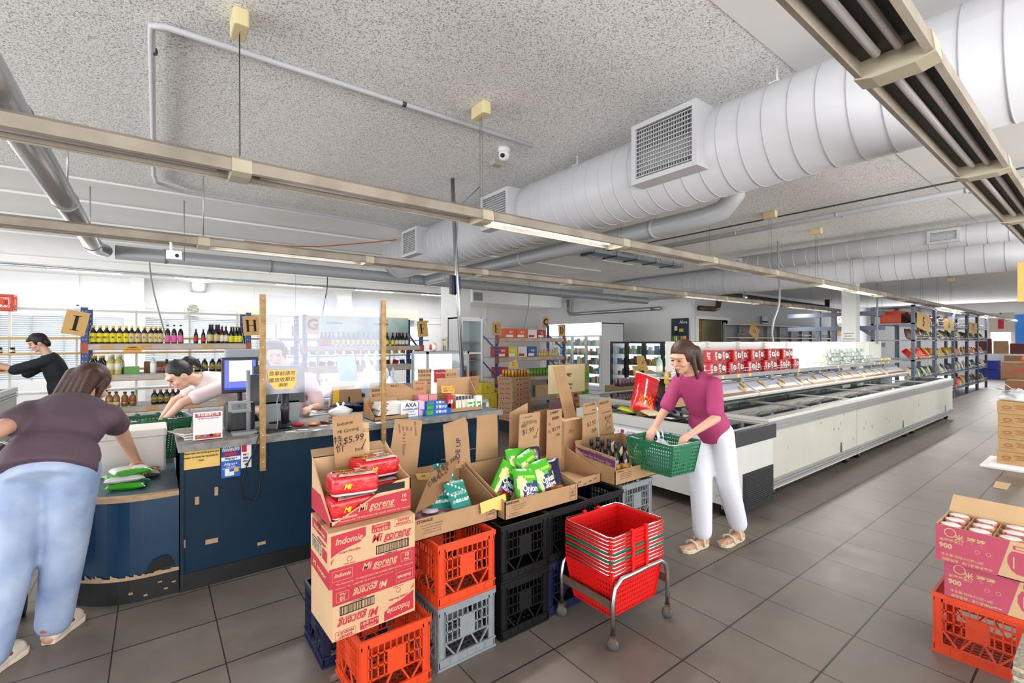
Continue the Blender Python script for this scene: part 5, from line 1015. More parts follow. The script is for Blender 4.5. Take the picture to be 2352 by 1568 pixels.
dup(yp, (2.72, 2.31, .625), rot=(0, -.2, 0), label='pale yellow paper pouch furthest back in the egg carton')
# ================================================================= BASKET TROLLEY
BR = mat('basket_red', '#d01616', .38); BG = mat('basket_green', '#1d6b4a', .4); RUST = mat('rusty_steel', '#6e5547', .7, .3, var=.4, vs=25)
def basket_mesh(m, name='basket', handles=True, h=.23, L=.44, Wd=.33):
    t = thing(name, 'x', 'basket'); a, b = L/2, Wd/2; q = .82; mb = MB()
    def cr(z, o=0): s = q+(1-q)*z/h; return [(-a*s-o, -b*s-o, z), (a*s+o, -b*s-o, z), (a*s+o, b*s+o, z), (-a*s-o, b*s+o, z)]
    lo, hi = cr(0), cr(h)
    for i in range(4):
        j = (i+1) % 4; n = 20 if i % 2 == 0 else 15
        A0, A1, B0, B1 = Vector(lo[i]), Vector(lo[j]), Vector(hi[i]), Vector(hi[j])
        for k in range(n+1):
            u = k/n; p = A0.lerp(A1, u); r = B0.lerp(B1, u); mb.bar(p, r, .0095 if k not in (0, n) else .016, .003, up=(B1-B0).cross(Vector((0, 0, 1))))
        for k in range(9):
            v = k/8; p = A0.lerp(B0, v); r = A1.lerp(B1, v); mb.bar(p, r, .003, .0095 if k < 7 else .022)
        p = A0.lerp(A1, .38).lerp(B0.lerp(B1, .38), .45); 
        if i % 2 == 1:
            c0 = A0.lerp(B0, .42).lerp(A1.lerp(B1, .42), .3); c1 = A0.lerp(B0, .42).lerp(A1.lerp(B1, .42), .7); d0 = A0.lerp(B0, .95).lerp(A1.lerp(B1, .95), .3); d1_ = A0.lerp(B0, .95).lerp(A1.lerp(B1, .95), .7); mb.panel([c0, c1, d1_, d0], .003)
        mb.bar(B0, B1, .016, .012)
    for k in range(12): y = -b*q+2*b*q*k/11; mb.box(-a*q, y-.004, 0, a*q, y+.004, .004)
    for k in range(15): x = -a*q+2*a*q*k/14; mb.box(x-.004, -b*q, 0, x+.004, b*q, .004)
    mb.build('basket_shell', m, t)
    if handles:
        for s in (-1, 1):
            mb = MB(); z = h+.012; mb.tube([(.06*s, -b-.008, z), (a*.96*s, -b-.012, z), (a*s+.01*s, -b*.9, z), (a*s+.01*s, b*.9, z), (a*.96*s, b+.012, z), (.06*s, b+.008, z)], .004, 7)
            mb.build('wire_handle', CHROME, t)
            for sy in (-1, 1): mb = MB(); mb.box(.06*s-.01, sy*(b+.01)-.008, h-.005, .06*s+.01, sy*(b+.01)+.008, h+.022); mb.build('handle_lug', m, t)
    return t
bx, by = 2.1, 1.775
full = basket_mesh(BR); full.location = (bx, by, .125); full['label'] = 'bottom red shopping basket of the stack on the chrome trolley'; full['group'] = 'stacked shopping baskets'
gm = D.objects['basket_shell'].data.copy(); gm.materials.clear(); gm.materials.append(BG)
for i in range(1, 11):
    green = i in (4, 6); d = dup(full, (bx+R_.uniform(-.002, .002), by+R_.uniform(-.002, .002), .125+.0195*i))
    if green:
        for c in d.children:
            if c.name.startswith('basket_shell'): c.data = gm
    d['label'] = ('dark green shopping basket in the trolley stack, %s of the two green ones' % ('lower' if i == 4 else 'upper')) if green else ('topmost red shopping basket of the trolley stack, open inside' if i == 10 else 'red shopping basket nested in the trolley stack, %s from the bottom' % ORD[i])
t = thing('basket_trolley', 'chrome tube trolley on four casters carrying the basket stack', 'trolley', (bx, by, 0))
ha, hb = .255, .205
for s in (-1, 1):
    y = s*.19; mb = MB(); mb.tube([(-.235, y, .07), (-.235, y, .24), (-.22, y, .31), (-.17, y, .345), (.17, y, .345), (.22, y, .31), (.235, y, .24), (.235, y, .07)], .0125, 10); mb.build('leg_hoop', CHROME, t)
    mb = MB(); mb.box(s*.235-.003, -.19, .2, s*.235+.003, .19, .245); mb.build('cross_bar', RUST, t)
for sx in (-1, 1):
    for sy in (-1, 1):
        x = sx*.235; y = sy*.19; mb = MB(); mb.T = TR(x, y, 0) @ RZ(.6) @ RY(PI/2); mb.lathe([(.012, -.012), (.03, -.01), (.03, .01), (.012, .012)], 16, (-.03, 0, 0)); c = mb.build('caster', mat('caster_grey', '#4c4d50', .5), t)
        mb = MB(); mb.T = TR(x, y, 0) @ RZ(.6); mb.box(-.018, -.016, .035, -.013, .016, .075); mb.box(.013, -.016, .035, .018, .016, .075); mb.box(-.018, -.016, .07, .018, .016, .078); mb.build('fork', RUST, c)
# ================================================================= RIGHT FOREGROUND: pink jar cartons
PINK = mat('carton_pink', '#b5475f', .7, var=.06, vs=15)
def pink_face(mb, w_, h):
    """face looking -x; runs along -y from y=0"""
    def P(a, b, e=.0008): return Vector((-e, -a*w_, b*h))
    U = Vector((0, -1, 0)); V = Vector((0, 0, 1))
    mb.m = 1; mb.add([P(0, 0), P(.52, 0), P(.62, 1), P(0, 1)], [(0, 1, 2, 3)])
    mb.m = 0
    for s, x, z, sz, wt in (('米 婆婆', .3, .72, .19, .03), ('米婆婆米酒', .14, .6, .1, .02), ('900', .09, .44, .18, .05), ('净含量/规格:900克×6瓶', .23, .2, .085, .01), ('运销全球 · 米酒就喝米婆婆', .27, .07, .085, .02)): mb.text(s, P(x, z, .002), U, V, sz*h, wt)
    for cx, cz, r in ((.13, .83, .13), (.36, .48, .05), (.45, .48, .05)):
        n = 20; mb.add([P(cx, cz, .0015)+U*math.cos(a*2*PI/n)*r*h*k+V*math.sin(a*2*PI/n)*r*h*k for k in (1, .8) for a in range(n)], [(i, (i+1) % n, n+(i+1) % n, n+i) for i in range(n)])
    mb.m = 1; c = .78
    jar = [(-.16, .74), (-.17, .72), (-.2, .58), (-.2, .4), (-.17, .25), (-.12, .16), (.12, .16), (.17, .25), (.2, .4), (.2, .58), (.17, .72), (.16, .74)]
    mb.add([P(c+x*.9, z, .0012) for x, z in jar], [tuple(range(len(jar)))]); mb.quad(P(c-.14, .79), U, V, .28*w_, .1*h); mb.m = 0; mb.quad(P(c-.12, .81, .002), U, V, .24*w_, .06*h); mb.quad(P(c-.14, .3, .002), U, V, .012*w_, .3*h)
cw, ch, cd = .42, .178, .3
t = thing('jar_carton', 'lower closed pink carton printed 900 on the orange crate at the right', 'carton', (3.165, .545, .303), 0, 'pink rice wine cartons'); mb = MB(); mb.box(0, -cw, 0, cd, 0, ch); pink_face(mb, cw, ch); mb.m = 1; mb.box(-.0, -.0, 0, cd, .0012, ch); mb.build('carton_body', [CARDL, PINK], t)
t = thing('jar_carton', 'upper open pink carton printed 900, packed with red-lidded jars', 'carton', (3.14, .575, .483), 0, 'pink rice wine cartons'); mb = MB(); mb.T = TR(0, -cw, 0); openbox(mb, cd, cw, ch, ch, (ch, ch), (ch, ch)); mb.T = Matrix(); pink_face(mb, cw, ch); mb.m = 0
for x in (.1, .2): mb.box(x-.002, -cw, .02, x+.002, 0, ch-.01)
for y in (.1, .2, .31): mb.box(0, -y-.002, .02, cd, -y+.002, ch-.01)
mb.build('carton_body', [CARDL, PINK], t); mb = MB(); mb.panel([(cd, -cw, ch), (cd, 0, ch), (cd+.05, -.01, ch+.08), (cd+.05, -cw, ch+.08)], .004); mb.build('back_flap', CARDL, t)
mb = MB(); mb.panel([(0, -cw, ch), (cd*.4, -cw, ch), (cd*.4, -cw+.03, ch+.17), (.02, -cw+.03, ch+.17)], .004); mb.build('side_flap', CARDL, t)
j = thing('jar', 'x', 'jar'); mb = MB(); mb.lathe([(.034, 0), (.04, .01), (.042, .1), (.036, .14), (.034, .145)], 18); mb.build('glass_body', mat('rice_wine', '#d9c9a9', .25), j)
mb = MB(); mb.lathe([(.04, .145), (.041, .15), (.041, .166), (.039, .169)], 20); ld = mb.build('lid', mat('lid_red', '#c02a20', .35, var=.3, vs=60, c2='#d9a58a'), j); mb = MB(); mb.lathe([(.036, .1692), (.035, .17)], 20); mb.build('seal', PAPER, ld); K = Kind(j)
n = 0
for a in range(3):
    for b in range(4): K.put((3.14+.05+a*.1, .575-.05-b*.104, .49), R_.uniform(0, 3), 'red-lidded jar in the open pink carton, %s row, %s from the left' % (('front', 'middle', 'back')[a], ORD[b]), 'rice wine jars in the pink carton')
# newspaper bundle at the bottom right corner
t = thing('newspaper_bundle', 'bundle of folded newspapers at the bottom right corner', 'newspapers', (2.76, -.03, 0)); mb = MB()
for k in range(16): mb.T = TR(R_.uniform(-.006, .006), R_.uniform(-.006, .006), 0); mb.m = k % 2; mb.box(0, 0, k*.018, .3, .3, k*.018+.016)
mb.build('folded_paper', [mat('newsprint_pale', '#c9bfa6', .9, var=.5, vs=70), mat('newsprint_grey', '#a49d8c', .9, var=.5, vs=70)], t)
# stack of tan cartons further up the aisle
TAN = mat('tan_carton', '#c7a06a', .75, var=.05, vs=10)
mb = MB(); mb.box(0, 0, 0, .42, .34, .152); mb.m = 1
for k in range(3):
    n_ = 24; mb.add([(-.001, .17+.085+math.cos(a*2*PI/n_)*.04*(1-k*.2), .08+math.sin(a*2*PI/n_)*.022*(1-k*.2)) for a in range(n_)] + [(-.001, .17+.085+math.cos(a*2*PI/n_)*.036*(1-k*.2), .08+math.sin(a*2*PI/n_)*.019*(1-k*.2)) for a in range(n_)], [(i, (i+1) % n_, n_+(i+1) % n_, n_+i) for i in range(n_)])
mb.text('Yellow Mountain Foods', (-.002, .255, .045), (0, -1, 0), (0, 0, 1), .012, .01); mb.text('LONG LIFE NOODLE\nTel: 03 9300 0000\nproduce of Australia', (-.002, .09, .09), (0, -1, 0), (0, 0, 1), .022, .01)
tc = mb.build('carton', [TAN, mat('faded_red_ink', '#a3553c', .8)])
tag(tc, 'tan carton with faint red logo beside the aisle, top of its stack of five', 'carton', 'tan cartons stacked beside the aisle'); tc.location = (8.42, .62, .06+4*.155)
for k in range(4): o = tc.copy(); COL.objects.link(o); o.location = (8.42+R_.uniform(-.02, .02), .62+R_.uniform(-.015, .02), .06+k*.155); o['label'] = 'tan carton with faint red logo in the stack beside the aisle, %s from the bottom' % ORD[k]
t = thing('pallet_sheet', 'low white sheet under the tan carton stack', 'sheet', (8.3, .4, 0)); mb = MB(); mb.box(0, 0, 0, .8, .7, .02); mb.box(.05, .05, .02, .7, .62, .058); mb.build('sheet', PAPER, t)
t = thing('plastic_bag', 'knotted translucent plastic bag lying on top of the tan cartons', 'plastic bag', (8.6, .8, .842)); mb = MB(); rr = random.Random(4); N_ = 12; vs = []
for i in range(N_+1):
    for k in range(14): th = i/N_*PI*.5; a = 2*PI*k/14; r = .15*math.cos(th)*(1+rr.uniform(-.25, .25)); vs.append((r*math.cos(a), r*math.sin(a), .13*math.sin(th)*(1+rr.uniform(-.2, .2))))
mb.smooth = True; mb.add(vs, [(i*14+k, i*14+(k+1) % 14, (i+1)*14+(k+1) % 14, (i+1)*14+k) for i in range(N_) for k in range(14)]); mb.panel([(-.02, 0, .1), (.02, 0, .1), (.05, .12, .2), (-.04, .1, .19)], .002); mb.panel([(-.02, .02, .1), (.02, .02, .1), (.03, .17, .12), (-.03, .2, .15)], .002); mb.build('film', mat('bag_film', '#e6ebee', .25, alpha=.75), t)
# darker cartons behind
for k, (x, y, z, w_, d_, h_, lb) in enumerate(((11.3, .75, 0, .5, .5, .36, 'bottom dark brown carton of the pile behind the tan stack'), (11.3, .78, .365, .5, .45, .3, 'second dark brown carton of the pile behind the tan stack'), (11.35, .8, .67, .5, .4, .26, 'dark brown carton printed with red characters near the top of the rear pile'), (11.9, .85, .935, .55, .45, .28, 'open brown carton on top of the rear pile with orange fruit in it'))):
    mb = MB(); mb.box(0, 0, 0, w_, d_, h_); mb.m = 1; mb.text('水仙', (-.003, d_/2, h_/2), (0, -1, 0), (0, 0, 1), .08, .02); tag(mb.build('carton', [mat('dark_carton', '#7a5537', .8, var=.15, vs=8), REDINK], loc=(x, y, z)), lb, 'carton', 'brown cartons piled by the aisle')
o = MB(); o.lathe([(.0, 0), (.06, .015), (.08, .06), (.05, .1), (0, .11)], 16); tag(o.build('orange_fruit', mat('orange_peel', '#e8661b', .5), loc=(12.0, 1.0, 1.217)), 'orange fruit sitting on the rear brown cartons', 'fruit')
mb = MB(); mb.panel([(0, 0, 0), (.35, 0, 0), (.35, .12, .002), (0, .1, .002)], .003); tag(mb.build('cardboard_scrap', CARDL, loc=(7.2, .75, .001)), 'flat cardboard scrap on the floor in front of the tan cartons', 'cardboard')
# ================================================================= SIGNS
def glyph(mb, ch, O, U, V, s):
    """bold serif capital or digit drawn from strokes; s = height"""
    O = Vector(O); U = Vector(U); V = Vector(V)
    def r(x0, z0, x1, z1): mb.quad(O+U*(x0*s)+V*(z0*s), U, V, (x1-x0)*s, (z1-z0)*s)
    if ch == 'I': r(-.09, -.5, .09, .5); r(-.22, .46, .22, .5); r(-.22, -.5, .22, -.46)
    elif ch == 'H':
        for x in (-.27, .27): r(x-.09, -.5, x+.09, .5); r(x-.18, .46, x+.18, .5); r(x-.18, -.5, x+.18, -.46)
        r(-.2, -.03, .2, .03)
    elif ch in 'EFL':
        r(-.25, -.5, -.07, .5); r(-.34, -.5, .02, -.46); r(-.34, .46, .02 if ch == 'L' else .3, .5)
        if ch != 'L': r(.26, .25, .3, .5); r(-.1, -.02, .12, .02); r(.09, -.12, .13, .12)
        if ch != 'F': r(-.1, -.5, .32, -.46); r(.28, -.5, .32, -.22)
    elif ch == 'D':
        r(-.25, -.5, -.07, .5); r(-.34, .46, 0, .5); r(-.34, -.5, 0, -.46); n = 12
        pts = [(.0+math.cos(a)*.34*q-.0, math.sin(a)*.5*w) for q, w in ((1, 1), (.52, .92)) for a in [(-PI/2+PI*k/n) for k in range(n+1)]]
        mb.add([O+U*(x*s)+V*(z*s) for x, z in pts], [(i, i+1, n+2+i, n+1+i) for i in range(n)])
    else: mb.text(ch, O, U, V, s*1.35, .035)
def sign(ch, px, y, label, tilt=0, size=None, yaw=0):
    (x0, y0), (x1, y1) = px; a = at(x0, y1, y=y); b = at(x1, y0, y=y); w_ = b.x-a.x; h = b.z-a.z
    mb = MB(); mb.T = RY(tilt); mb.box(-w_/2, 0, -h/2, w_/2, .006, h/2); mb.m = 1
    glyph(mb, ch, (0, -.002, 0), (1, 0, 0), (0, 0, 1), size or h*.6) if len(ch) == 1 else mb.text(ch, (0, -.002, 0), (1, 0, 0), (0, 0, 1), h*.45, .03)
    return tag(mb.build('aisle_sign', [mat('sign_card', '#c9a263', .75, var=.08, vs=9), INK], loc=((a.x+b.x)/2, y, (a.z+b.z)/2)), label, 'sign', 'cardboard aisle signs')
YR = 8.5
sign('I', ((146, 715), (201, 769)), YR-.009, 'tilted cardboard aisle sign with a serif letter I', .2, .2)
sign('H', ((558, 726), (596, 770)), YR-.009, 'cardboard aisle sign with a serif letter H', -.06)
sign('G', ((703, 725), (733, 767)), YR-.009, 'cardboard aisle sign with a letter G behind the plastic screen', .03)
sign('F', ((959, 737), (982, 773)), YR-.009, 'tilted cardboard aisle sign with a serif letter F', -.12)
sign('E', ((1131, 740), (1151, 770)), YR-.009, 'cardboard aisle sign with a serif letter E', -.06)
sign('D', ((1283, 745), (1297, 772)), YR-.009, 'narrow cardboard aisle sign with a serif letter D', -.08)
sign('C', ((1246, 728), (1260, 752)), 9.49, 'cardboard aisle sign with a letter C behind rack D', 0)
sign('15', ((670, 748), (687, 772)), 11.19, 'small cardboard aisle sign numbered 15', 0)
sign('11', ((1722, 747), (1743, 775)), 7.383, 'tilted cardboard aisle sign numbered 11', .45)
sign('8', ((1917, 712), (1938, 741)), 5.2, 'cardboard aisle sign numbered 8, half hidden by the column', 0)
sign('13', ((1920, 748), (1944, 771)), 5.3, 'cardboard aisle sign below the number 8, half hidden by the column', 0)
sign('5', ((2106, 724), (2136, 757)), 2.842, 'cardboard aisle sign numbered 5 on the grey snack rack', .1)
sign('6', ((2168, 737), (2191, 758)), 2.842, 'cardboard aisle sign numbered 6', 0)
sign('7', ((2226, 742), (2244, 765)), 2.842, 'cardboard aisle sign numbered 7 on the far snack rack', 0)
mb = MB(); a = at(2337, 693, x=5.2); b = at(2400, 597, x=5.2); mb.box(0, b.y, a.z, .01, a.y, b.z); o = mb.build('hanging_sign', YPAP, loc=(5.2, 0, 0)); tag(o, 'pale yellow hanging sign cut off by the right edge of the picture', 'sign')
mb = MB(); mb.tube([(5.205, a.y-.05, b.z), (5.205, a.y-.05, 3.3)], .002, 4); mb.tube([(5.205, b.y+.05, b.z), (5.205, b.y+.05, 3.3)], .002, 4); ww = mb.build('wire', DGREY, o, loc=(-5.2, 0, 0))
# ================================================================= BOTTLES ON THE RACKS
WCL = mat('white_cap', '#d9d6cf', .4); RCP = mat('red_cap', '#a8202a', .4); GCP = mat('green_cap', '#3f8f3f', .4); OCP = mat('orange_cap', '#c9642a', .4); BRW = mat('brown_glass', '#3a1a0c', .12, coat=.4); OIL = mat('pale_oil', '#b9ad5e', .15); CLR = mat('clear_spirit', '#c8ced1', .12, coat=.4); HON = mat('honey', '#8a5f1e', .15, coat=.4)
BGRN = mat('green_bottle', '#6f9a3a', .2); REDLAB = mat('red_label', '#b5322c', .5); CRE = mat('cream_label', '#ddd6c0', .6); BLKLAB = mat('black_gold_label', '#3b3320', .5, var=.5, vs=60, c2='#b39a4a')
SQ = [(.036, 0), (.038, .01), (.038, .15), (.034, .17), (.016, .2), (.015, .215), (.018, .216), (.018, .245), (.014, .248)]
LNK = [(.034, 0), (.036, .01), (.036, .15), (.03, .18), (.014, .22), (.013, .255), (.016, .256), (.016, .275), (.013, .277)]
BEER = [(.034, 0), (.036, .01), (.036, .14), (.028, .175), (.015, .205), (.014, .25), (.017, .251), (.017, .265), (.014, .267)]
OCTA = [(.038, 0), (.042, .01), (.042, .13), (.03, .16), (.016, .175), (.016, .19), (.02, .191), (.02, .21), (.016, .212)]
WAIST = [(.036, 0), (.044, .02), (.045, .05), (.036, .08), (.042, .11), (.038, .14), (.018, .165), (.017, .18), (.021, .181), (.021, .2), (.016, .202)]
def row(name, prof, g, c, cf, lab, lm, lr, pxs, y, z, what, where, group, cat='bottle', txt=None, back=0, sc=1):
    b = bottle(name, prof, g, c, cf, lab, lm, 12, lr)
    b['category'] = cat; K = Kind(b)
    if txt:
        mb = MB(); mb.m = 0; mb.text(txt, (0, -lr-.003, (lab[0]+lab[1])/2), (1, 0, 0), (0, 0, 1), .034, .02); mb.build('label_lettering', INK if lm is not REDLAB else PAPER, b)
    for i, px in enumerate(pxs):
        x = at(px, 784, y=y).x; K.put((x, y, z), 0, ('%s, %s from the left %s' % (what, ORD[i], where)).strip(), group, scale=(sc, sc, sc))
    for i in range(back):
        x = at(pxs[i % len(pxs)]+6, 784, y=y+.11).x; K.put((x, y+.13, z), 0, '%s behind the front row, %s from left' % (what, ORD[i]), group, scale=(sc, sc, sc))
Z1, Z2, Z3 = 1.551, 1.121, .671; G1 = 'bottles on the top shelf of the cooking wine rack'; G2 = 'bottles on the second shelf of the cooking wine rack'; G3 = 'bottles on the third shelf of the cooking wine rack'
row('cooking_wine_bottle', SQ, DKG, PY, .216, (.02, .145), YLB, .038, (214, 230, 245), YR+.06, Z1, 'black cooking wine bottle, big yellow label', 'on shelf one', G1, txt='料酒')
row('cooking_wine_bottle', SQ, AMB, PY, .216, (.02, .145), YLB, .038, (260, 275, 290), YR+.06, Z1, 'amber bottle with yellow label and cap', 'on shelf one', G1, txt='料')
row('vinegar_bottle', SQ, AMB, PY, .216, (.02, .145), BEIG, .038, (303, 317, 332, 347, 358, 368), YR+.06, Z1, 'dark bottle with tan label and yellow cap', 'on shelf one', G1, txt='陈')
row('wine_bottle', LNK, AMB, AMB, .25, (.015, .12), PKL, .036, (385, 400, 415), YR+.06, Z1, 'slim amber bottle with pink label', 'on shelf one', G1)
row('beer_bottle', BEER, DKG, WCL, .25, (.03, .11), REDLAB, .036, (450, 467), YR+.06, Z1, 'small black bottle with red oval label', 'on shelf one', G1, sc=.85)
row('beer_bottle', BEER, DKG, WCL, .25, (.03, .12), BEIG, .036, (482, 497), YR+.06, Z1, 'tall black bottle with gold and red label', 'on shelf one', G1, sc=1.15, back=2)
row('beer_bottle', BEER, BRW, WCL, .25, (.03, .12), CRE, .036, (510, 519), YR+.06, Z1, 'brown bottle with cream label', 'on shelf one', G1, sc=1.05)
row('beer_bottle', BEER, DKG, mat('gold_cap', '#c9a83c', .4), .25, (.02, .12), YLB, .036, (531, 543, 551), YR+.06, Z1, 'black bottle with gold cap and yellow-blue label', 'on shelf one', G1, back=2)
row('vinegar_bottle', SQ, DKG, mat('gold_cap', '#c9a83c'), .216, (.02, .12), BEIG, .038, (213, 231), YR+.06, Z2, 'square dark bottle with cream and red label', 'on shelf two', G2, back=2, sc=1.05)
row('oil_bottle', SQ, OIL, WCL, .216, (.06, .14), CRE, .038, (253, 271), YR+.06, Z2, 'pale green-yellow oil bottle, white label', 'on shelf two', G2, back=2, sc=1.1)
row('rice_wine_bottle', LNK, CLR, WCL, .25, (.02, .14), PAPER, .036, (352,), YR+.06, Z2, 'clear rice wine bottle, red and white label', 'on shelf two', G2)
row('liquor_bottle', OCTA, BRW, BRW, .191, (.03, .11), REDLAB, .042, (383, 402), YR+.06, Z2, 'squat brown bottle with red label', 'on shelf two', G2, sc=.95)
row('liquor_bottle', OCTA, DKG, WCL, .191, (.03, .11), BLKLAB, .042, (420, 436, 454, 470, 488, 504), YR+.06, Z2, 'squat black bottle with gold label', 'on shelf two', G2)
row('honey_bottle', OCTA, HON, mat('brown_cap', '#5a3622', .5), .191, (.02, .07), BEIG, .042, (251, 267), YR+.04, Z3, 'honey-coloured square bottle', 'on shelf three', G3)
row('syrup_bottle', WAIST, mat('olive_syrup', '#6d6122', .15, coat=.4), mat('brown_cap', '#5a3622'), .181, (.05, .12), REDLAB, .04, (287, 305), YR+.04, Z3, 'waisted olive bottle with red and white label', 'on shelf three', G3)
row('soy_sauce_bottle', OCTA, DKG, OCP, .191, (.03, .11), BLKLAB, .042, (355, 369, 383, 397, 410, 422), YR+.04, Z3, 'black soy bottle with orange cap', 'on shelf three', G3)
row('condiment_bottle', OCTA, BRW, RCP, .191, (.03, .11), YLB, .042, (520, 533, 547), YR+.04, Z3, 'brown bottle with yellow label right of the cashier', 'on shelf three', G3)
row('oyster_sauce_bottle', BEER, DKG, RCP, .25, (.02, .11), CRE, .036, (911, 919, 926, 934), YR+.06, 1.501, 'red-capped oyster sauce bottle beside sign F', 'on the sauce rack', 'bottles on the sauce rack', sc=.95, back=2)
row('oyster_sauce_bottle', BEER, DKG, RCP, .25, (.02, .11), YLB, .036, (889, 902), YR+.06, 1.501, 'red-capped sauce bottle with yellow label', 'on the sauce rack', 'bottles on the sauce rack', sc=.95)
row('sauce_bottle', BEER, mat('teal_bottle', '#3f7a78', .3), GCP, .25, (.02, .12), YLB, .036, (765, 777, 789, 800, 812, 823, 835, 846, 858, 868), YR+.06, 1.501, 'teal and yellow bottle seen through the plastic screen', '', 'bottles on the sauce rack', sc=.95)
row('sauce_bottle', BEER, BRW, RCP, .25, (.02, .12), REDLAB, .036, (738, 747, 756), YR+.06, 1.501, 'brown sauce bottle with red label behind the screen', '', 'bottles on the sauce rack', sc=.9)
row('green_drink_can', [(.03, 0), (.033, .008), (.033, .15), (.028, .17), (.028, .172)], BGRN, GCP, .15, (.02, .12), BGRN, .033, (1213, 1220, 1227, 1234, 1241, 1248, 1255, 1262), YR+.06, .751, 'green drink bottle', 'on the drinks rack', 'green drinks on the drinks rack', sc=1.1, back=6)
row('juice_bottle', BEER, mat('pink_drink', '#c98a80', .3), WCL, .25, (.02, .1), YLB, .036, (1238, 1244, 1250, 1256, 1262, 1269, 1276), YR+.06, 1.221, 'small pastel juice bottle', 'on the drinks rack', 'juice bottles on the drinks rack', sc=.75)
# price tag paper on the shelf edge
sheet('price_tag', 'orange-yellow handwritten tag on the top beam of the cooking wine rack', 'price tag', (at(284, 790, y=YR-.04).x, YR-.036, 1.43), (1, 0, 0), .2, .09, mat('tag_orange', '#dfa04a', .7), [(.1, .065, .022, '五粮原料酒', 1), (.1, .04, .02, 'WH Cooking Wine', 1)])
# poster behind the sauces
a = at(736, 725, y=8.95); b = at(938, 725, y=8.95)
sheet('sea_poster', 'pale teal seaside advertising poster at the back of the sauce rack', 'poster', (a.x, 8.95, 1.52), (1, 0, 0), b.x-a.x, .54, mat('poster_teal', '#9dc3bd', .5, var=.25, vs=2, c2='#dfe6dc'), [(.9*k+.25, .4, .05, '旧庄特级蚝油', 1) for k in range(2)] , extra=[(.9*k+.2, .46, .2, .04, 5) for k in range(3)])
# boxes on racks
def pbox(name, label, cat, loc, w_, d_, h_, m, texts=(), group=None, extra=(), rz=0, mats=None, face='-y'):
    mb = MB(); mb.box(0, 0, 0, w_, d_, h_); ms = [m, INK, REDINK, PAPER, PY, PNV, PG, PO] + list(mats or [])
    if face == '-y': U = Vector((1, 0, 0)); N_ = Vector((0, -1, 0)); O = Vector((0, 0, 0))
    else: U = Vector((0, -1, 0)); N_ = Vector((-1, 0, 0)); O = Vector((0, d_, 0))
    V = Vector((0, 0, 1))
    for x, z, a, b, mi in extra: mb.m = mi; mb.quad(O+U*x+V*z+N_*.0012, U, V, a, b)
    for x, z, s, st, mi in texts: mb.m = mi; mb.text(st, O+U*x+V*z+N_*.0025, U, V, s, .02, 0, None, (w_ if face == '-y' else d_)*.9)
    o = mb.build(name, ms, loc=loc); o.rotation_euler = (0, 0, rz); return tag(o, label, cat, group)
ORB = mat('carton_orange', '#d8541c', .5); WB = mat('carton_white', '#dedcd6', .6); RB = mat('carton_red', '#b5202a', .5); YB = mat('carton_yellow', '#d8c23a', .5); BB = mat('carton_blue', '#31558f', .5)
def rx(px, y=YR+.05): return at(px, 784, y=y).x
for k, (a, b, z, h_, m, lb, tx_) in enumerate(((1161, 1187, 1.661, .22, ORB, 'left orange drink carton on top of the drinks rack', '凉茶'), (1187, 1212, 1.661, .22, ORB, 'right orange drink carton on top of the drinks rack', '凉茶'), (1213, 1234, 1.661, .2, WB, 'white and red canned drink pack on top of the drinks rack', '可乐'), (1235, 1254, 1.661, .2, RB, 'red drink carton at the right end of the top shelf, drinks rack', '王'),
    (1144, 1167, 1.221, .24, RB, 'dark red gift box on the second shelf of the drinks rack', '雪燕'), (1168, 1189, 1.221, .24, YB, 'yellow drink box on the second shelf of the drinks rack', '菊花'), (1190, 1211, 1.221, .24, WB, 'white drink box on the second shelf of the drinks rack', '豆奶'), (1212, 1234, 1.221, .24, BB, 'blue drink box on the second shelf of the drinks rack', '牛奶'),
    (1146, 1168, .751, .24, RB, 'red box on the third shelf of the drinks rack, leftmost', '红'))):
    x0 = rx(a); x1 = rx(b); pbox('drink_carton', lb, 'carton', (x0, YR+.05, z), x1-x0-.01, .3, h_, m, [((x1-x0)/2, h_*.6, .06, tx_, 3)], 'cartons on the drinks rack', [(.02, .02, (x1-x0)*.6, h_*.25, 3 if m is not WB else 2)])
for k, (a, b, z, m) in enumerate(((1150, 1170, .251, WB), (1175, 1195, .251, WB), (1200, 1225, .251, mat('blue_grey_box', '#5b7488', .6)), (1230, 1262, .251, CARDL))):
    x0 = rx(a); x1 = rx(b); pbox('storage_carton', 'carton on the bottom shelf of the drinks rack, %s from the left' % ORD[k], 'carton', (x0, YR+.05, z), x1-x0-.02, .35, .28, m, [], 'cartons low on the drinks rack')
for k, (px, m, lb) in enumerate(((284, mat('green_pack', '#5f9a45', .5), 'green and white flat pack beside the oil bottles'), (330, CARDD, 'brown moon cake carton behind the clear rice wine bottle'))):
    x0 = rx(px); pbox('carton', lb, 'carton', (x0, YR+(.08, .25)[k], Z2), (.17, .42)[k], .15, (.1, .16)[k], m, [((.08, .2)[k], .05, .03, ('', 'MOON CAKE\n7 KG OF 32 BOXES')[k], 3)])
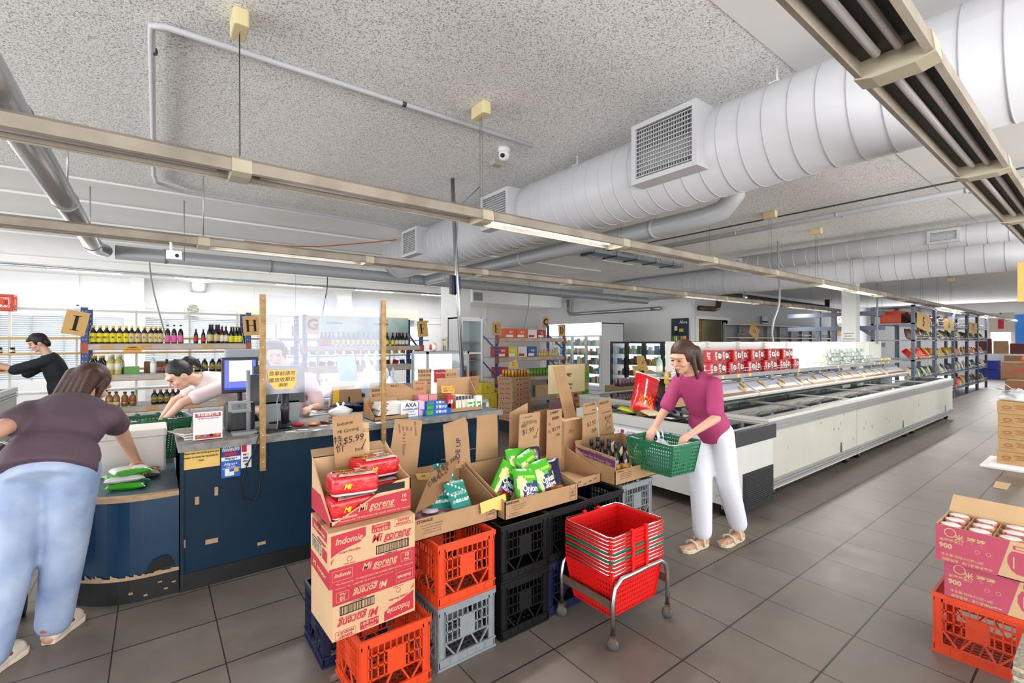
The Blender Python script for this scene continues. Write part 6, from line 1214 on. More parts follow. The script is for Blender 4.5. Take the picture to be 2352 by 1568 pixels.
# wall C: opened white fridge stuff
# ================================================================= REAR SHELVES WITH JARS
t = thing('gondola_shelving', 'white shelving with wooden price strips along the rear windows on the left', 'shelving', (-6.0, 12.6, 0)); L_ = 9.6
WSTR = mat('wood_strip', '#cfa765', .6)
for k in range(11): mb = MB(); mb.box(k*.95-.02, .4, 0, k*.95+.02, .44, 2.28); mb.build('upright', SHW, t)
for z, c in ((2.22, SHW), (1.66, WSTR), (1.36, WSTR), (1.02, WSTR), (.6, SHW)):
    mb = MB(); mb.box(0, .0, z-.03, L_, .45, z); mb.build('shelf', SHW, t); mb = MB(); mb.box(0, -.01, z-.035, L_, 0, z+.005); mb.build('price_rail', c, t)
jr = thing('food_jar', 'x', 'jar'); mb = MB(); mb.lathe([(.035, 0), (.04, .01), (.04, .075), (.032, .085)], 8); mb.build('glass_body', BRW, jr); mb = MB(); mb.lathe([(.036, .085), (.036, .11)], 8); mb.build('lid', mat('jar_lid', '#27221f', .4), jr); mb = MB(); mb.lathe([(.0405, .02), (.0415, .021), (.0415, .065), (.0405, .066)], 8); mb.build('label', CRE, jr); K = Kind(jr)
jr2 = thing('food_jar', 'x', 'jar'); 
for c_ in jr.children: q = c_.copy(); COL.objects.link(q); q.parent = jr2
for c_ in jr2.children:
    if c_.name.startswith('label'): me = c_.data.copy(); me.materials.clear(); me.materials.append(REDLAB); c_.data = me
K2 = Kind(jr2)
for i in range(24): K.put((-5.9+i*.165, 12.66, 1.362), 0, 'small dark jar on the upper jar shelf by the rear windows, %s from the left' % ORD[i], 'jars along the rear windows, upper shelf')
for i in range(20): K2.put((-5.9+i*.2+.07, 12.66, 1.022), 0, 'small red-labelled jar on the lower jar shelf by the rear windows, %s from the left' % ORD[i], 'jars along the rear windows, lower shelf')
# goods seen behind the screen: shelves of packets
t = thing('gondola_shelving', 'white shelving full of packets behind the sauce rack', 'shelving', (2.2, 11.2, 0)); L_ = 3.6
for z in (1.62, 1.25, .9, .5): mb = MB(); mb.box(0, 0, z-.03, L_, .5, z); mb.build('shelf', SHW, t)
for k in range(5): mb = MB(); mb.box(k*.9-.02, .46, 0, k*.9+.02, .5, 2.0); mb.build('upright', SHW, t)
pkt = bag('snack_packet', .16, .2, .05, [PR, PW, PY], lambda u, v, f: 1 if abs(v) < .3 and abs(u) < .6 else (2 if v > .6 else 0), n=8)
PKV = []
for nm_, a_, b_, c_ in (('a', PR, PW, PY), ('b', PGD, PY, PW), ('c', PO, PR, PW), ('d', mat('pack_purple', '#4d2f55', .35), PW, PY), ('e', mat('pack_yellowgreen', '#b9c02a', .35), PGD, PR), ('f', mat('pack_brown', '#6b3f24', .35), PO, PW), ('g', mat('pack_silver', '#9c9a98', .25), PLB, PR), ('h', mat('pack_cream', '#cfc0a0', .4), PO, PR)):
    me = pkt.data.copy(); me.materials.clear(); [me.materials.append(q) for q in (a_, b_, c_)]; PKV.append(me)
cols = ['red', 'dark green', 'orange', 'purple', 'yellow-green', 'brown', 'silver', 'cream']; pfirst = [pkt]
def packet(loc, rot, v, label, group, sc=1):
    o = pfirst.pop() if pfirst else pkt.copy()
    if o is not pkt: COL.objects.link(o)
    o.data = PKV[v]; o.location = (loc[0], loc[1], loc[2]+(.02 if 'rack' in group else 0)); o.rotation_euler = rot; o.scale = (sc, sc, sc); return tag(o, label, 'packet', group)
for s_, z in enumerate((1.25, .9)):
    for i in range(17): packet((2.3+i*.2, 11.3, z+.1), (1.25, R_.uniform(-.3, .3), R_.uniform(-.3, .3)), (i*3+s_) % 8, '%s packet on the %s shelf behind the sauce rack, %s from the left' % (cols[(i*3+s_) % 8], ('upper', 'lower')[s_], ORD[i]), 'packets behind the sauce rack')
# snack racks along the aisle
zsn = (.25, .72, 1.16, 1.62, 2.0)
for r in range(5):
    nb = (10, 9, 7, 6, 5)[r]; w_ = SX[r+1]-SX[r]
    for s_, z in enumerate(zsn):
        if s_ == 4 and r > 1: continue
        base = {0: 4, 1: 7, 2: 0, 3: 5, 4: 6}[s_]
        for i in range(nb):
            v = (base + (i*5+r) % 3*2) % 8
            packet((SX[r]+.15+(w_-.25)*(i+.5)/nb, 2.95+R_.uniform(0, .08), z+.11), (R_.uniform(.9, 1.35), R_.uniform(-.5, .5), R_.uniform(-.4, .4)), v, '%s snack packet, %s from the left, shelf %s of the %s snack rack' % (cols[v], ORD[i], ('one', 'two', 'three', 'four', 'five')[s_], ORD[r]), 'snack packets on the aisle racks', 1.3)
# side view of first rack end (packets facing the freezers)
for s_, z in enumerate((1.16, 1.62)):
    for i in range(6): v = (3, 5)[s_] if i % 2 else (4, 0)[s_]; packet((SX[0]-.02, 3.05+i*.11, z+.11), (1.2, 0, -1.2), v, '%s packet at the end of the first snack rack, %s shelf, %s in' % (cols[v], ('lower', 'upper')[s_], ORD[i]), 'snack packets on the aisle racks') if 0 else None
for k in range(2): pbox('plastic_crate', ('orange plastic crate on top of the first snack rack', 'second orange crate beside it at the top of the snack rack')[k], 'crate', (SX[0]+.3+k*.6, 3.15, 2.001), .5, .4, .3, CO)
# ================================================================= EGG BOXES AND EGG TRAYS ON THE ISLAND
def egg_box():
    t = thing('egg_box', 'x', 'box'); mb = MB(); w_, d_, h_ = .2, .13, .15; mb.box(0, 0, 0, w_, d_, h_); mb.m = 1
    mb.text('梅\n花', (.055, -.002, h_/2), (1, 0, 0), (0, 0, 1), .055, .03); mb.text('梅\n花', (-.002, d_/2, h_/2), (0, -1, 0), (0, 0, 1), .05, .03); mb.m = 2; mb.quad((.1, -.001, .012), (1, 0, 0), (0, 0, 1), .092, h_-.024)
    for x, z, r, m in ((.13, .08, .028, 1), (.165, .075, .024, 1), (.135, .085, .012, 3), (.168, .08, .011, 3)):
        mb.m = m; mb.add([(x+math.cos(a*PI/7)*r, -.002 if m == 1 else -.003, z+math.sin(a*PI/7)*r*1.25) for a in range(14)], [tuple(range(14))])
    mb.build('printed_box', [mat('eggbox_red', '#c01c22', .4), PW, mat('eggbox_photo', '#3a4038', .4, var=.3, vs=30), PO], t); return t
K = Kind(egg_box())
for s_ in range(2):
    for i in range(11-s_):
        K.put((5.25+i*.235+(.1 if s_ else 0), 2.99+(.03 if i % 2 else 0), 1.172+s_*.152), R_.uniform(-.08, .08), 'red boxed duck eggs on the island shelf, %s row, %s from the left' % (('lower', 'upper')[s_], ORD[i]), 'red egg boxes on the island shelf')
t = thing('egg_tray', 'x', 'egg pack'); mb = MB(); mb.bb(.13, .06, 0, .26, .115, .035, .02); mb.bb(.13, .06, .035, .25, .105, .03, .025); mb.build('clear_shell', glass('shell_glass', (.93, .96, .95), .25, .1), t)
for i in range(5):
    for j in range(2):
        mb = MB(); mb.lathe([(.004, 0), (.016, .008), (.021, .024), (.017, .042), (.006, .052)], 8, (.03+i*.05, .035+j*.05, .006)); mb.build('egg', mat('egg_white', '#e9e6dc', .5), t)
mb = MB(); mb.box(.04, .004, .0655, .22, .11, .067); mb.m = 1; mb.box(.09, .02, .067, .17, .09, .0675); mb.build('paper_label', [mat('label_green', '#4fae62', .5), PAPER], t); K = Kind(t)
for s_ in range(4):
    for i in range(8 if s_ < 2 else 6): K.put((9.1+i*.275+(.12 if s_ % 2 else 0), 3.0+(i % 2)*.02, 1.172+s_*.07), R_.uniform(-.05, .05), 'clear pack of white eggs on the island shelf, layer %s, %s from the left' % (('one', 'two', 'three', 'four')[s_], ORD[i]), 'clear egg packs on the island shelf')
for i in range(9):
    mb = MB(); mb.lathe([(.005, 0), (.035, .015), (.045, .04), (.035, .065), (.005, .08)], 10); m = (mat('ball_blue', '#7fa9c9', .4), mat('ball_yellow', '#cfd25a', .4), mat('ball_orange', '#d9925a', .4))[(i*2) % 3 if i < 7 else 1]
    tag(mb.build('wrapped_treat', m, loc=(11.5+i*.1, 3.0, 1.171)), 'small round wrapped treat right of the egg packs, %s from the left' % ORD[i], 'treat', 'wrapped treats on the island shelf')
# ================================================================= ON THE END FREEZER
ZE = .79
rb = bag('snack_sack', .3, .46, .12, [PR, PW, PO, PB], lambda u, v, f: (3 if not f else (1 if (abs(u+.15+v*.1) < .05 and abs(v) < .7) or v > .93 else (2 if -.75 < v < -.25 and abs(u) < .6 and (int(u*9)+int(v*11)) % 2 else 0))), n=18, wob=.12)
tag(rb, 'large glossy red snack sack leaning on the end freezer', 'snack sack'); rb.location = (4.3, 3.2, ZE+.22); rb.rotation_euler = (1.15, .35, -.55)
for i in range(5): packet((4.42+i*.015, 2.95-i*.03+.1, ZE+.06+i*.035), (.75, .1, -.5), 6, 'blue and black sea snack pouch on the end freezer, %s in the overlapping row' % ORD[i], 'blue pouches on the end freezer', 1.1).data = PKV[6]
PKV[6].materials[0] = mat('pouch_navy', '#14233a', .3); PKV[6].materials[1] = PLB
packet((4.18, 3.35, ZE+.03), (.2, 0, .4), 4, 'flat yellow and red noodle pack at the left of the end freezer', 'loose packs on the end freezer'); packet((4.2, 3.05, ZE+.03), (.1, 0, -.4), 7, 'flat cream pack lying in front of the red sack', 'loose packs on the end freezer', 1.1); packet((4.55, 2.75, ZE+.05), (.3, .2, .5), 0, 'small red and white snack packet beside the magazine', 'loose packs on the end freezer')
sheet_b = MB(); sheet_b.box(0, 0, 0, .24, .32, .012); sheet_b.m = 1; sheet_b.box(.02, .03, .012, .1, .12, .0125); tag(sheet_b.build('magazine', [mat('dark_cover', '#1b1c1a', .35), PAPER], loc=(4.1, 2.72, ZE+.001)), 'dark glossy magazine lying on the end freezer', 'magazine')
def easel(px, y, label, m=YPAP, txt=(), cat='sign', th=.004, group=None): return cut('price_sign', label, cat, px, y, m, txt, th=th, group=group)
easel(((1497, 865), (1528, 868), (1526, 945), (1500, 940)), 3.5, 'brown cardboard sign with faint lines on the end freezer', CARD, ((1512, 878, .03, '西瓜霜\n12.9/10', 1, 0, 0, 0),), group='signs on the end freezer')
easel(((1527, 857), (1532, 853), (1578, 855), (1576, 878), (1563, 890), (1546, 893), (1526, 880)), 3.3, 'large torn yellow sign with handwriting and a heart', YPAP, ((1550, 863, .045, '买特特什区', 1, 0, 0, 0), (1549, 874, .04, 'MEGA省钱♡', 1, 0, 0, 0)), group='signs on the end freezer')
easel(((1561, 886), (1592, 885), (1589, 903), (1559, 900)), 3.1, 'small yellow note on a brown box on the end freezer', YPAP, group='signs on the end freezer')
easel(((1556, 882), (1566, 880), (1650, 884), (1650, 925), (1552, 935)), 2.78, 'brown cardboard panel behind the walking customer', CARD, th=.01, group='signs on the end freezer')
easel(((1481, 850), (1519, 855), (1512, 905), (1478, 900)), 3.7, 'pale yellow card showing the foot of a black letter L', YPAP, ((1492, 880, .16, 'L', 1, .03, 0, -.1),), group='signs on the end freezer')
easel(((1452, 840), (1465, 840), (1470, 868), (1458, 868)), 4.9, 'small folded yellow card on the island end', YPAP, group='signs on the end freezer')
easel(((1462, 816), (1478, 816), (1491, 852), (1466, 850)), 4.9, 'tall folded yellow card standing on the cans', YPAP, ((1477, 832, .03, '豆奶\n$3.99', 1, 0, 0, 0),), group='signs on the end freezer')
# end shelf with the big bottle
t = thing('end_shelf', 'small white wire-edged shelf at the end of the island', 'shelf', (4.86, 3.1, 1.13)); mb = MB(); mb.box(0, 0, 0, .13, .5, .02); mb.build('shelf', SHW, t); mb = MB(); mb.tube([(0, 0, .07), (0, .5, .07)], .004, 5); mb.build('wire_guard', CHROME, t)
b = bottle('water_bottle', [(.035, 0), (.038, .01), (.038, .17), (.03, .2), (.013, .225), (.013, .24), (.015, .241), (.015, .262), (.012, .264)], mat('pale_green_glass', '#8fb3a8', .1, coat=.5), WCL, .241, (.05, .13), CRE, label_r=.038); b['label'] = 'pale green clear bottle standing on the small shelf at the island end'; b.location = (4.92, 3.45, 1.151)
mb = MB(); mb.lathe([(.035, 0), (.04, .005), (.04, .07), (.036, .072)], 16); tag(mb.build('cup', WB, loc=(4.92, 3.25, 1.151)), 'small white and pink tub beside the green bottle on the end shelf', 'tub')
# ================================================================= ENERGY DRINK STACK, CARTONS, QUEUE SIGN
X0, Y0 = 4.86, 6.35
mb = MB(); mb.box(0, 0, 0, .5, .5, .2); tag(mb.build('black_base', BLACK, loc=(X0, Y0, 0)), 'black crate-like base under the energy drink cartons', 'crate')
for k in range(9):
    mb = MB(); mb.box(0, 0, 0, .42, .42, .083); mb.m = 1
    mb.text('Red Bull', (.3, -.002, .05), (1, 0, 0), (0, 0, 1), .035, .02); mb.text('Red Bull', (-.002, .14, .05), (0, -1, 0), (0, 0, 1), .04, .02)
    for U, O in ((Vector((1, 0, 0)), Vector((.15, -.001, .04))), (Vector((0, -1, 0)), Vector((-.001, .3, .04)))):
        V = Vector((0, 0, 1)); mb.m = 2; mb.add([O+U*math.cos(a*PI/6)*.018+V*math.sin(a*PI/6)*.018 for a in range(12)], [tuple(range(12))]); mb.m = 1
        for s in (-1, 1): mb.add([O+U*s*.005+V*(-.01)+U.cross(V)*.0006, O+U*s*.06+V*(-.02)+U.cross(V)*.0006, O+U*s*.045+V*.005+U.cross(V)*.0006, O+U*s*.015+V*.02+U.cross(V)*.0006], [(0, 1, 2, 3)])
    o = mb.build('energy_drink_carton', [mat('kraft_carton', '#a98f70', .75), REDINK, PY], loc=(X0+R_.uniform(-.012, .02)+.02, Y0+R_.uniform(-.01, .01)+.01, .201+k*.085)); tag(o, 'kraft energy drink carton with red bulls logo in the tall stack, %s from the bottom' % ORD[k], 'carton', 'energy drink cartons in the tall stack')
cn = thing('energy_drink_can', 'x', 'can'); mb = MB(); mb.lathe([(.022, 0), (.026, .006), (.026, .1), (.022, .11)], 10); mb.build('can_body', mat('can_gold', '#c08a2e', .3, .4), cn); mb = MB(); mb.lathe([(.0225, .11), (.022, .114)], 10); mb.build('can_top', CHROME, cn); K = Kind(cn)
for i in range(6):
    for j in range(4): K.put((X0+.06+i*.065, Y0+.05+j*.09, .968), 0, 'gold drink can on top of the tall carton stack, row %s, %s from the left' % (('one', 'two', 'three', 'four')[j], ORD[i]), 'gold cans on the tall stack')
cut('price_card', 'folded yellow price card standing on the gold cans', 'sign', ((1170, 832), (1187, 824), (1192, 846), (1168, 846)), 6.6, YPAP, ((1180, 836, .04, '红牛\n$2.5', 1, 0, 0, 0),))
for k, (x, y, z, w_, d_, h_, m, lb) in enumerate(((5.72, 5.75, 0, .42, .4, .3, CARD, 'bottom brown carton of the pile behind the crossed-out price sign'), (5.72, 5.75, .305, .42, .4, .26, CARD, 'second brown carton with dark green panel'), (5.73, 5.76, .57, .4, .4, .3, CARDL, 'third carton with a grey dragon-like figure printed on it'), (5.7, 5.74, .875, .42, .42, .3, mat('olive_carton', '#9a8c4a', .6), 'top carton with green and yellow printing'))):
    pbox('drink_carton', lb, 'carton', (x, y, z), w_, d_, h_, m, [], 'cartons piled right of the queue sign', [(.22, .03, .18, h_*.45, 6), (.03, .05, .08, .06, 2), (.04, h_*.6, .12, .06, 4)])
for k, (x, y, z, w_, h_, m, lb) in enumerate(((4.75, 5.6, 0, .4, .35, mat('dkgreen_box', '#1f4a33', .5), 'dark green drink carton on the floor under the queue sign'), (5.3, 5.55, 0, .3, .3, PPK, 'mauve carton on the floor right of the queue sign'), (5.3, 5.56, .305, .3, .25, PPK, 'upper mauve carton right of the queue sign'), (4.95, 7.4, 0, .35, .3, YB, 'yellow tea carton on the floor behind the tall stack'), (4.95, 7.4, .305, .35, .28, YB, 'upper yellow tea carton behind the tall stack'), (5.36, 7.35, 0, .35, .33, YB, 'yellow carton to the right of the tea cartons'), (5.36, 7.35, .335, .3, .3, YB, 'yellow carton on top of the right one of the tea cartons'), (4.95, 7.42, .59, .3, .2, YB, 'topmost yellow tea carton'), (5.3, 6.6, 0, .2, .3, CARDD, 'brown carton with orange tape beside the tall stack'), (5.3, 6.6, .305, .2, .28, PPK, 'purple can multipack beside the tall stack'), (5.3, 6.6, .59, .2, .25, PPK, 'upper purple can multipack beside the tall stack'))):
    pbox('drink_carton', lb, 'carton', (x, y, z), w_, .35, h_, m, [(w_*.5, h_*.5, .05, '茶' if m is YB else '', 5)], 'drink cartons on the floor by the queue sign')
t = thing('queue_sign', 'yellow laminated queue notice in Chinese and English on a stand', 'sign', (at(1303, 900, y=4.9).x, 4.9, 0)); a = at(1262, 905, y=4.9); b = at(1345, 835, y=4.9); w_ = b.x-a.x; mb = MB(); mb.box(-w_/2, 0, a.z, w_/2, .01, b.z); mb.m = 1
for s, z, sz in (('此處排隊', .25, .055), ('請', .19, .05), ('Queue Here', .12, .05), ('Thank You', .065, .05)): mb.text(s, (-.02, -.002, a.z+z), (1, 0, 0), (0, 0, 1), sz, .03)
mb.build('notice_board', [mat('sign_cream', '#f8dfa8', .6), INK], t); mb = MB(); mb.box(-w_/2-.02, -.004, a.z-.02, w_/2+.02, -.003, b.z+.05); mb.build('plastic_sleeve', glass('clear_sleeve', (1, 1, 1), .04), t); mb = MB(); mb.tube([(0, .02, 0), (0, .02, b.z)], .015, 8); mb.lathe([(.16, 0), (.16, .015), (.02, .03)], 20, (0, .02, 0)); mb.build('stand', DGREY, t)
x = at(1450, 900, y=4.9).x
pbox('can_carton', 'tan carton on the floor carrying the shrink-wrapped cans', 'carton', (x-.25, 4.9, 0), .5, .35, .85, mat('kraft_green', '#8d8256', .7), [(.15, .75, .06, '啤酒', 1), (.35, .75, .05, '▲', 2)], None, [(.05, .5, .1, .08, 1)])
cn2 = thing('drink_can', 'x', 'can'); mb = MB(); mb.lathe([(.028, 0), (.032, .006), (.032, .115), (.027, .125)], 10); mb.build('can_body', mat('can_silver_red', '#8f8b92', .3, .5, var=.6, vs=30, c2='#7a2028'), cn2); mb = MB(); mb.lathe([(.0275, .125), (.027, .129)], 10); mb.build('can_top', CHROME, cn2); K = Kind(cn2)
for i in range(7):
    for j in range(2): K.put((x-.21+i*.067, 4.95+j*.08, .851), 0, 'silver can in the shrink-wrapped tray, %s row, %s from the left' % (('front', 'back')[j], ORD[i]), 'silver cans in the tray')
# cabinet contents
K = Kind(dup(cn2, (0, 0, 0))); K.r['label'] = 'x'; me = K.r.children[0].data.copy(); me.materials.clear(); me.materials.append(mat('can_red', '#a5302c', .35)); K.r.children[0].data = me
for s_, z in enumerate((.866, 1.216)):
    for i in range(4): K.put((4.8+i*.1, 7.95, z), 0, 'red can in the tall drinks cabinet, %s shelf, %s from the left' % (('lower', 'upper')[s_], ORD[i]), 'cans in the drinks cabinet')
# posters on the column
for k, (a_, b_, m) in enumerate(((1013, 1027, mat('poster_cream', '#d8cfae', .5)), (1030, 1046, mat('poster_blue', '#6f9bb5', .5)))):
    p = at(a_, 780, x=6.235); q = at(b_, 780, x=6.235); sheet('bottle_poster', ('cream poster of two dark bottles on the white column', 'blue poster of a dark bottle on the white column')[k], 'poster', (6.236, p.y, 1.2), (0, -1, 0), p.y-q.y, .5, m, [((p.y-q.y)/2, .42, .05, '王朝 1730', 1)], 'posters on the column', extra=[((p.y-q.y)*.3, .05, .05, .22, 1), ((p.y-q.y)*.3+.015, .27, .02, .08, 1), ((p.y-q.y)*.6, .05, .05, .22, 1)][:3 if k == 0 else 2]+[(0, 0, p.y-q.y, .03, 2)])
p = at(1542, 780, x=12.98); q = at(1582, 780, x=12.98)
sheet('aloe_poster', 'dark poster headed Aloe with a man and a row of coloured bottles', 'poster', (12.985, p.y, 1.5), (0, -1, 0), p.y-q.y, .8, mat('poster_dark', '#15303c', .4), [((p.y-q.y)*.7, .68, .14, 'Aloe', 3)], extra=[((p.y-q.y)*.2, .3, .12, .3, 1), ((p.y-q.y)*.18, .42, .1, .14, 3), ((p.y-q.y)*.45, .38, .15, .1, 5), (0, 0, (p.y-q.y), .08, 2)]+[((p.y-q.y)*(.05+.1*i), .09, .05, .16, (6, 5, 3, 6, 2, 5, 5, 3, 2)[i]) for i in range(9)])
a = at(1752, 735, y=7.9); sheet('sea_picture', 'small blue picture on the pale wall above the bare shelving', 'picture', (a.x, 7.93, 2.22), (1, 0, 0), .45, .28, mat('pic_blue', '#2f5f9f', .4), [], extra=[(.05, .18, .3, .03, 3), (.0, .05, .45, .06, 1)])
t = thing('picture_frame', 'empty wooden picture frame behind the red egg boxes', 'frame', (at(1776, 830, y=3.3).x, 3.3, 1.17)); mb = MB(); mb.box(0, 0, 0, .22, .02, .02); mb.box(0, 0, .28, .22, .02, .3); mb.box(0, 0, 0, .02, .02, .3); mb.box(.2, 0, 0, .22, .02, .3); mb.build('frame', WOOD, t)
# far end: window goods, blue tubs
t = thing('window_poster', 'white bottle poster hanging in the sunlit far window', 'poster', (29.93, 3.3, 2.0)); mb = MB(); mb.box(0, -.4, 0, .02, .35, .85); mb.box(.0, -.02, .8, .06, .02, .86); mb.m = 1; mb.box(-.01, -.1, .15, 0, .08, .55); mb.build('sheet', [mat('poster_grey', '#b9b3a6', .6), REDINK], t)
for k in range(3): pbox('gift_bag', ('dark red gift box under the far window', 'tan gift box under the far window', 'dark red gift box by the blue door')[k], 'box', (29.3, 3.25-k*.5+.25, 1.05), .3, .45, .65-.1*k, (mat('maroon', '#5a1f1c', .5), CARD, mat('maroon', '#5a1f1c'))[k])
for k in range(2): pbox('blue_tub', ('bottom blue plastic tub on the floor by the far window', 'upper blue plastic tub by the far window')[k], 'tub', (28.0, 3.15, .4*k), .6, .6, .38, mat('tub_blue', '#12309a', .4), face='-x')
pbox('carton', 'large brown carton standing below the far window', 'carton', (28.2, 2.2, 0), .8, .8, 1.0, CARD)
pbox('display_bench', 'low white bench under the far window', 'bench', (29.25, 2.4, 0), .6, 1.7, 1.045, WHITE)
for o in list(D.objects):
    if o.name.startswith('aisle_sign') and any(q in o['label'] for q in ('number 8', 'numbered 8', 'letter C', 'numbered 15')):
        mb = MB(); mb.tube([(0, .003, .1), (0, .003, 3.3-o.location.z)], .003, 4); mb.build('string', GREY, o)
# ================================================================= ON AND BEHIND THE COUNTER
def c_at(px, py, y): return at(px, py, y=y)
# polystyrene box
t = thing('foam_box', 'white polystyrene box with lid standing on the low packing counter', 'box', (-.33, 4.2, .652)); mb = MB(); mb.bb(.2, .16, 0, .4, .32, .25, .015); mb.build('box_body', mat('polystyrene', '#dcd9d2', .8, var=.05, vs=5, bump=.1, bs=90), t, bevel=.006)
mb = MB(); mb.bb(.2, .16, .25, .415, .335, .055, .02); mb.build('lid', mat('polystyrene', '#dcd9d2'), t, bevel=.008)
gb = basket_mesh(BG, 'basket'); gb['label'] = 'green wire-handled shopping basket the cashier is unpacking'; gb['group'] = 'loose shopping baskets'; gb.location = (-.02, 4.76, .655); gb.rotation_euler = (0, 0, .1); gb.scale = (1.1, 1.1, 1.3)
rk = dup(full, (-2.05, 7.9, .855), .2, 'red shopping basket standing on the far left freezer', 'loose shopping baskets')
mb = MB(); mb.box(0, 0, 0, .5, .5, .006); tag(mb.build('cardboard_sheet', CARD, loc=(-.4, 4.15, .6525)), 'torn cardboard sheet under the polystyrene box', 'cardboard') if 0 else None
gbag = bag('vegetable_bag', .26, .19, .05, [mat('corn_black', '#22261c', .3), PY, PGD, PW], lambda u, v, f: (2 if abs(u) > .85 else (1 if (f and ((int((u+1)*7)+int((v+1)*4)) % 3 == 0) and abs(v) < .6) else (3 if f and abs(u+.1) < .25 and v < -.4 else 0))), [('GOLDEN\nCORN', -.1, .2, .035, 1, .03, 0, .1)], wob=.1)
tag(gbag, 'black and yellow vegetable bag under the customer hand', 'vegetable bag', 'bagged groceries on the packing counter'); gbag.location = (-.08, 4.05, .685); gbag.rotation_euler = (.1, 0, .15)
for i, (x, y, z, m0, m1, lb, rz) in enumerate(((-.13, 3.84, .675, PGD, PG, 'bottom green vegetable pack near the front edge of the packing counter', -.2), (-.15, 3.87, .715, PG, PW, 'middle green pack in the small pile on the packing counter', .1), (-.12, 3.88, .752, PW, PG, 'white and green pack on top of the small pile', .35))):
    o = bag('vegetable_pack', .21, .15, .05, [m0, m1, PW], lambda u, v, f: 1 if abs(v) > .6 else (2 if f and abs(u) < .3 and abs(v) < .3 else 0), wob=.12, seed=i+3); tag(o, lb, 'vegetable pack', 'bagged groceries on the packing counter'); o.location = (x, y, z); o.rotation_euler = (.05, .03, rz)
# payment stand (code left out)
a = c_at(444, 1019, 3.68); b = c_at(511, 943, 3.68); w_ = b.x-a.x; h_ = b.z-ZC
t = thing('payment_stand', 'white acrylic payment stand with red bands on the counter', 'sign stand', (a.x, 3.68, ZC)); mb = MB(); mb.box(0, 0, 0, w_, .006, h_); mb.box(0, 0, 0, w_, .08, .004); mb.m = 1; mb.box(.01, -.001, h_*.82, w_-.01, 0, h_*.96); mb.box(.01, -.001, .01, w_-.01, 0, h_*.2); mb.m = 2
mb.text('本店推荐使用', (w_/2, -.003, h_*.9), (1, 0, 0), (0, 0, 1), .02, .02); mb.m = 3; mb.text('UP SEAFOOD PRESTON', (w_/2, -.002, h_*.77), (1, 0, 0), (0, 0, 1), .011, .01)
for k in range(4): mb.m = (4, 5, 3, 6)[k]; mb.box(.02+k*(w_-.055)/3, -.002, .022, .035+k*(w_-.055)/3, -.001, .038)
mb.build('acrylic_panel', [PAPER, mat('band_red', '#b1383c', .5), PAPER, INK, PG, PLB, PO], t)
# receipt printer, display pole, monitors
a = c_at(517, 1000, 3.95); b = c_at(583, 940, 3.95)
t = thing('receipt_printer', 'rounded black receipt printer on the counter behind the payment stand', 'printer', (a.x, 3.85, ZC)); w_ = b.x-a.x; mb = MB(); mb.bb(w_/2, .12, 0, w_, .24, .2, .05); mb.build('casing', BLACK, t, bevel=.02); mb = MB(); mb.box(.03, -.003, .14, w_-.03, 0, .15); mb.build('paper_slot', GREY, t)
mb = MB(); mb.lathe([(.012, 0), (.01, .01)], 12, (w_*.4, .1, .205)); mb.lathe([(.012, 0), (.01, .01)], 12, (w_*.7, .1, .205)); mb.build('indicator', mat('pale_lamp', '#cfe0d8', .3), t)
pb = c_at(572, 1003, 3.72)
t = thing('display_pole', 'grey pole with a small number display beside the wooden batten', 'display', (pb.x, 3.75, ZC)); z1 = c_at(572, 850, 3.75).z-ZC; mb = MB(); mb.tube([(0, 0, 0), (0, 0, z1)], .013, 10); mb.build('pole', GREY, t); mb = MB(); mb.box(-.1, -.04, 0, .05, .05, .02); mb.build('base', GREY, t)
zd = c_at(550, 934, 3.72).z-ZC; mb = MB(); mb.box(-.12, -.03, zd-.032, .01, .02, zd+.036); dd = mb.build('display_head', GREY, t); mb = MB(); mb.quad((-.105, -.0315, zd-.018), (1, 0, 0), (0, 0, 1), .09, .042); mb.m = 1; mb.text('-0-', (-.06, -.034, zd+.004), (1, 0, 0), (0, 0, 1), .024); mb.build('lcd', [mat('lcd', '#5e6567', .3), INK], dd)
a = c_at(583, 905, 4.0)
mb = MB(); mb.box(-.05, 0, -.08, .05, .03, .11); mb.build('card_reader_tmp', DGREY).name = 'card_reader'; o = D.objects['card_reader']; o.location = (pb.x+.05, 3.8, ZC+.3); tag(o, 'grey card reader clipped to the display pole', 'card reader')
def monitor(label, px0, px1, py0, py1, y, lit, base_z, yaw=0):
    a = c_at(px0, py1, y); b = c_at(px1, py0, y); w_ = b.x-a.x; h_ = b.z-a.z
    t = thing('monitor', label, 'monitor', ((a.x+b.x)/2, y, base_z), yaw); mb = MB(); mb.box(-w_/2, 0, a.z-base_z, w_/2, .035, b.z-base_z); mb.build('casing', BLACK if lit else DGREY, t, bevel=.006)
    mb = MB(); s = -.002 if lit else -.001
    if lit:
        mb.quad((-w_/2+.018, -.002, a.z-base_z+.025), (1, 0, 0), (0, 0, 1), w_-.036, h_-.045); mb.m = 1; mb.quad((-w_/2+w_*.2, -.003, a.z-base_z+.09), (1, 0, 0), (0, 0, 1), w_*.62, h_*.58); mb.m = 2; mb.quad((-w_/2+.018, -.003, a.z-base_z+.025), (1, 0, 0), (0, 0, 1), w_-.036, .016)
        mb.build('display', [emis('screen_blue', '#6f78d8', 1.1), emis('screen_white', '#f5f7ff', 1.4), emis('screen_bar', '#3a56c0', 1.0)], t)
    mb = MB(); mb.tube([(0, .06, 0), (0, .06, (a.z+b.z)/2-base_z)], .022, 10); mb.lathe([(.1, 0), (.1, .012), (.03, .02)], 24, (0, .06, 0)); mb.build('stand', BLACK, t); return t
monitor('black checkout monitor with a lit blue and white screen', 509, 593, 820, 904, 4.15, True, ZC)
a = c_at(526, 806, 4.15)
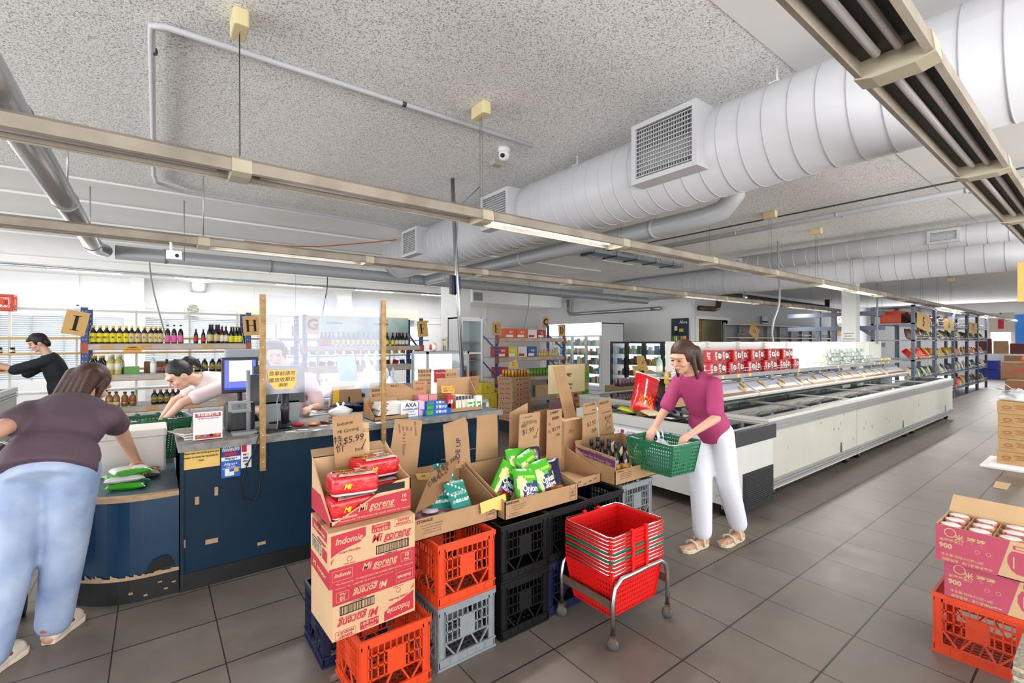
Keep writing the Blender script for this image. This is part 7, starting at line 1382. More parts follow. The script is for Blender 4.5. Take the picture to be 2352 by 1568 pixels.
t = thing('customer_display', 'grey bar display mounted above the lit monitor', 'display', (a.x, 4.2, 1.28)); mb = MB(); mb.bb(.1, 0, .15, .25, .05, .09, .02); mb.build('display_bar', GREY, t, bevel=.01); mb = MB(); mb.tube([(.1, 0, 0), (.1, 0, .15)], .012, 8); mb.build('stem', DGREY, t)
monitor('dark back of a large checkout monitor behind the plastic screen', 582, 700, 838, 932, 4.1, False, ZC)
pp = c_at(656, 988, 3.8)
t = thing('monitor_pole', 'thick black pole with clamp base carrying the yellow note', 'pole', (pp.x, 3.82, ZC)); mb = MB(); mb.tube([(0, 0, .01), (0, 0, .3)], .028, 14); mb.build('pole', BLACK, t); mb = MB(); mb.lathe([(.05, 0), (.05, .03), (.03, .04)], 16); mb.build('base', BLACK, t); mb = MB(); mb.tube([(0, 0, .13), (0, 0, .17)], .031, 14); mb.build('collar', DGREY, t)
a = c_at(600, 985, 4.1); b = c_at(690, 940, 4.1); pbox('grey_terminal', 'grey sloping terminal housing behind the black pole', 'terminal', (a.x+.02, 4.1, ZC), b.x-a.x-.03, .22, .17, GREY)
cut('yellow_note', 'crumpled yellow handwritten note stuck to the black monitor pole', 'note', ((613, 850), (682, 848), (680, 880), (672, 893), (630, 894), (618, 880)), 3.568, YPAP, ((648, 858, .034, '買單前請勿', 1, 0, .1, 0), (648, 872, .034, '擺放收銀台', 1, 0, .1, .05), (650, 884, .03, '謝謝', 1, 0, .1, 0)))
for k in range(4): cable('power_cable', 'tangled black cable on the counter beside the monitor pole, strand %s' % ('one', 'two', 'three', 'four')[k], [(pp.x-.22+.02*k, 3.7+.02*k, ZC+.006), (pp.x-.12, 3.66+.03*k, ZC+.008+.003*k), (pp.x-.02, 3.7+.02*k, ZC+.006), (pp.x+.08+.02*k, 3.75-.015*k, ZC+.006)], .0035, BLACK)
cable('usb_cable', 'white cable hanging down beside the monitor pole', [(pp.x-.05, 3.78, ZC+.26), (pp.x-.065, 3.77, ZC+.2), (pp.x-.06, 3.76, ZC+.1), (pp.x-.07, 3.75, ZC+.01)], .004, GREY)
# newspapers and twisted bag on the corner
t = thing('folded_newspaper', 'folded newspapers and a cloth on the counter corner', 'newspaper', (.16, 3.75, ZC)); mb = MB()
for k in range(6): mb.T = TR(0, 0, k*.008) @ RZ(.1*k); mb.m = k % 2; mb.box(0, 0, 0, .13, .18, .007)
mb.build('paper_sheets', [PAPER, mat('newsprint_grey', '#a49d8c')], t)
# candy wrappers and receipts between the screen posts
for k in range(5): packet((.78+k*.1, 3.8+.04*(k % 2), ZC+.017), (0, 0, k*1.3), (6, 0, 2, 5, 0)[k], 'small crumpled snack wrapper on the counter, %s from the left' % ORD[k], 'wrappers on the counter', .5)
mb = MB()
for k in range(14): mb.T = TR(.75+.09*k*.6, 3.62+.05*((k*7) % 4), ZC+.002+.0004*k) @ RZ(k*.9); mb.m = k % 3; mb.quad((0, 0, 0), (1, 0, 0), (0, 1, 0), .07, .05)
tag(mb.build('loose_papers', [PAPER, mat('receipt_blue', '#c5d3e2', .6), mat('receipt_pink', '#dcc3c0', .6)]), 'loose receipts and papers taped flat on the counter top', 'paper', None, 'stuff')
# back bench
t = thing('back_bench', 'grey-white open bench behind the counter with dark compartments', 'bench', (1.05, 5.0, 0)); mb = MB(); mb.box(0, 0, .79, 2.4, .75, .83); mb.build('bench_top', mat('bench_grey', '#a6a6a2', .5, var=.15), t)
mb = MB()
for x in (0, .8, 1.6, 2.36): mb.box(x, 0, 0, x+.04, .75, .79)
mb.box(0, .71, 0, 2.4, .75, .79); mb.box(0, 0, .3, 2.4, .75, .33); mb.build('frame', WHITE, t)
D.objects['countertop_fridge'].location.z = .832
a = c_at(692, 950, 5.05)
pbox('sanitiser_carton', 'blue and tan hand sanitiser carton inside the back bench', 'carton', (1.15, 5.05, .331), .65, .4, .22, mat('sani_blue', '#2b6680', .6), [(.33, .12, .07, 'HAND SANITIZER', 1)], None, [(.15, .03, .4, .16, 7)])
x = lambda px, y=5.1: at(px, 784, y=y).x
t = thing('air_cooler', 'small white desktop air cooler with slatted front on the back bench', 'fan', (x(724), 5.1, .832)); w_ = x(759)-x(724); mb = MB(); mb.bb(w_/2, .08, 0, w_, .16, .15, .015); mb.build('casing', WHITE, t, bevel=.006); mb = MB()
for k in range(8): mb.box(.02, -.004, .02+k*.014, w_-.02, 0, .026+k*.014)
mb.build('slats', DGREY, t); mb = MB(); mb.box(.01, .01, .151, w_-.01, .14, .16); mb.build('glow_top', mat('violet_glow', '#6a64d8', .3), t)
pbox('banana_carton', 'brown banana-style carton with yellow side behind the silver packs', 'carton', (x(778), 5.25, .832), x(848)-x(778), .35, .22, CARD, [], None, [(0, 0, .05, .22, 4), (.15, .05, .02, .08, 1), (.3, .12, .04, .04, 5)])
for k in range(6): packet((x(770+k*13), 5.03+.03*(k % 2), .855+.022*(k % 3)), (.1, .1*(k % 3), .4*k), (6, 5)[k == 0], 'dark silver foil pack on the back bench, %s from the left' % ORD[k], 'foil packs on the back bench', 1.2).data = PKV[6 if k else 5]
sil = mat('foil_dark', '#4d4c4e', .2, .7, var=.5, vs=20)
cut('patterned_bag', 'flat light-blue patterned bag standing on the back bench', 'bag', ((774, 822), (815, 817), (822, 875), (782, 875)), 5.2, mat('pale_blue_bag', '#9cc6da', .5, var=.2, vs=15), th=.03)
def crumple(name, label, cat, loc, w_, d_, h_, m, seed):
    rr = random.Random(seed); mb = MB(); vs = []; n = 16; rn = 9
    for i in range(rn):
        v = i/(rn-1); r = (.75+.25*math.sin(v*PI))*(1-.85*max(0, v-.6)/.4)
        for k in range(n): a = 2*PI*k/n; q = r*(1+rr.uniform(-.16, .16)); vs.append((math.cos(a)*w_/2*q, math.sin(a)*d_/2*q, h_*v*(1+rr.uniform(-.04, .04))))
    mb.smooth = True; mb.add(vs, [(i*n+k, i*n+(k+1) % n, (i+1)*n+(k+1) % n, (i+1)*n+k) for i in range(rn-1) for k in range(n)] + [tuple(range(n))[::-1]]); mb.smooth = False
    for s in (-1, 1): mb.panel([(s*w_*.12, 0, h_*.9), (s*w_*.2, .01, h_*1.15), (s*w_*.12, .02, h_*1.3), (s*w_*.05, 0, h_*1.1)], .002)
    return tag(mb.build(name, m, loc=loc), label, cat)
FILM = mat('bag_film_white', '#cfd8e0', .3, alpha=.9, bump=.4, bs=25)
crumple('carrier_bag', 'knotted white carrier bag right of the wooden batten', 'plastic bag', (x(905, 5.0), 5.1, .832), .3, .28, .35, mat('bag_bluewhite', '#b6c7d8', .3, bump=.5, bs=18, alpha=.92), 3)
crumple('carrier_bag', 'bulky pale carrier bag behind the right end of the plastic screen', 'plastic bag', (x(855, 5.3), 5.35, .832), .38, .3, .48, FILM, 5); crumple('carrier_bag', 'white tote-like bag hanging beside the air cooler', 'plastic bag', (x(757, 5.3), 5.42, .832), .2, .2, .3, mat('tote_white', '#dcdbd6', .6, bump=.3, bs=10), 8)
crumple('carrier_bag', 'small white plastic bag with red print behind the noodle price sign', 'plastic bag', (1.28, 4.1, ZC), .2, .16, .1, mat('bag_whitered', '#dedad8', .3, var=.5, vs=8, c2='#b9342f', th=(.3, .36)), 9)
t = thing('tape_roll', 'roll of red-cored packing tape on top of the lit counter fridge', 'tape', (2.88, 5.45, 1.452)); mb = MB(); mb.T = TR(0, 0, .055) @ RY(PI/2); mb.lathe([(.055, -.03), (.055, .03)], 20); mb.build('tape', mat('tape_cream', '#d8cfc4', .4), t); mb = MB(); mb.T = TR(0, 0, .055) @ RY(PI/2); mb.lathe([(.038, -.032), (.038, .032)], 16); mb.build('core', REDLAB, t)
# goods on the right half of the counter
def cb(px0, px1, py0, y, name, label, cat, m, dp=.15, z0=ZC+.003, texts=(), extra=(), group=None):
    a = at(px0, 900, y=y); b = at(px1, 900, y=y); zt = at((px0+px1)/2, py0, y=y).z; return pbox(name, label, cat, (a.x, y, z0), b.x-a.x-.004, dp, max(.02, zt-z0), m, texts, group, extra)
cb(921, 961, 925, 3.72, 'salt_carton', 'cut-open white carton printed AXA cooking salt on the counter', 'carton', mat('salt_white', '#dfe0e2', .6), .22, texts=[(.09, .1, .05, 'AXA', 5), (.09, .065, .022, 'COOKING SALT', 5), (.09, .045, .012, '12 x 1kg NET', 5), (.09, .02, .01, 'MADE IN AUSTRALIA', 5)])
cut('carton_flap', 'raised brown back flap of the salt carton with a yellow price label', 'cardboard', ((886, 880), (924, 880), (961, 900), (961, 920), (922, 925), (886, 925)), 3.97, CARD, ((906, 886, .02, '食盐 $0.5', 1, 0, 0, 0),))
for k in range(6): pbox('white_soap_box', 'flat white soap box in the low carton by the batten, %s from the bottom' % ORD[k], 'box', (1.47+.01*(k % 3), 3.74, ZC+.035+k*.017), .2, .14, .016, WB, [], 'flat white boxes on the counter', [(.02, .003, .05, .009, 2)])
t = thing('soap_carton', 'low cut-down carton with an orange side holding flat white boxes', 'carton', (1.42, 3.7, ZC+.001)); mb = MB(); openbox(mb, .3, .24, .03, .16, (.04, .16), (.03, .12)); mb.m = 1; mb.quad((-.001, .2, .06), (0, -1, 0), (0, 0, 1), .1, .05); mb.build('box_walls', [CARD, mat('tab_orange', '#d8743c', .6)], t)
cut('price_sign', 'cardboard price sign reading 2.55 left of the batten', 'sign', ((849, 880), (877, 878), (877, 925), (849, 925)), 3.93, CARD, ((863, 888, .028, '五香粉', 1, 0, .1, 0), (863, 897, .026, '香醋糖', 1, 0, .1, 0), (864, 907, .034, '$2.55', 1, 0, .1, .1)), group='price signs on the counter')
for k in range(2): cb(962+k*23, 984+k*21, 907, 3.86, 'soap_box', ('left pink soap box with round badge on the counter', 'right pink soap box with round badge on the counter')[k], 'box', mat('soap_pink', '#cf8486', .5), .12, texts=[(.05, .05, .03, '◉', 1)], extra=[(0, 0, .1, .02, 2)], group='small boxes on the counter')
cb(962, 976, 922, 3.73, 'soap_box', 'small lilac soap box beside the salt carton', 'box', mat('soap_lilac', '#cdb9d6', .5), .1, texts=[(.03, .05, .018, 'Vejo', 5)], group='small boxes on the counter')
for k in range(3): 
    a = at(978+k*.8, 900, y=3.68+k*.05); pbox('toothpaste_box', ('front blue toothpaste box with lime end at the counter edge', 'middle blue toothpaste box with lime end', 'rear blue toothpaste box with lime end')[k], 'box', (a.x, 3.68+k*.05, ZC+.003), .25, .045, (.05, .085, .11)[k], mat('tp_blue', '#1f5cb0', .35), [(.15, (.025, .06, .09)[k], .028, '牙膏冰爽', 3)], 'toothpaste boxes on the counter', [(.01, .008, .06, (.035, .07, .09)[k], 6)])
t = thing('display_carton', 'cut-down brown carton with high right side holding packet medicines', 'carton', (at(1030, 900, y=3.7).x, 3.7, ZC+.003)); mb = MB(); openbox(mb, .36, .22, .035, .3, (.035, .12), (.04, .3)); mb.build('box_walls', CARD, t); x0 = t.location.x
pbox('medicine_box', 'red upright medicine box at the left of the display carton', 'box', (x0+.01, 3.73, ZC+.008), .055, .05, .15, RB, [(.028, .09, .04, '人参', 3)], 'medicine boxes on the counter')
for k in range(6): pbox('medicine_box', 'blue and cream medicine box in the display carton, %s from the left' % ORD[k], 'box', (x0+.1+k*.034, 3.74+.005*(k % 2), ZC+.008), .03, .09, .15-.004*k, mat('med_cream', '#d8c89c', .5), [], 'medicine boxes on the counter', [(.003, .1, .024, .035, 5), (.006, .03, .018, .05, 3)])
cut('price_label', 'yellow printed price label on the display carton', 'label', ((1013, 886), (1044, 886), (1043, 902), (1015, 902)), 3.86, mat('tag_orange', '#dfa04a'), ((1030, 891, .022, '$7.80  $12.99', 1, 0, 0, 0), (1030, 897, .018, '藿香正气 $29', 1, 0, 0, 0)), th=.002)
for k in range(3): pbox('herbal_box', 'white and green herbal box at the right end of the counter, %s' % ('leftmost', 'middle', 'rightmost')[k], 'box', (at(1074+k*10, 900, y=3.72).x, 3.72+.03*(k % 2), ZC+.003), .065, .05, (.09, .11, .13)[k], PAPER, [], 'herbal boxes on the counter', [(.005, .06, .05, .02, 6), (.02, .015, .03, .03, 6), (.012, .018, .012, .012, 2)])
for lb, px, y, tx_ in (('tall cardboard sign about herbal cough spray on the counter', ((960, 848), (991, 846), (989, 925), (962, 925)), 4.02, ((975, 853, .03, '京都念慈菴', 1, 0, 0, 0), (975, 862, .026, '川貝枇杷膏', 1, 0, 0, 0), (975, 872, .022, 'Herbal Cough &', 1, 0, .1, 0), (975, 879, .022, 'Throat Syrup', 1, 0, .1, 0))),
    ('cardboard sign with orange price labels beside the cough spray sign', ((948, 874), (981, 874), (978, 930), (950, 930)), 3.98, ((964, 880, .022, '$14.5 /ea', 3, .01, 0, 0), (962, 893, .02, '1支装价钱', 3, .01, 0, 0))),
    ('tall cardboard sign priced 8.55 behind the display carton', ((1024, 848), (1050, 847), (1050, 925), (1022, 925)), 4.0, ((1037, 860, .03, '$8.55/包', 1, 0, .1, 0), (1037, 875, .028, '$11.55/12', 1, 0, .1, 0))),
    ('dark cardboard sign with green writing at the right end of the counter', ((1068, 865), (1103, 862), (1092, 912), (1062, 912)), 3.95, CARDD and ((1085, 872, .024, '龙虎人丹', 4, 0, 0, 0), (1082, 882, .026, '$8.99/pk', 4, 0, 0, 0)))):
    cut('price_sign', lb, 'sign', px, y, CARDD if 'dark' in lb else CARD, tx_, group='price signs on the counter')
a = at(998, 862, y=5.28); pbox('red_notice', 'red notice on the front of the lit counter fridge', 'notice', (a.x, 5.285, 1.06), .18, .008, .16, RB, [(.09, .12, .025, 'Do you Take', 3)])
# wheeled shopping bag at the lower left
MAG = mat('magenta_fabric', '#7a1450', .7, var=.15, vs=20, bump=.15, bs=80)
t = thing('shopping_trolley_bag', 'magenta wheeled fabric shopping bag with zip on the floor beside the packing counter', 'trolley bag', (-.8, 3.66, 0)); mb = MB(); rr = random.Random(2)
rings = [(.13, .1, .16), (.2, .15, .15), (.35, .165, .14), (.55, .16, .13), (.75, .15, .11), (.85, .13, .06)]
vs = []; n = 24
for z, a, b in rings:
    for k in range(n): th = 2*PI*k/n; c, s = math.cos(th), math.sin(th); e = .45; vs.append((a*abs(c)**e*(1 if c > 0 else -1)*(1+rr.uniform(-.02, .02)), b*abs(s)**e*(1 if s > 0 else -1), z))
mb.smooth = True; mb.add(vs, [(i*n+k, i*n+(k+1) % n, (i+1)*n+(k+1) % n, (i+1)*n+k) for i in range(5) for k in range(n)] + [tuple(range(n))[::-1], tuple(range(5*n, 6*n))]); mb.build('bag', MAG, t)
mb = MB(); mb.tube([(.07, -.165, .42), (.04, -.16, .55), (0, -.145, .7)], .005, 6); mb.build('zip', GREY, t)
mb = MB(); mb.quad((.0, -.166, .22), (1, 0, 0), (0, 0, 1), .12, .07); mb.m = 1; mb.quad((.01, -.168, .23), (1, 0, 0), (0, 0, 1), .1, .04); mb.m = 2; mb.text('En', (.05, -.17, .25), (1, 0, 0), (0, 0, 1), .04, .03); mb.build('label_patch', [PAPER, PNV, PAPER], t)
mb = MB(); mb.tube([(.16, -.1, .16), (.17, -.16, .05), (.2, -.2, .012), (.26, -.2, .012)], .011, 8); mb.tube([(-.16, -.1, .16), (-.17, -.16, .05), (-.18, -.2, .012)], .011, 8); mb.tube([(-.16, -.1, .16), (.16, -.1, .16)], .011, 8)
mb.tube([(-.15, .16, .1), (-.15, .16, 1.0), (-.1, .16, 1.03), (.1, .16, 1.03), (.15, .16, 1.0), (.15, .16, .1)], .01, 8); mb.build('frame', STEEL, t)
for s in (-1, 1): mb = MB(); mb.T = TR(s*.2, .18, 0) @ RY(PI/2); mb.lathe([(.03, -.014), (.08, -.012), (.08, .012), (.03, .014)], 20, (-.08, 0, 0)); mb.build('wheel', BLACK, t)
# vegetables on the left freezer shelf
for k in range(9):
    mb = MB(); mb.tube([(0, 0, 0), (.08, .01, .03), (.2, .03, .06)], [.012, .02, .006], 7); o = mb.build('leafy_vegetable', (PG, mat('stalk_green', '#54733a', .6))[k % 2], loc=(-2.3+.05*k*.5, 7.3+k*.1, 1.245)); o.rotation_euler = (0, -.1, R_.uniform(-.6, .6)); tag(o, 'bunch of green vegetable on the left freezer shelf, %s from the front' % ORD[k], 'vegetable', 'vegetables on the left freezer')
# ================================================================= PEOPLE
SKIN = mat('skin', '#c99a80', .55, var=.06, vs=8); SKIN2 = mat('skin_pale', '#dcb09a', .55, var=.05, vs=8); HAIRB = mat('black_hair', '#15110f', .5, bump=.3, bs=120); HAIRBR = mat('brown_hair', '#3d2113', .55, var=.3, vs=30, bump=.3, bs=120)
class Flesh(MB):
    def cap(s, p, q, r1, r2, n=14, fl=1.0):
        """tapered limb with rounded ends"""
        p = Vector(p); q = Vector(q); d = (q-p).normalized(); pts = []; rr = []
        for k in range(5): a = PI/2*k/4; pts.append(p-d*r1*math.cos(a)); rr.append(max(.0005, r1*math.sin(a)))
        for k in range(1, 4): u = k/4; pts.append(p.lerp(q, u)); rr.append(r1+(r2-r1)*u)
        for k in range(4, -1, -1): a = PI/2*k/4; pts.append(q+d*r2*math.cos(a)); rr.append(max(.0005, r2*math.sin(a)))
        return s.tube(pts, rr, n)
    def ell(s, c, ax, ay, az, M=None, n=18):
        c = Vector(c); M = M or Matrix.Identity(3); vs = []; m = 12
        for i in range(m+1):
            a = PI*i/m
            for k in range(n): b = 2*PI*k/n; vs.append(c+M @ Vector((ax*math.sin(a)*math.cos(b)+1e-4*math.cos(b), ay*math.sin(a)*math.sin(b)+1e-4*math.sin(b), -az*math.cos(a))))
        return s.add(vs, [(i*n+k, i*n+(k+1) % n, (i+1)*n+(k+1) % n, (i+1)*n+k) for i in range(m) for k in range(n)] + [tuple(range(n))[::-1], tuple(range(m*n, m*n+n))])
    def loft(s, secs, side, n=22):
        """torso: list of (centre, half width, half depth); side = left-right axis"""
        vs = []; N = len(secs); S = Vector(side).normalized()
        for i, (c, a, b) in enumerate(secs):
            c = Vector(c); d = (Vector(secs[min(i+1, N-1)][0])-Vector(secs[max(i-1, 0)][0])).normalized(); f = d.cross(S).normalized(); s2 = f.cross(d).normalized()
            for k in range(n): t = 2*PI*k/n; vs.append(c+s2*a*math.cos(t)+f*b*math.sin(t))
        return s.add(vs, [(i*n+k, i*n+(k+1) % n, (i+1)*n+(k+1) % n, (i+1)*n+k) for i in range(N-1) for k in range(n)] + [tuple(range(n))[::-1], tuple(range((N-1)*n, N*n))])
    def fuse(s, name, m, parent, voxel=.008, smooth=3):
        o = s.build(name, m, parent); r = o.modifiers.new('r', 'REMESH'); r.mode = 'VOXEL'; r.voxel_size = voxel; r.use_smooth_shade = True
        if smooth: k = o.modifiers.new('s', 'SMOOTH'); k.iterations = smooth; k.factor = .6
        return o
def frame(fwd, up):
    f = Vector(fwd).normalized(); u = Vector(up); u = (u-f*u.dot(f)).normalized(); r = f.cross(u); return Matrix((r, f, u)).transposed()   # columns: right, forward, up
def hand(B, wr, tip, palmn, thumb, curl=.5, s=1.0):
    """wrist, direction of fingers, palm normal, thumb side; five unequal bent fingers"""
    d = Vector(tip).normalized(); n = Vector(palmn); n = (n-d*n.dot(d)).normalized(); t = Vector(thumb); t = (t-d*t.dot(d)-n*t.dot(n)).normalized(); w = Vector(wr)
    for k in range(4):
        o = t*(.027-.018*k)*s; a = w+o*.7+d*.015*s; kn = w+o+d*(.082-.004*abs(k-1))*s; B.cap(a, kn, .013*s, .0105*s, 8)
        L = (.04, .045, .042, .032)[k]*s; d1 = (d*math.cos(curl)+n*math.sin(curl)); d2 = (d*math.cos(curl*2)+n*math.sin(curl*2)); m = kn+d1*L; e = m+d2*L*.8; B.cap(kn, m, .0098*s, .0088*s, 8); B.cap(m, e, .0088*s, .0072*s, 8)
    a = w+t*.022*s+d*.025*s; m = a+(t*.75+d*.6+n*.25)*.038*s; B.cap(a, m, .0125*s, .0105*s, 8); B.cap(m, m+(t*.3+d*.9+n*.3)*.034*s, .0105*s, .008*s, 8)
def head(B, t, c, fwd, up, skin, hair, style, k=1.0):
    M = frame(fwd, up); c = Vector(c)
    def L(x, y, z): return c+M @ Vector((x*k, y*k, z*k))
    B.ell(L(0, -.008, .02), .075*k, .092*k, .1*k, M); B.ell(L(0, .028, -.045), .05*k, .058*k, .062*k, M); B.ell(L(0, .06, -.085), .024*k, .022*k, .02*k, M)
    B.cap(L(0, .088, .012), L(0, .108, -.022), .009*k, .0125*k, 8); B.ell(L(0, .083, -.055), .022*k, .012*k, .008*k, M); B.ell(L(0, .07, .035), .06*k, .03*k, .018*k, M)
    for s in (-1, 1): B.ell(L(s*.077, -.005, -.01), .009*k, .02*k, .03*k, M); B.ell(L(s*.04, .06, -.025), .025*k, .025*k, .022*k, M)
    Hb = Flesh()
    if style == 'bun':
        Hb.ell(L(0, -.02, .035), .083*k, .095*k, .1*k, M); Hb.ell(L(0, -.12, .05), .04*k, .05*k, .05*k, M); Hb.cap(L(0, -.15, .04), L(0, -.17, -.08), .03*k, .012*k)
    elif style == 'bowl':
        Hb.ell(L(0, -.012, .04), .09*k, .104*k, .1*k, M); Hb.ell(L(0, .06, .065), .07*k, .04*k, .035*k, M); Hb.ell(L(0, -.07, -.02), .075*k, .045*k, .07*k, M)
    else:
        Hb.ell(L(0, -.018, .035), .09*k, .1*k, .1*k, M)
        for x in (-.06, -.03, 0, .03, .06): Hb.cap(L(x, -.075, .03), L(x*1.25, -.08, -.2 if style == 'long' else -.12), .04*k, .02*k)
        for s in (-1, 1): Hb.cap(L(s*.075, -.01, .02), L(s*.085, .0, -.16), .024*k, .012*k)
    # keep the face free: trim hair in front of the brow
    hv = Hb.v; Mi = M.inverted()
    for i, v in enumerate(hv):
        l = (Mi @ (Vector(v)-c))/k
        if l.y > .045 and l.z < .05: l.y = .045; hv[i] = tuple(c+M @ (l*k))
    Hb.fuse('hair', hair, t, .007, 3)
    for s in (-1, 1):
        e = Flesh(); e.ell(L(s*.031, .084, .008), .012*k, .006*k, .005*k, M); e.build('eye', INK, t); e = Flesh(); e.cap(L(s*.018, .092, .027), L(s*.05, .08, .03), .003*k, .002*k, 6); e.build('eyebrow', hair, t)
    e = Flesh(); e.cap(L(-.02, .089, -.054), L(.02, .089, -.054), .0035*k, .0035*k, 6); e.build('mouth', mat('lips', '#a8554c', .5), t)
def person(label, J, skin, top, legs, hair, style, fwd, up, sleeve=.55, shoe='sneaker', shoem=None, build=1.0, hands=(None, None), tail=.0, scale=1.0, cuff=.93, loose=1.0):
    root = Vector((J['pelvis'][0], J['pelvis'][1], 0)); G = {k: Vector(v)-root for k, v in J.items()}
    t = thing('person', label, 'person', root); B = Flesh(); b = build; side = (G['shR']-G['shL']).normalized(); hs = (G['hipR']-G['hipL']).normalized()
    pe, ch, nk, hd = G['pelvis'], G['chest'], G['neck'], G['head']
    waist = pe.lerp(ch, .48)
    secs = [(pe-(ch-pe).normalized()*.1, .1*b, .08*b), (pe-(ch-pe).normalized()*.04, .16*b, .11*b), (pe+(ch-pe)*.15, .155*b, .108*b), (waist, .125*b, .09*b), (pe.lerp(ch, .8), .15*b, .105*b), (ch.lerp(nk, .3), .165*b, .1*b), (ch.lerp(nk, .75), .13*b, .075*b), (nk, .058, .056)]
    B.loft(secs, side); B.cap(nk-(hd-nk).normalized()*.04, hd-(hd-nk).normalized()*.03, .055, .05)
    T = Flesh(); g = .014
    T.loft([(pe-(ch-pe).normalized()*(.05+tail), (.17+g)*b, (.125+g)*b), (pe+(ch-pe)*.1, (.168+g)*b, (.122+g)*b), (pe+(ch-pe)*.3, (.155+g)*b, (.115+g)*b), (waist, (.135+g)*b, (.1+g)*b), (pe.lerp(ch, .8), (.155+g)*b, (.11+g)*b), (ch.lerp(nk, .3), (.168+g)*b, (.102+g)*b), (ch.lerp(nk, .8), (.13+g)*b, (.078+g)*b), (ch.lerp(nk, .97), .075, .07)], side)
    P = Flesh()
    for i, s in enumerate('LR'):
        sh, el, ha = G['sh'+s], G['el'+s], G['ha'+s]
        B.cap(sh, el, .045*b, .037*b); B.cap(el, ha, .038*b, .025*b); B.cap(ch.lerp(nk, .55), sh, .06*b, .05*b)
        T.cap(ch.lerp(nk, .5), sh, (.065+g)*b, (.05+g)*b); T.cap(sh, sh.lerp(el, sleeve) if sleeve <= 1 else el, (.048+g)*b, (.05+g)*b)
        if sleeve > 1: T.cap(el, el.lerp(ha, sleeve-1), (.045+g)*b, (.03+g)*b)
        hh = hands[i] or ((ha-el).normalized(), Vector((0, 0, -1)) if abs((ha-el).normalized().z) < .8 else -side, side*(1 if s == 'L' else -1), .5); hand(B, ha, *hh)
        hp, kn, an, to = G['hip'+s], G['kn'+s], G['an'+s], G['toe'+s]
        B.cap(hp, kn, .08*b, .055*b); B.cap(kn, an, .055*b, .036*b); B.cap(kn.lerp(an, .2), kn.lerp(an, .45), .055*b, .05*b)
        P.cap(hp, kn, .095*b*min(loose, 1.1), .075*b*loose); P.cap(kn, kn.lerp(an, cuff), .075*b*loose, .062*b*loose)
        fd = Vector((to.x-an.x, to.y-an.y, 0)).normalized(); B.cap(an, (an.x, an.y, to.z+.04), .036, .036); B.cap(Vector((an.x, an.y, to.z+.035))-fd*.03, Vector((to.x, to.y, to.z+.022)), .034, .022)
        # footwear
        ctr = Vector((an.x, an.y, to.z))-fd*.045; Ln = (Vector((to.x, to.y, to.z))-ctr).length+.03; pp = fd.cross(Vector((0, 0, 1)))
        prof = [(0, .026), (.06, .036), (.12, .034), (.18, .042), (.23, .044), (.27, .03), (.285, .0)]
        def out(sc, z, off=0): return [ctr+fd*(x/.285*Ln)+pp*(w*sc)+Vector((0, 0, z)) for x, w in prof] + [ctr+fd*(x/.285*Ln)-pp*(w*sc)+Vector((0, 0, z)) for x, w in prof[::-1][1:]]
        S_ = MB(); A_ = out(1.15, .0); C_ = out(1.15, .028); n = len(A_); S_.add(A_+C_, [tuple(range(n))[::-1], tuple(range(n, 2*n))] + [(q, (q+1) % n, n+(q+1) % n, n+q) for q in range(n)])
        so = S_.build('shoe', shoem or PAPER, t, bevel=.006)
        if shoe == 'sandal':
            for u, hgt in ((.62, .075), (.3, .1)):
                c0 = ctr+fd*Ln*u; X = MB(); X.tube([c0+pp*.05+Vector((0, 0, .02)), c0+pp*.042+Vector((0, 0, hgt*.75)), c0+Vector((0, 0, hgt)), c0-pp*.042+Vector((0, 0, hgt*.75)), c0-pp*.05+Vector((0, 0, .02))], .009, 6); X.build('strap', shoem or PAPER, so)
            for q in range(5): B.cap(Vector((to.x, to.y, to.z+.03))+pp*(.032-.016*q)-fd*.02, Vector((to.x, to.y, to.z+.03))+pp*(.036-.018*q)+fd*(.018-.006*q), .0095, .008, 8)
        else:
            U = Flesh(); U.cap(ctr+fd*.03+Vector((0, 0, .04)), ctr+fd*(Ln-.05)+Vector((0, 0, .035)), .045, .042); U.cap(ctr+fd*(Ln*.55)+Vector((0, 0, .045)), ctr+fd*(Ln-.06)+Vector((0, 0, .04)), .05, .045); U.fuse('shoe_upper', shoem or PAPER, so, .008, 2)
            if shoe == 'clog':
                X = MB(); c0 = ctr+fd*Ln*.4; X.tube([c0+pp*.055+Vector((0, 0, .07)), ctr+pp*.045-fd*.0+Vector((0, 0, .085)), ctr-fd*.03+Vector((0, 0, .09)), ctr-pp*.045+Vector((0, 0, .085)), c0-pp*.055+Vector((0, 0, .07))], .009, 6); X.build('heel_strap', mat('strap_tan', '#b5552e', .6), so)
    P.loft([(pe-(ch-pe).normalized()*.12, .13*b, .1*b), (pe, (.165+.008)*b, (.115+.008)*b), (pe+(ch-pe)*.12, (.15)*b, (.108)*b)], hs)
    head(B, t, hd, fwd, up, skin, hair, style); B.fuse('body', skin, t, .0075, 2)
    T.fuse('shirt', top, t, .011, 4); P.fuse('trousers', legs, t, .012, 4); return t
def W(px, py, y=None, x=None): return at(px, py, y=y, x=x)
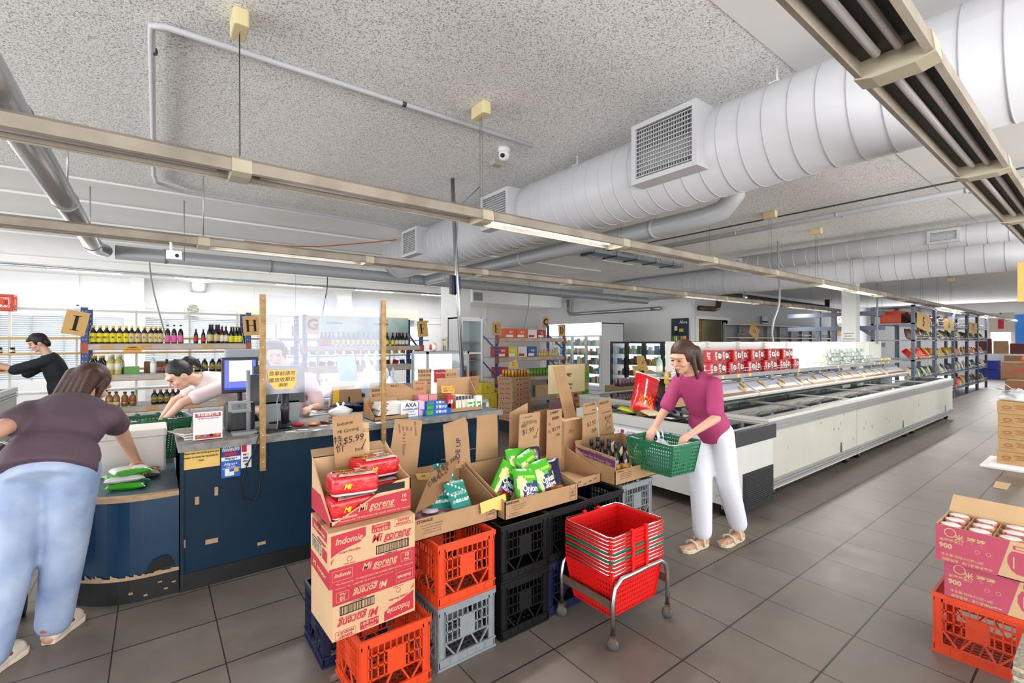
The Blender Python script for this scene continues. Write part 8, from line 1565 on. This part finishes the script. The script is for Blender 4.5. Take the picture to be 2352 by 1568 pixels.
# 1 customer leaning over the packing counter, seen from behind
JN = mat('washed_jeans', '#a9b8d2', .8, var=.2, vs=5, c2='#8095ba', bump=.15, bs=30); MVT = mat('mauve_shirt', '#55424d', .8, var=.1, vs=5, bump=.35, bs=14)
person('woman in mauve T-shirt and light jeans leaning over the packing counter, seen from behind',
  dict(pelvis=(-.42, 3.32, .97), chest=(-.39, 3.48, 1.13), neck=(-.33, 3.63, 1.24), head=(-.3, 3.74, 1.32), shL=(-.52, 3.53, 1.2), elL=W(2, 985, y=3.32), haL=W(-75, 1030, y=3.2), shR=(-.2, 3.46, 1.16), elR=W(275, 985, y=3.75), haR=W(312, 1058, y=3.95), hipL=(-.52, 3.35, .92), hipR=(-.33, 3.3, .92), knL=(-.56, 3.34, .5), knR=(-.37, 3.38, .5), anL=(-.62, 3.26, .09), anR=(-.42, 3.44, .09), toeL=(-.54, 3.4, 0), toeR=(-.345, 3.6, 0)),
  SKIN, MVT, JN, HAIRBR, 'long', (.5, .7, -.6), (.35, .45, .8), .6, 'clog', mat('clog_cream', '#d8cbbb', .6), 1.1, cuff=.97, loose=1.15, hands=(None, (Vector((.3, .5, -.6)), Vector((-.2, -.3, -.9)), Vector((-.8, .4, 0)), .5)), tail=.03)
# 2 cashier unpacking the basket
PKS = mat('pale_pink_shirt', '#e3cfcf', .8, var=.06, vs=4, bump=.3, bs=16)
person('cashier with black tied-back hair in a pale pink shirt bending over the green basket',
  dict(pelvis=(.72, 5.0, .98), chest=(.53, 4.93, 1.17), neck=W(452, 872, y=4.85), head=W(413, 862, y=4.82), shL=(.5, 4.72, 1.2), elL=W(418, 925, y=4.62), haL=W(378, 965, y=4.66), shR=(.44, 5.06, 1.2), elR=W(402, 920, y=4.92), haR=W(372, 962, y=4.85), hipL=(.7, 4.92, .93), hipR=(.74, 5.09, .93), knL=(.7, 4.9, .5), knR=(.76, 5.1, .5), anL=(.74, 4.88, .09), anR=(.8, 5.1, .09), toeL=(.6, 4.86, 0), toeR=(.66, 5.08, 0)),
  SKIN2, PKS, mat('dark_trousers', '#20222a', .8), HAIRB, 'bun', (-.75, -.22, -.62), (-.45, -.1, .85), .7, shoem=BLACK, tail=.04)
# 3 young man at the left freezer
DKS = mat('charcoal_shirt', '#23272f', .85, bump=.2, bs=14)
person('young man with black bowl-cut hair in a charcoal shirt reaching over the left freezer',
  dict(pelvis=(-1.0, 8.85, .93), chest=(-1.06, 8.82, 1.2), neck=(-1.14, 8.8, 1.42), head=(-1.22, 8.79, 1.56), shL=(-1.12, 8.66, 1.33), elL=(-1.4, 8.56, 1.22), haL=(-1.66, 8.55, 1.3), shR=(-1.1, 8.98, 1.33), elR=(-1.35, 9.0, 1.15), haR=(-1.6, 8.95, 1.28), hipL=(-1.0, 8.77, .88), hipR=(-1.0, 8.94, .88), knL=(-1.02, 8.76, .48), knR=(-.98, 8.96, .48), anL=(-1.0, 8.76, .09), anR=(-.95, 8.98, .09), toeL=(-1.15, 8.74, 0), toeR=(-1.1, 8.96, 0)),
  SKIN2, DKS, mat('black_trousers', '#1d1a1c', .85), HAIRB, 'bowl', (-.85, -.15, -.4), (-.3, 0, .95), 1.0, shoem=BLACK, tail=.1, build=1.05)
# 4 customer walking past the freezers
mgt = mat('magenta_top', '#a33566', .75, var=.1, vs=5, bump=.3, bs=14)
person('woman in magenta top, loose white trousers and cream sandals walking past the end freezer',
  dict(pelvis=(3.42, 1.95, .93), chest=(3.33, 1.95, 1.15), neck=(3.22, 1.98, 1.35), head=(3.13, 1.99, 1.46), shL=(3.24, 1.81, 1.27), elL=(3.14, 1.74, 1.04), haL=(2.95, 1.8, .95), shR=(3.3, 2.13, 1.27), elR=(3.2, 2.2, 1.03), haR=(3.0, 2.15, .93), hipL=(3.43, 1.86, .88), hipR=(3.41, 2.02, .88), knL=(3.52, 1.86, .5), knR=(3.37, 1.99, .48), anL=(3.7, 1.86, .11), anR=(3.36, 1.97, .09), toeL=(3.48, 1.87, 0), toeR=(3.16, 1.99, .0)),
  SKIN, mgt, mat('white_trousers', '#dcdde6', .8, var=.05, vs=5, bump=.2, bs=14), HAIRBR, 'short', (-.9, .1, -.35), (-.3, 0, .95), .8, 'sandal', mat('sandal_cream', '#cfc0a6', .6), .92, tail=.04, loose=1.25)
gc = dup(gb, (2.86, 1.98, .68), 1.5, 'green shopping basket held by the walking woman', 'loose shopping baskets', scale=(.9, .9, .9))
crumple('shopping_bag', 'clear crumpled bag of groceries in the walking woman green basket', 'plastic bag', (2.86, 1.99, .69), .2, .22, .2, FILM, 12)
# 5 second cashier behind the plastic screen
person('second cashier with dark hair in a white and pink shirt behind the plastic screen',
  dict(pelvis=(1.0, 4.72, .93), chest=(.98, 4.68, 1.13), neck=(.97, 4.64, 1.3), head=W(630, 812, y=4.6), shL=(1.15, 4.62, 1.23), elL=(1.22, 4.52, .98), haL=(1.1, 4.34, 1.0), shR=(.8, 4.66, 1.23), elR=(.7, 4.6, .98), haR=(.8, 4.4, .99), hipL=(1.08, 4.72, .88), hipR=(.92, 4.72, .88), knL=(1.08, 4.7, .48), knR=(.92, 4.7, .48), anL=(1.08, 4.72, .09), anR=(.92, 4.72, .09), toeL=(1.1, 4.55, 0), toeR=(.9, 4.55, 0)),
  SKIN2, mat('white_pink_shirt', '#ddc3c6', .8, bump=.2, bs=14), mat('dark_trousers', '#20222a'), HAIRB, 'short', (-.1, -1, -.3), (0, -.2, 1), .8, shoem=BLACK)
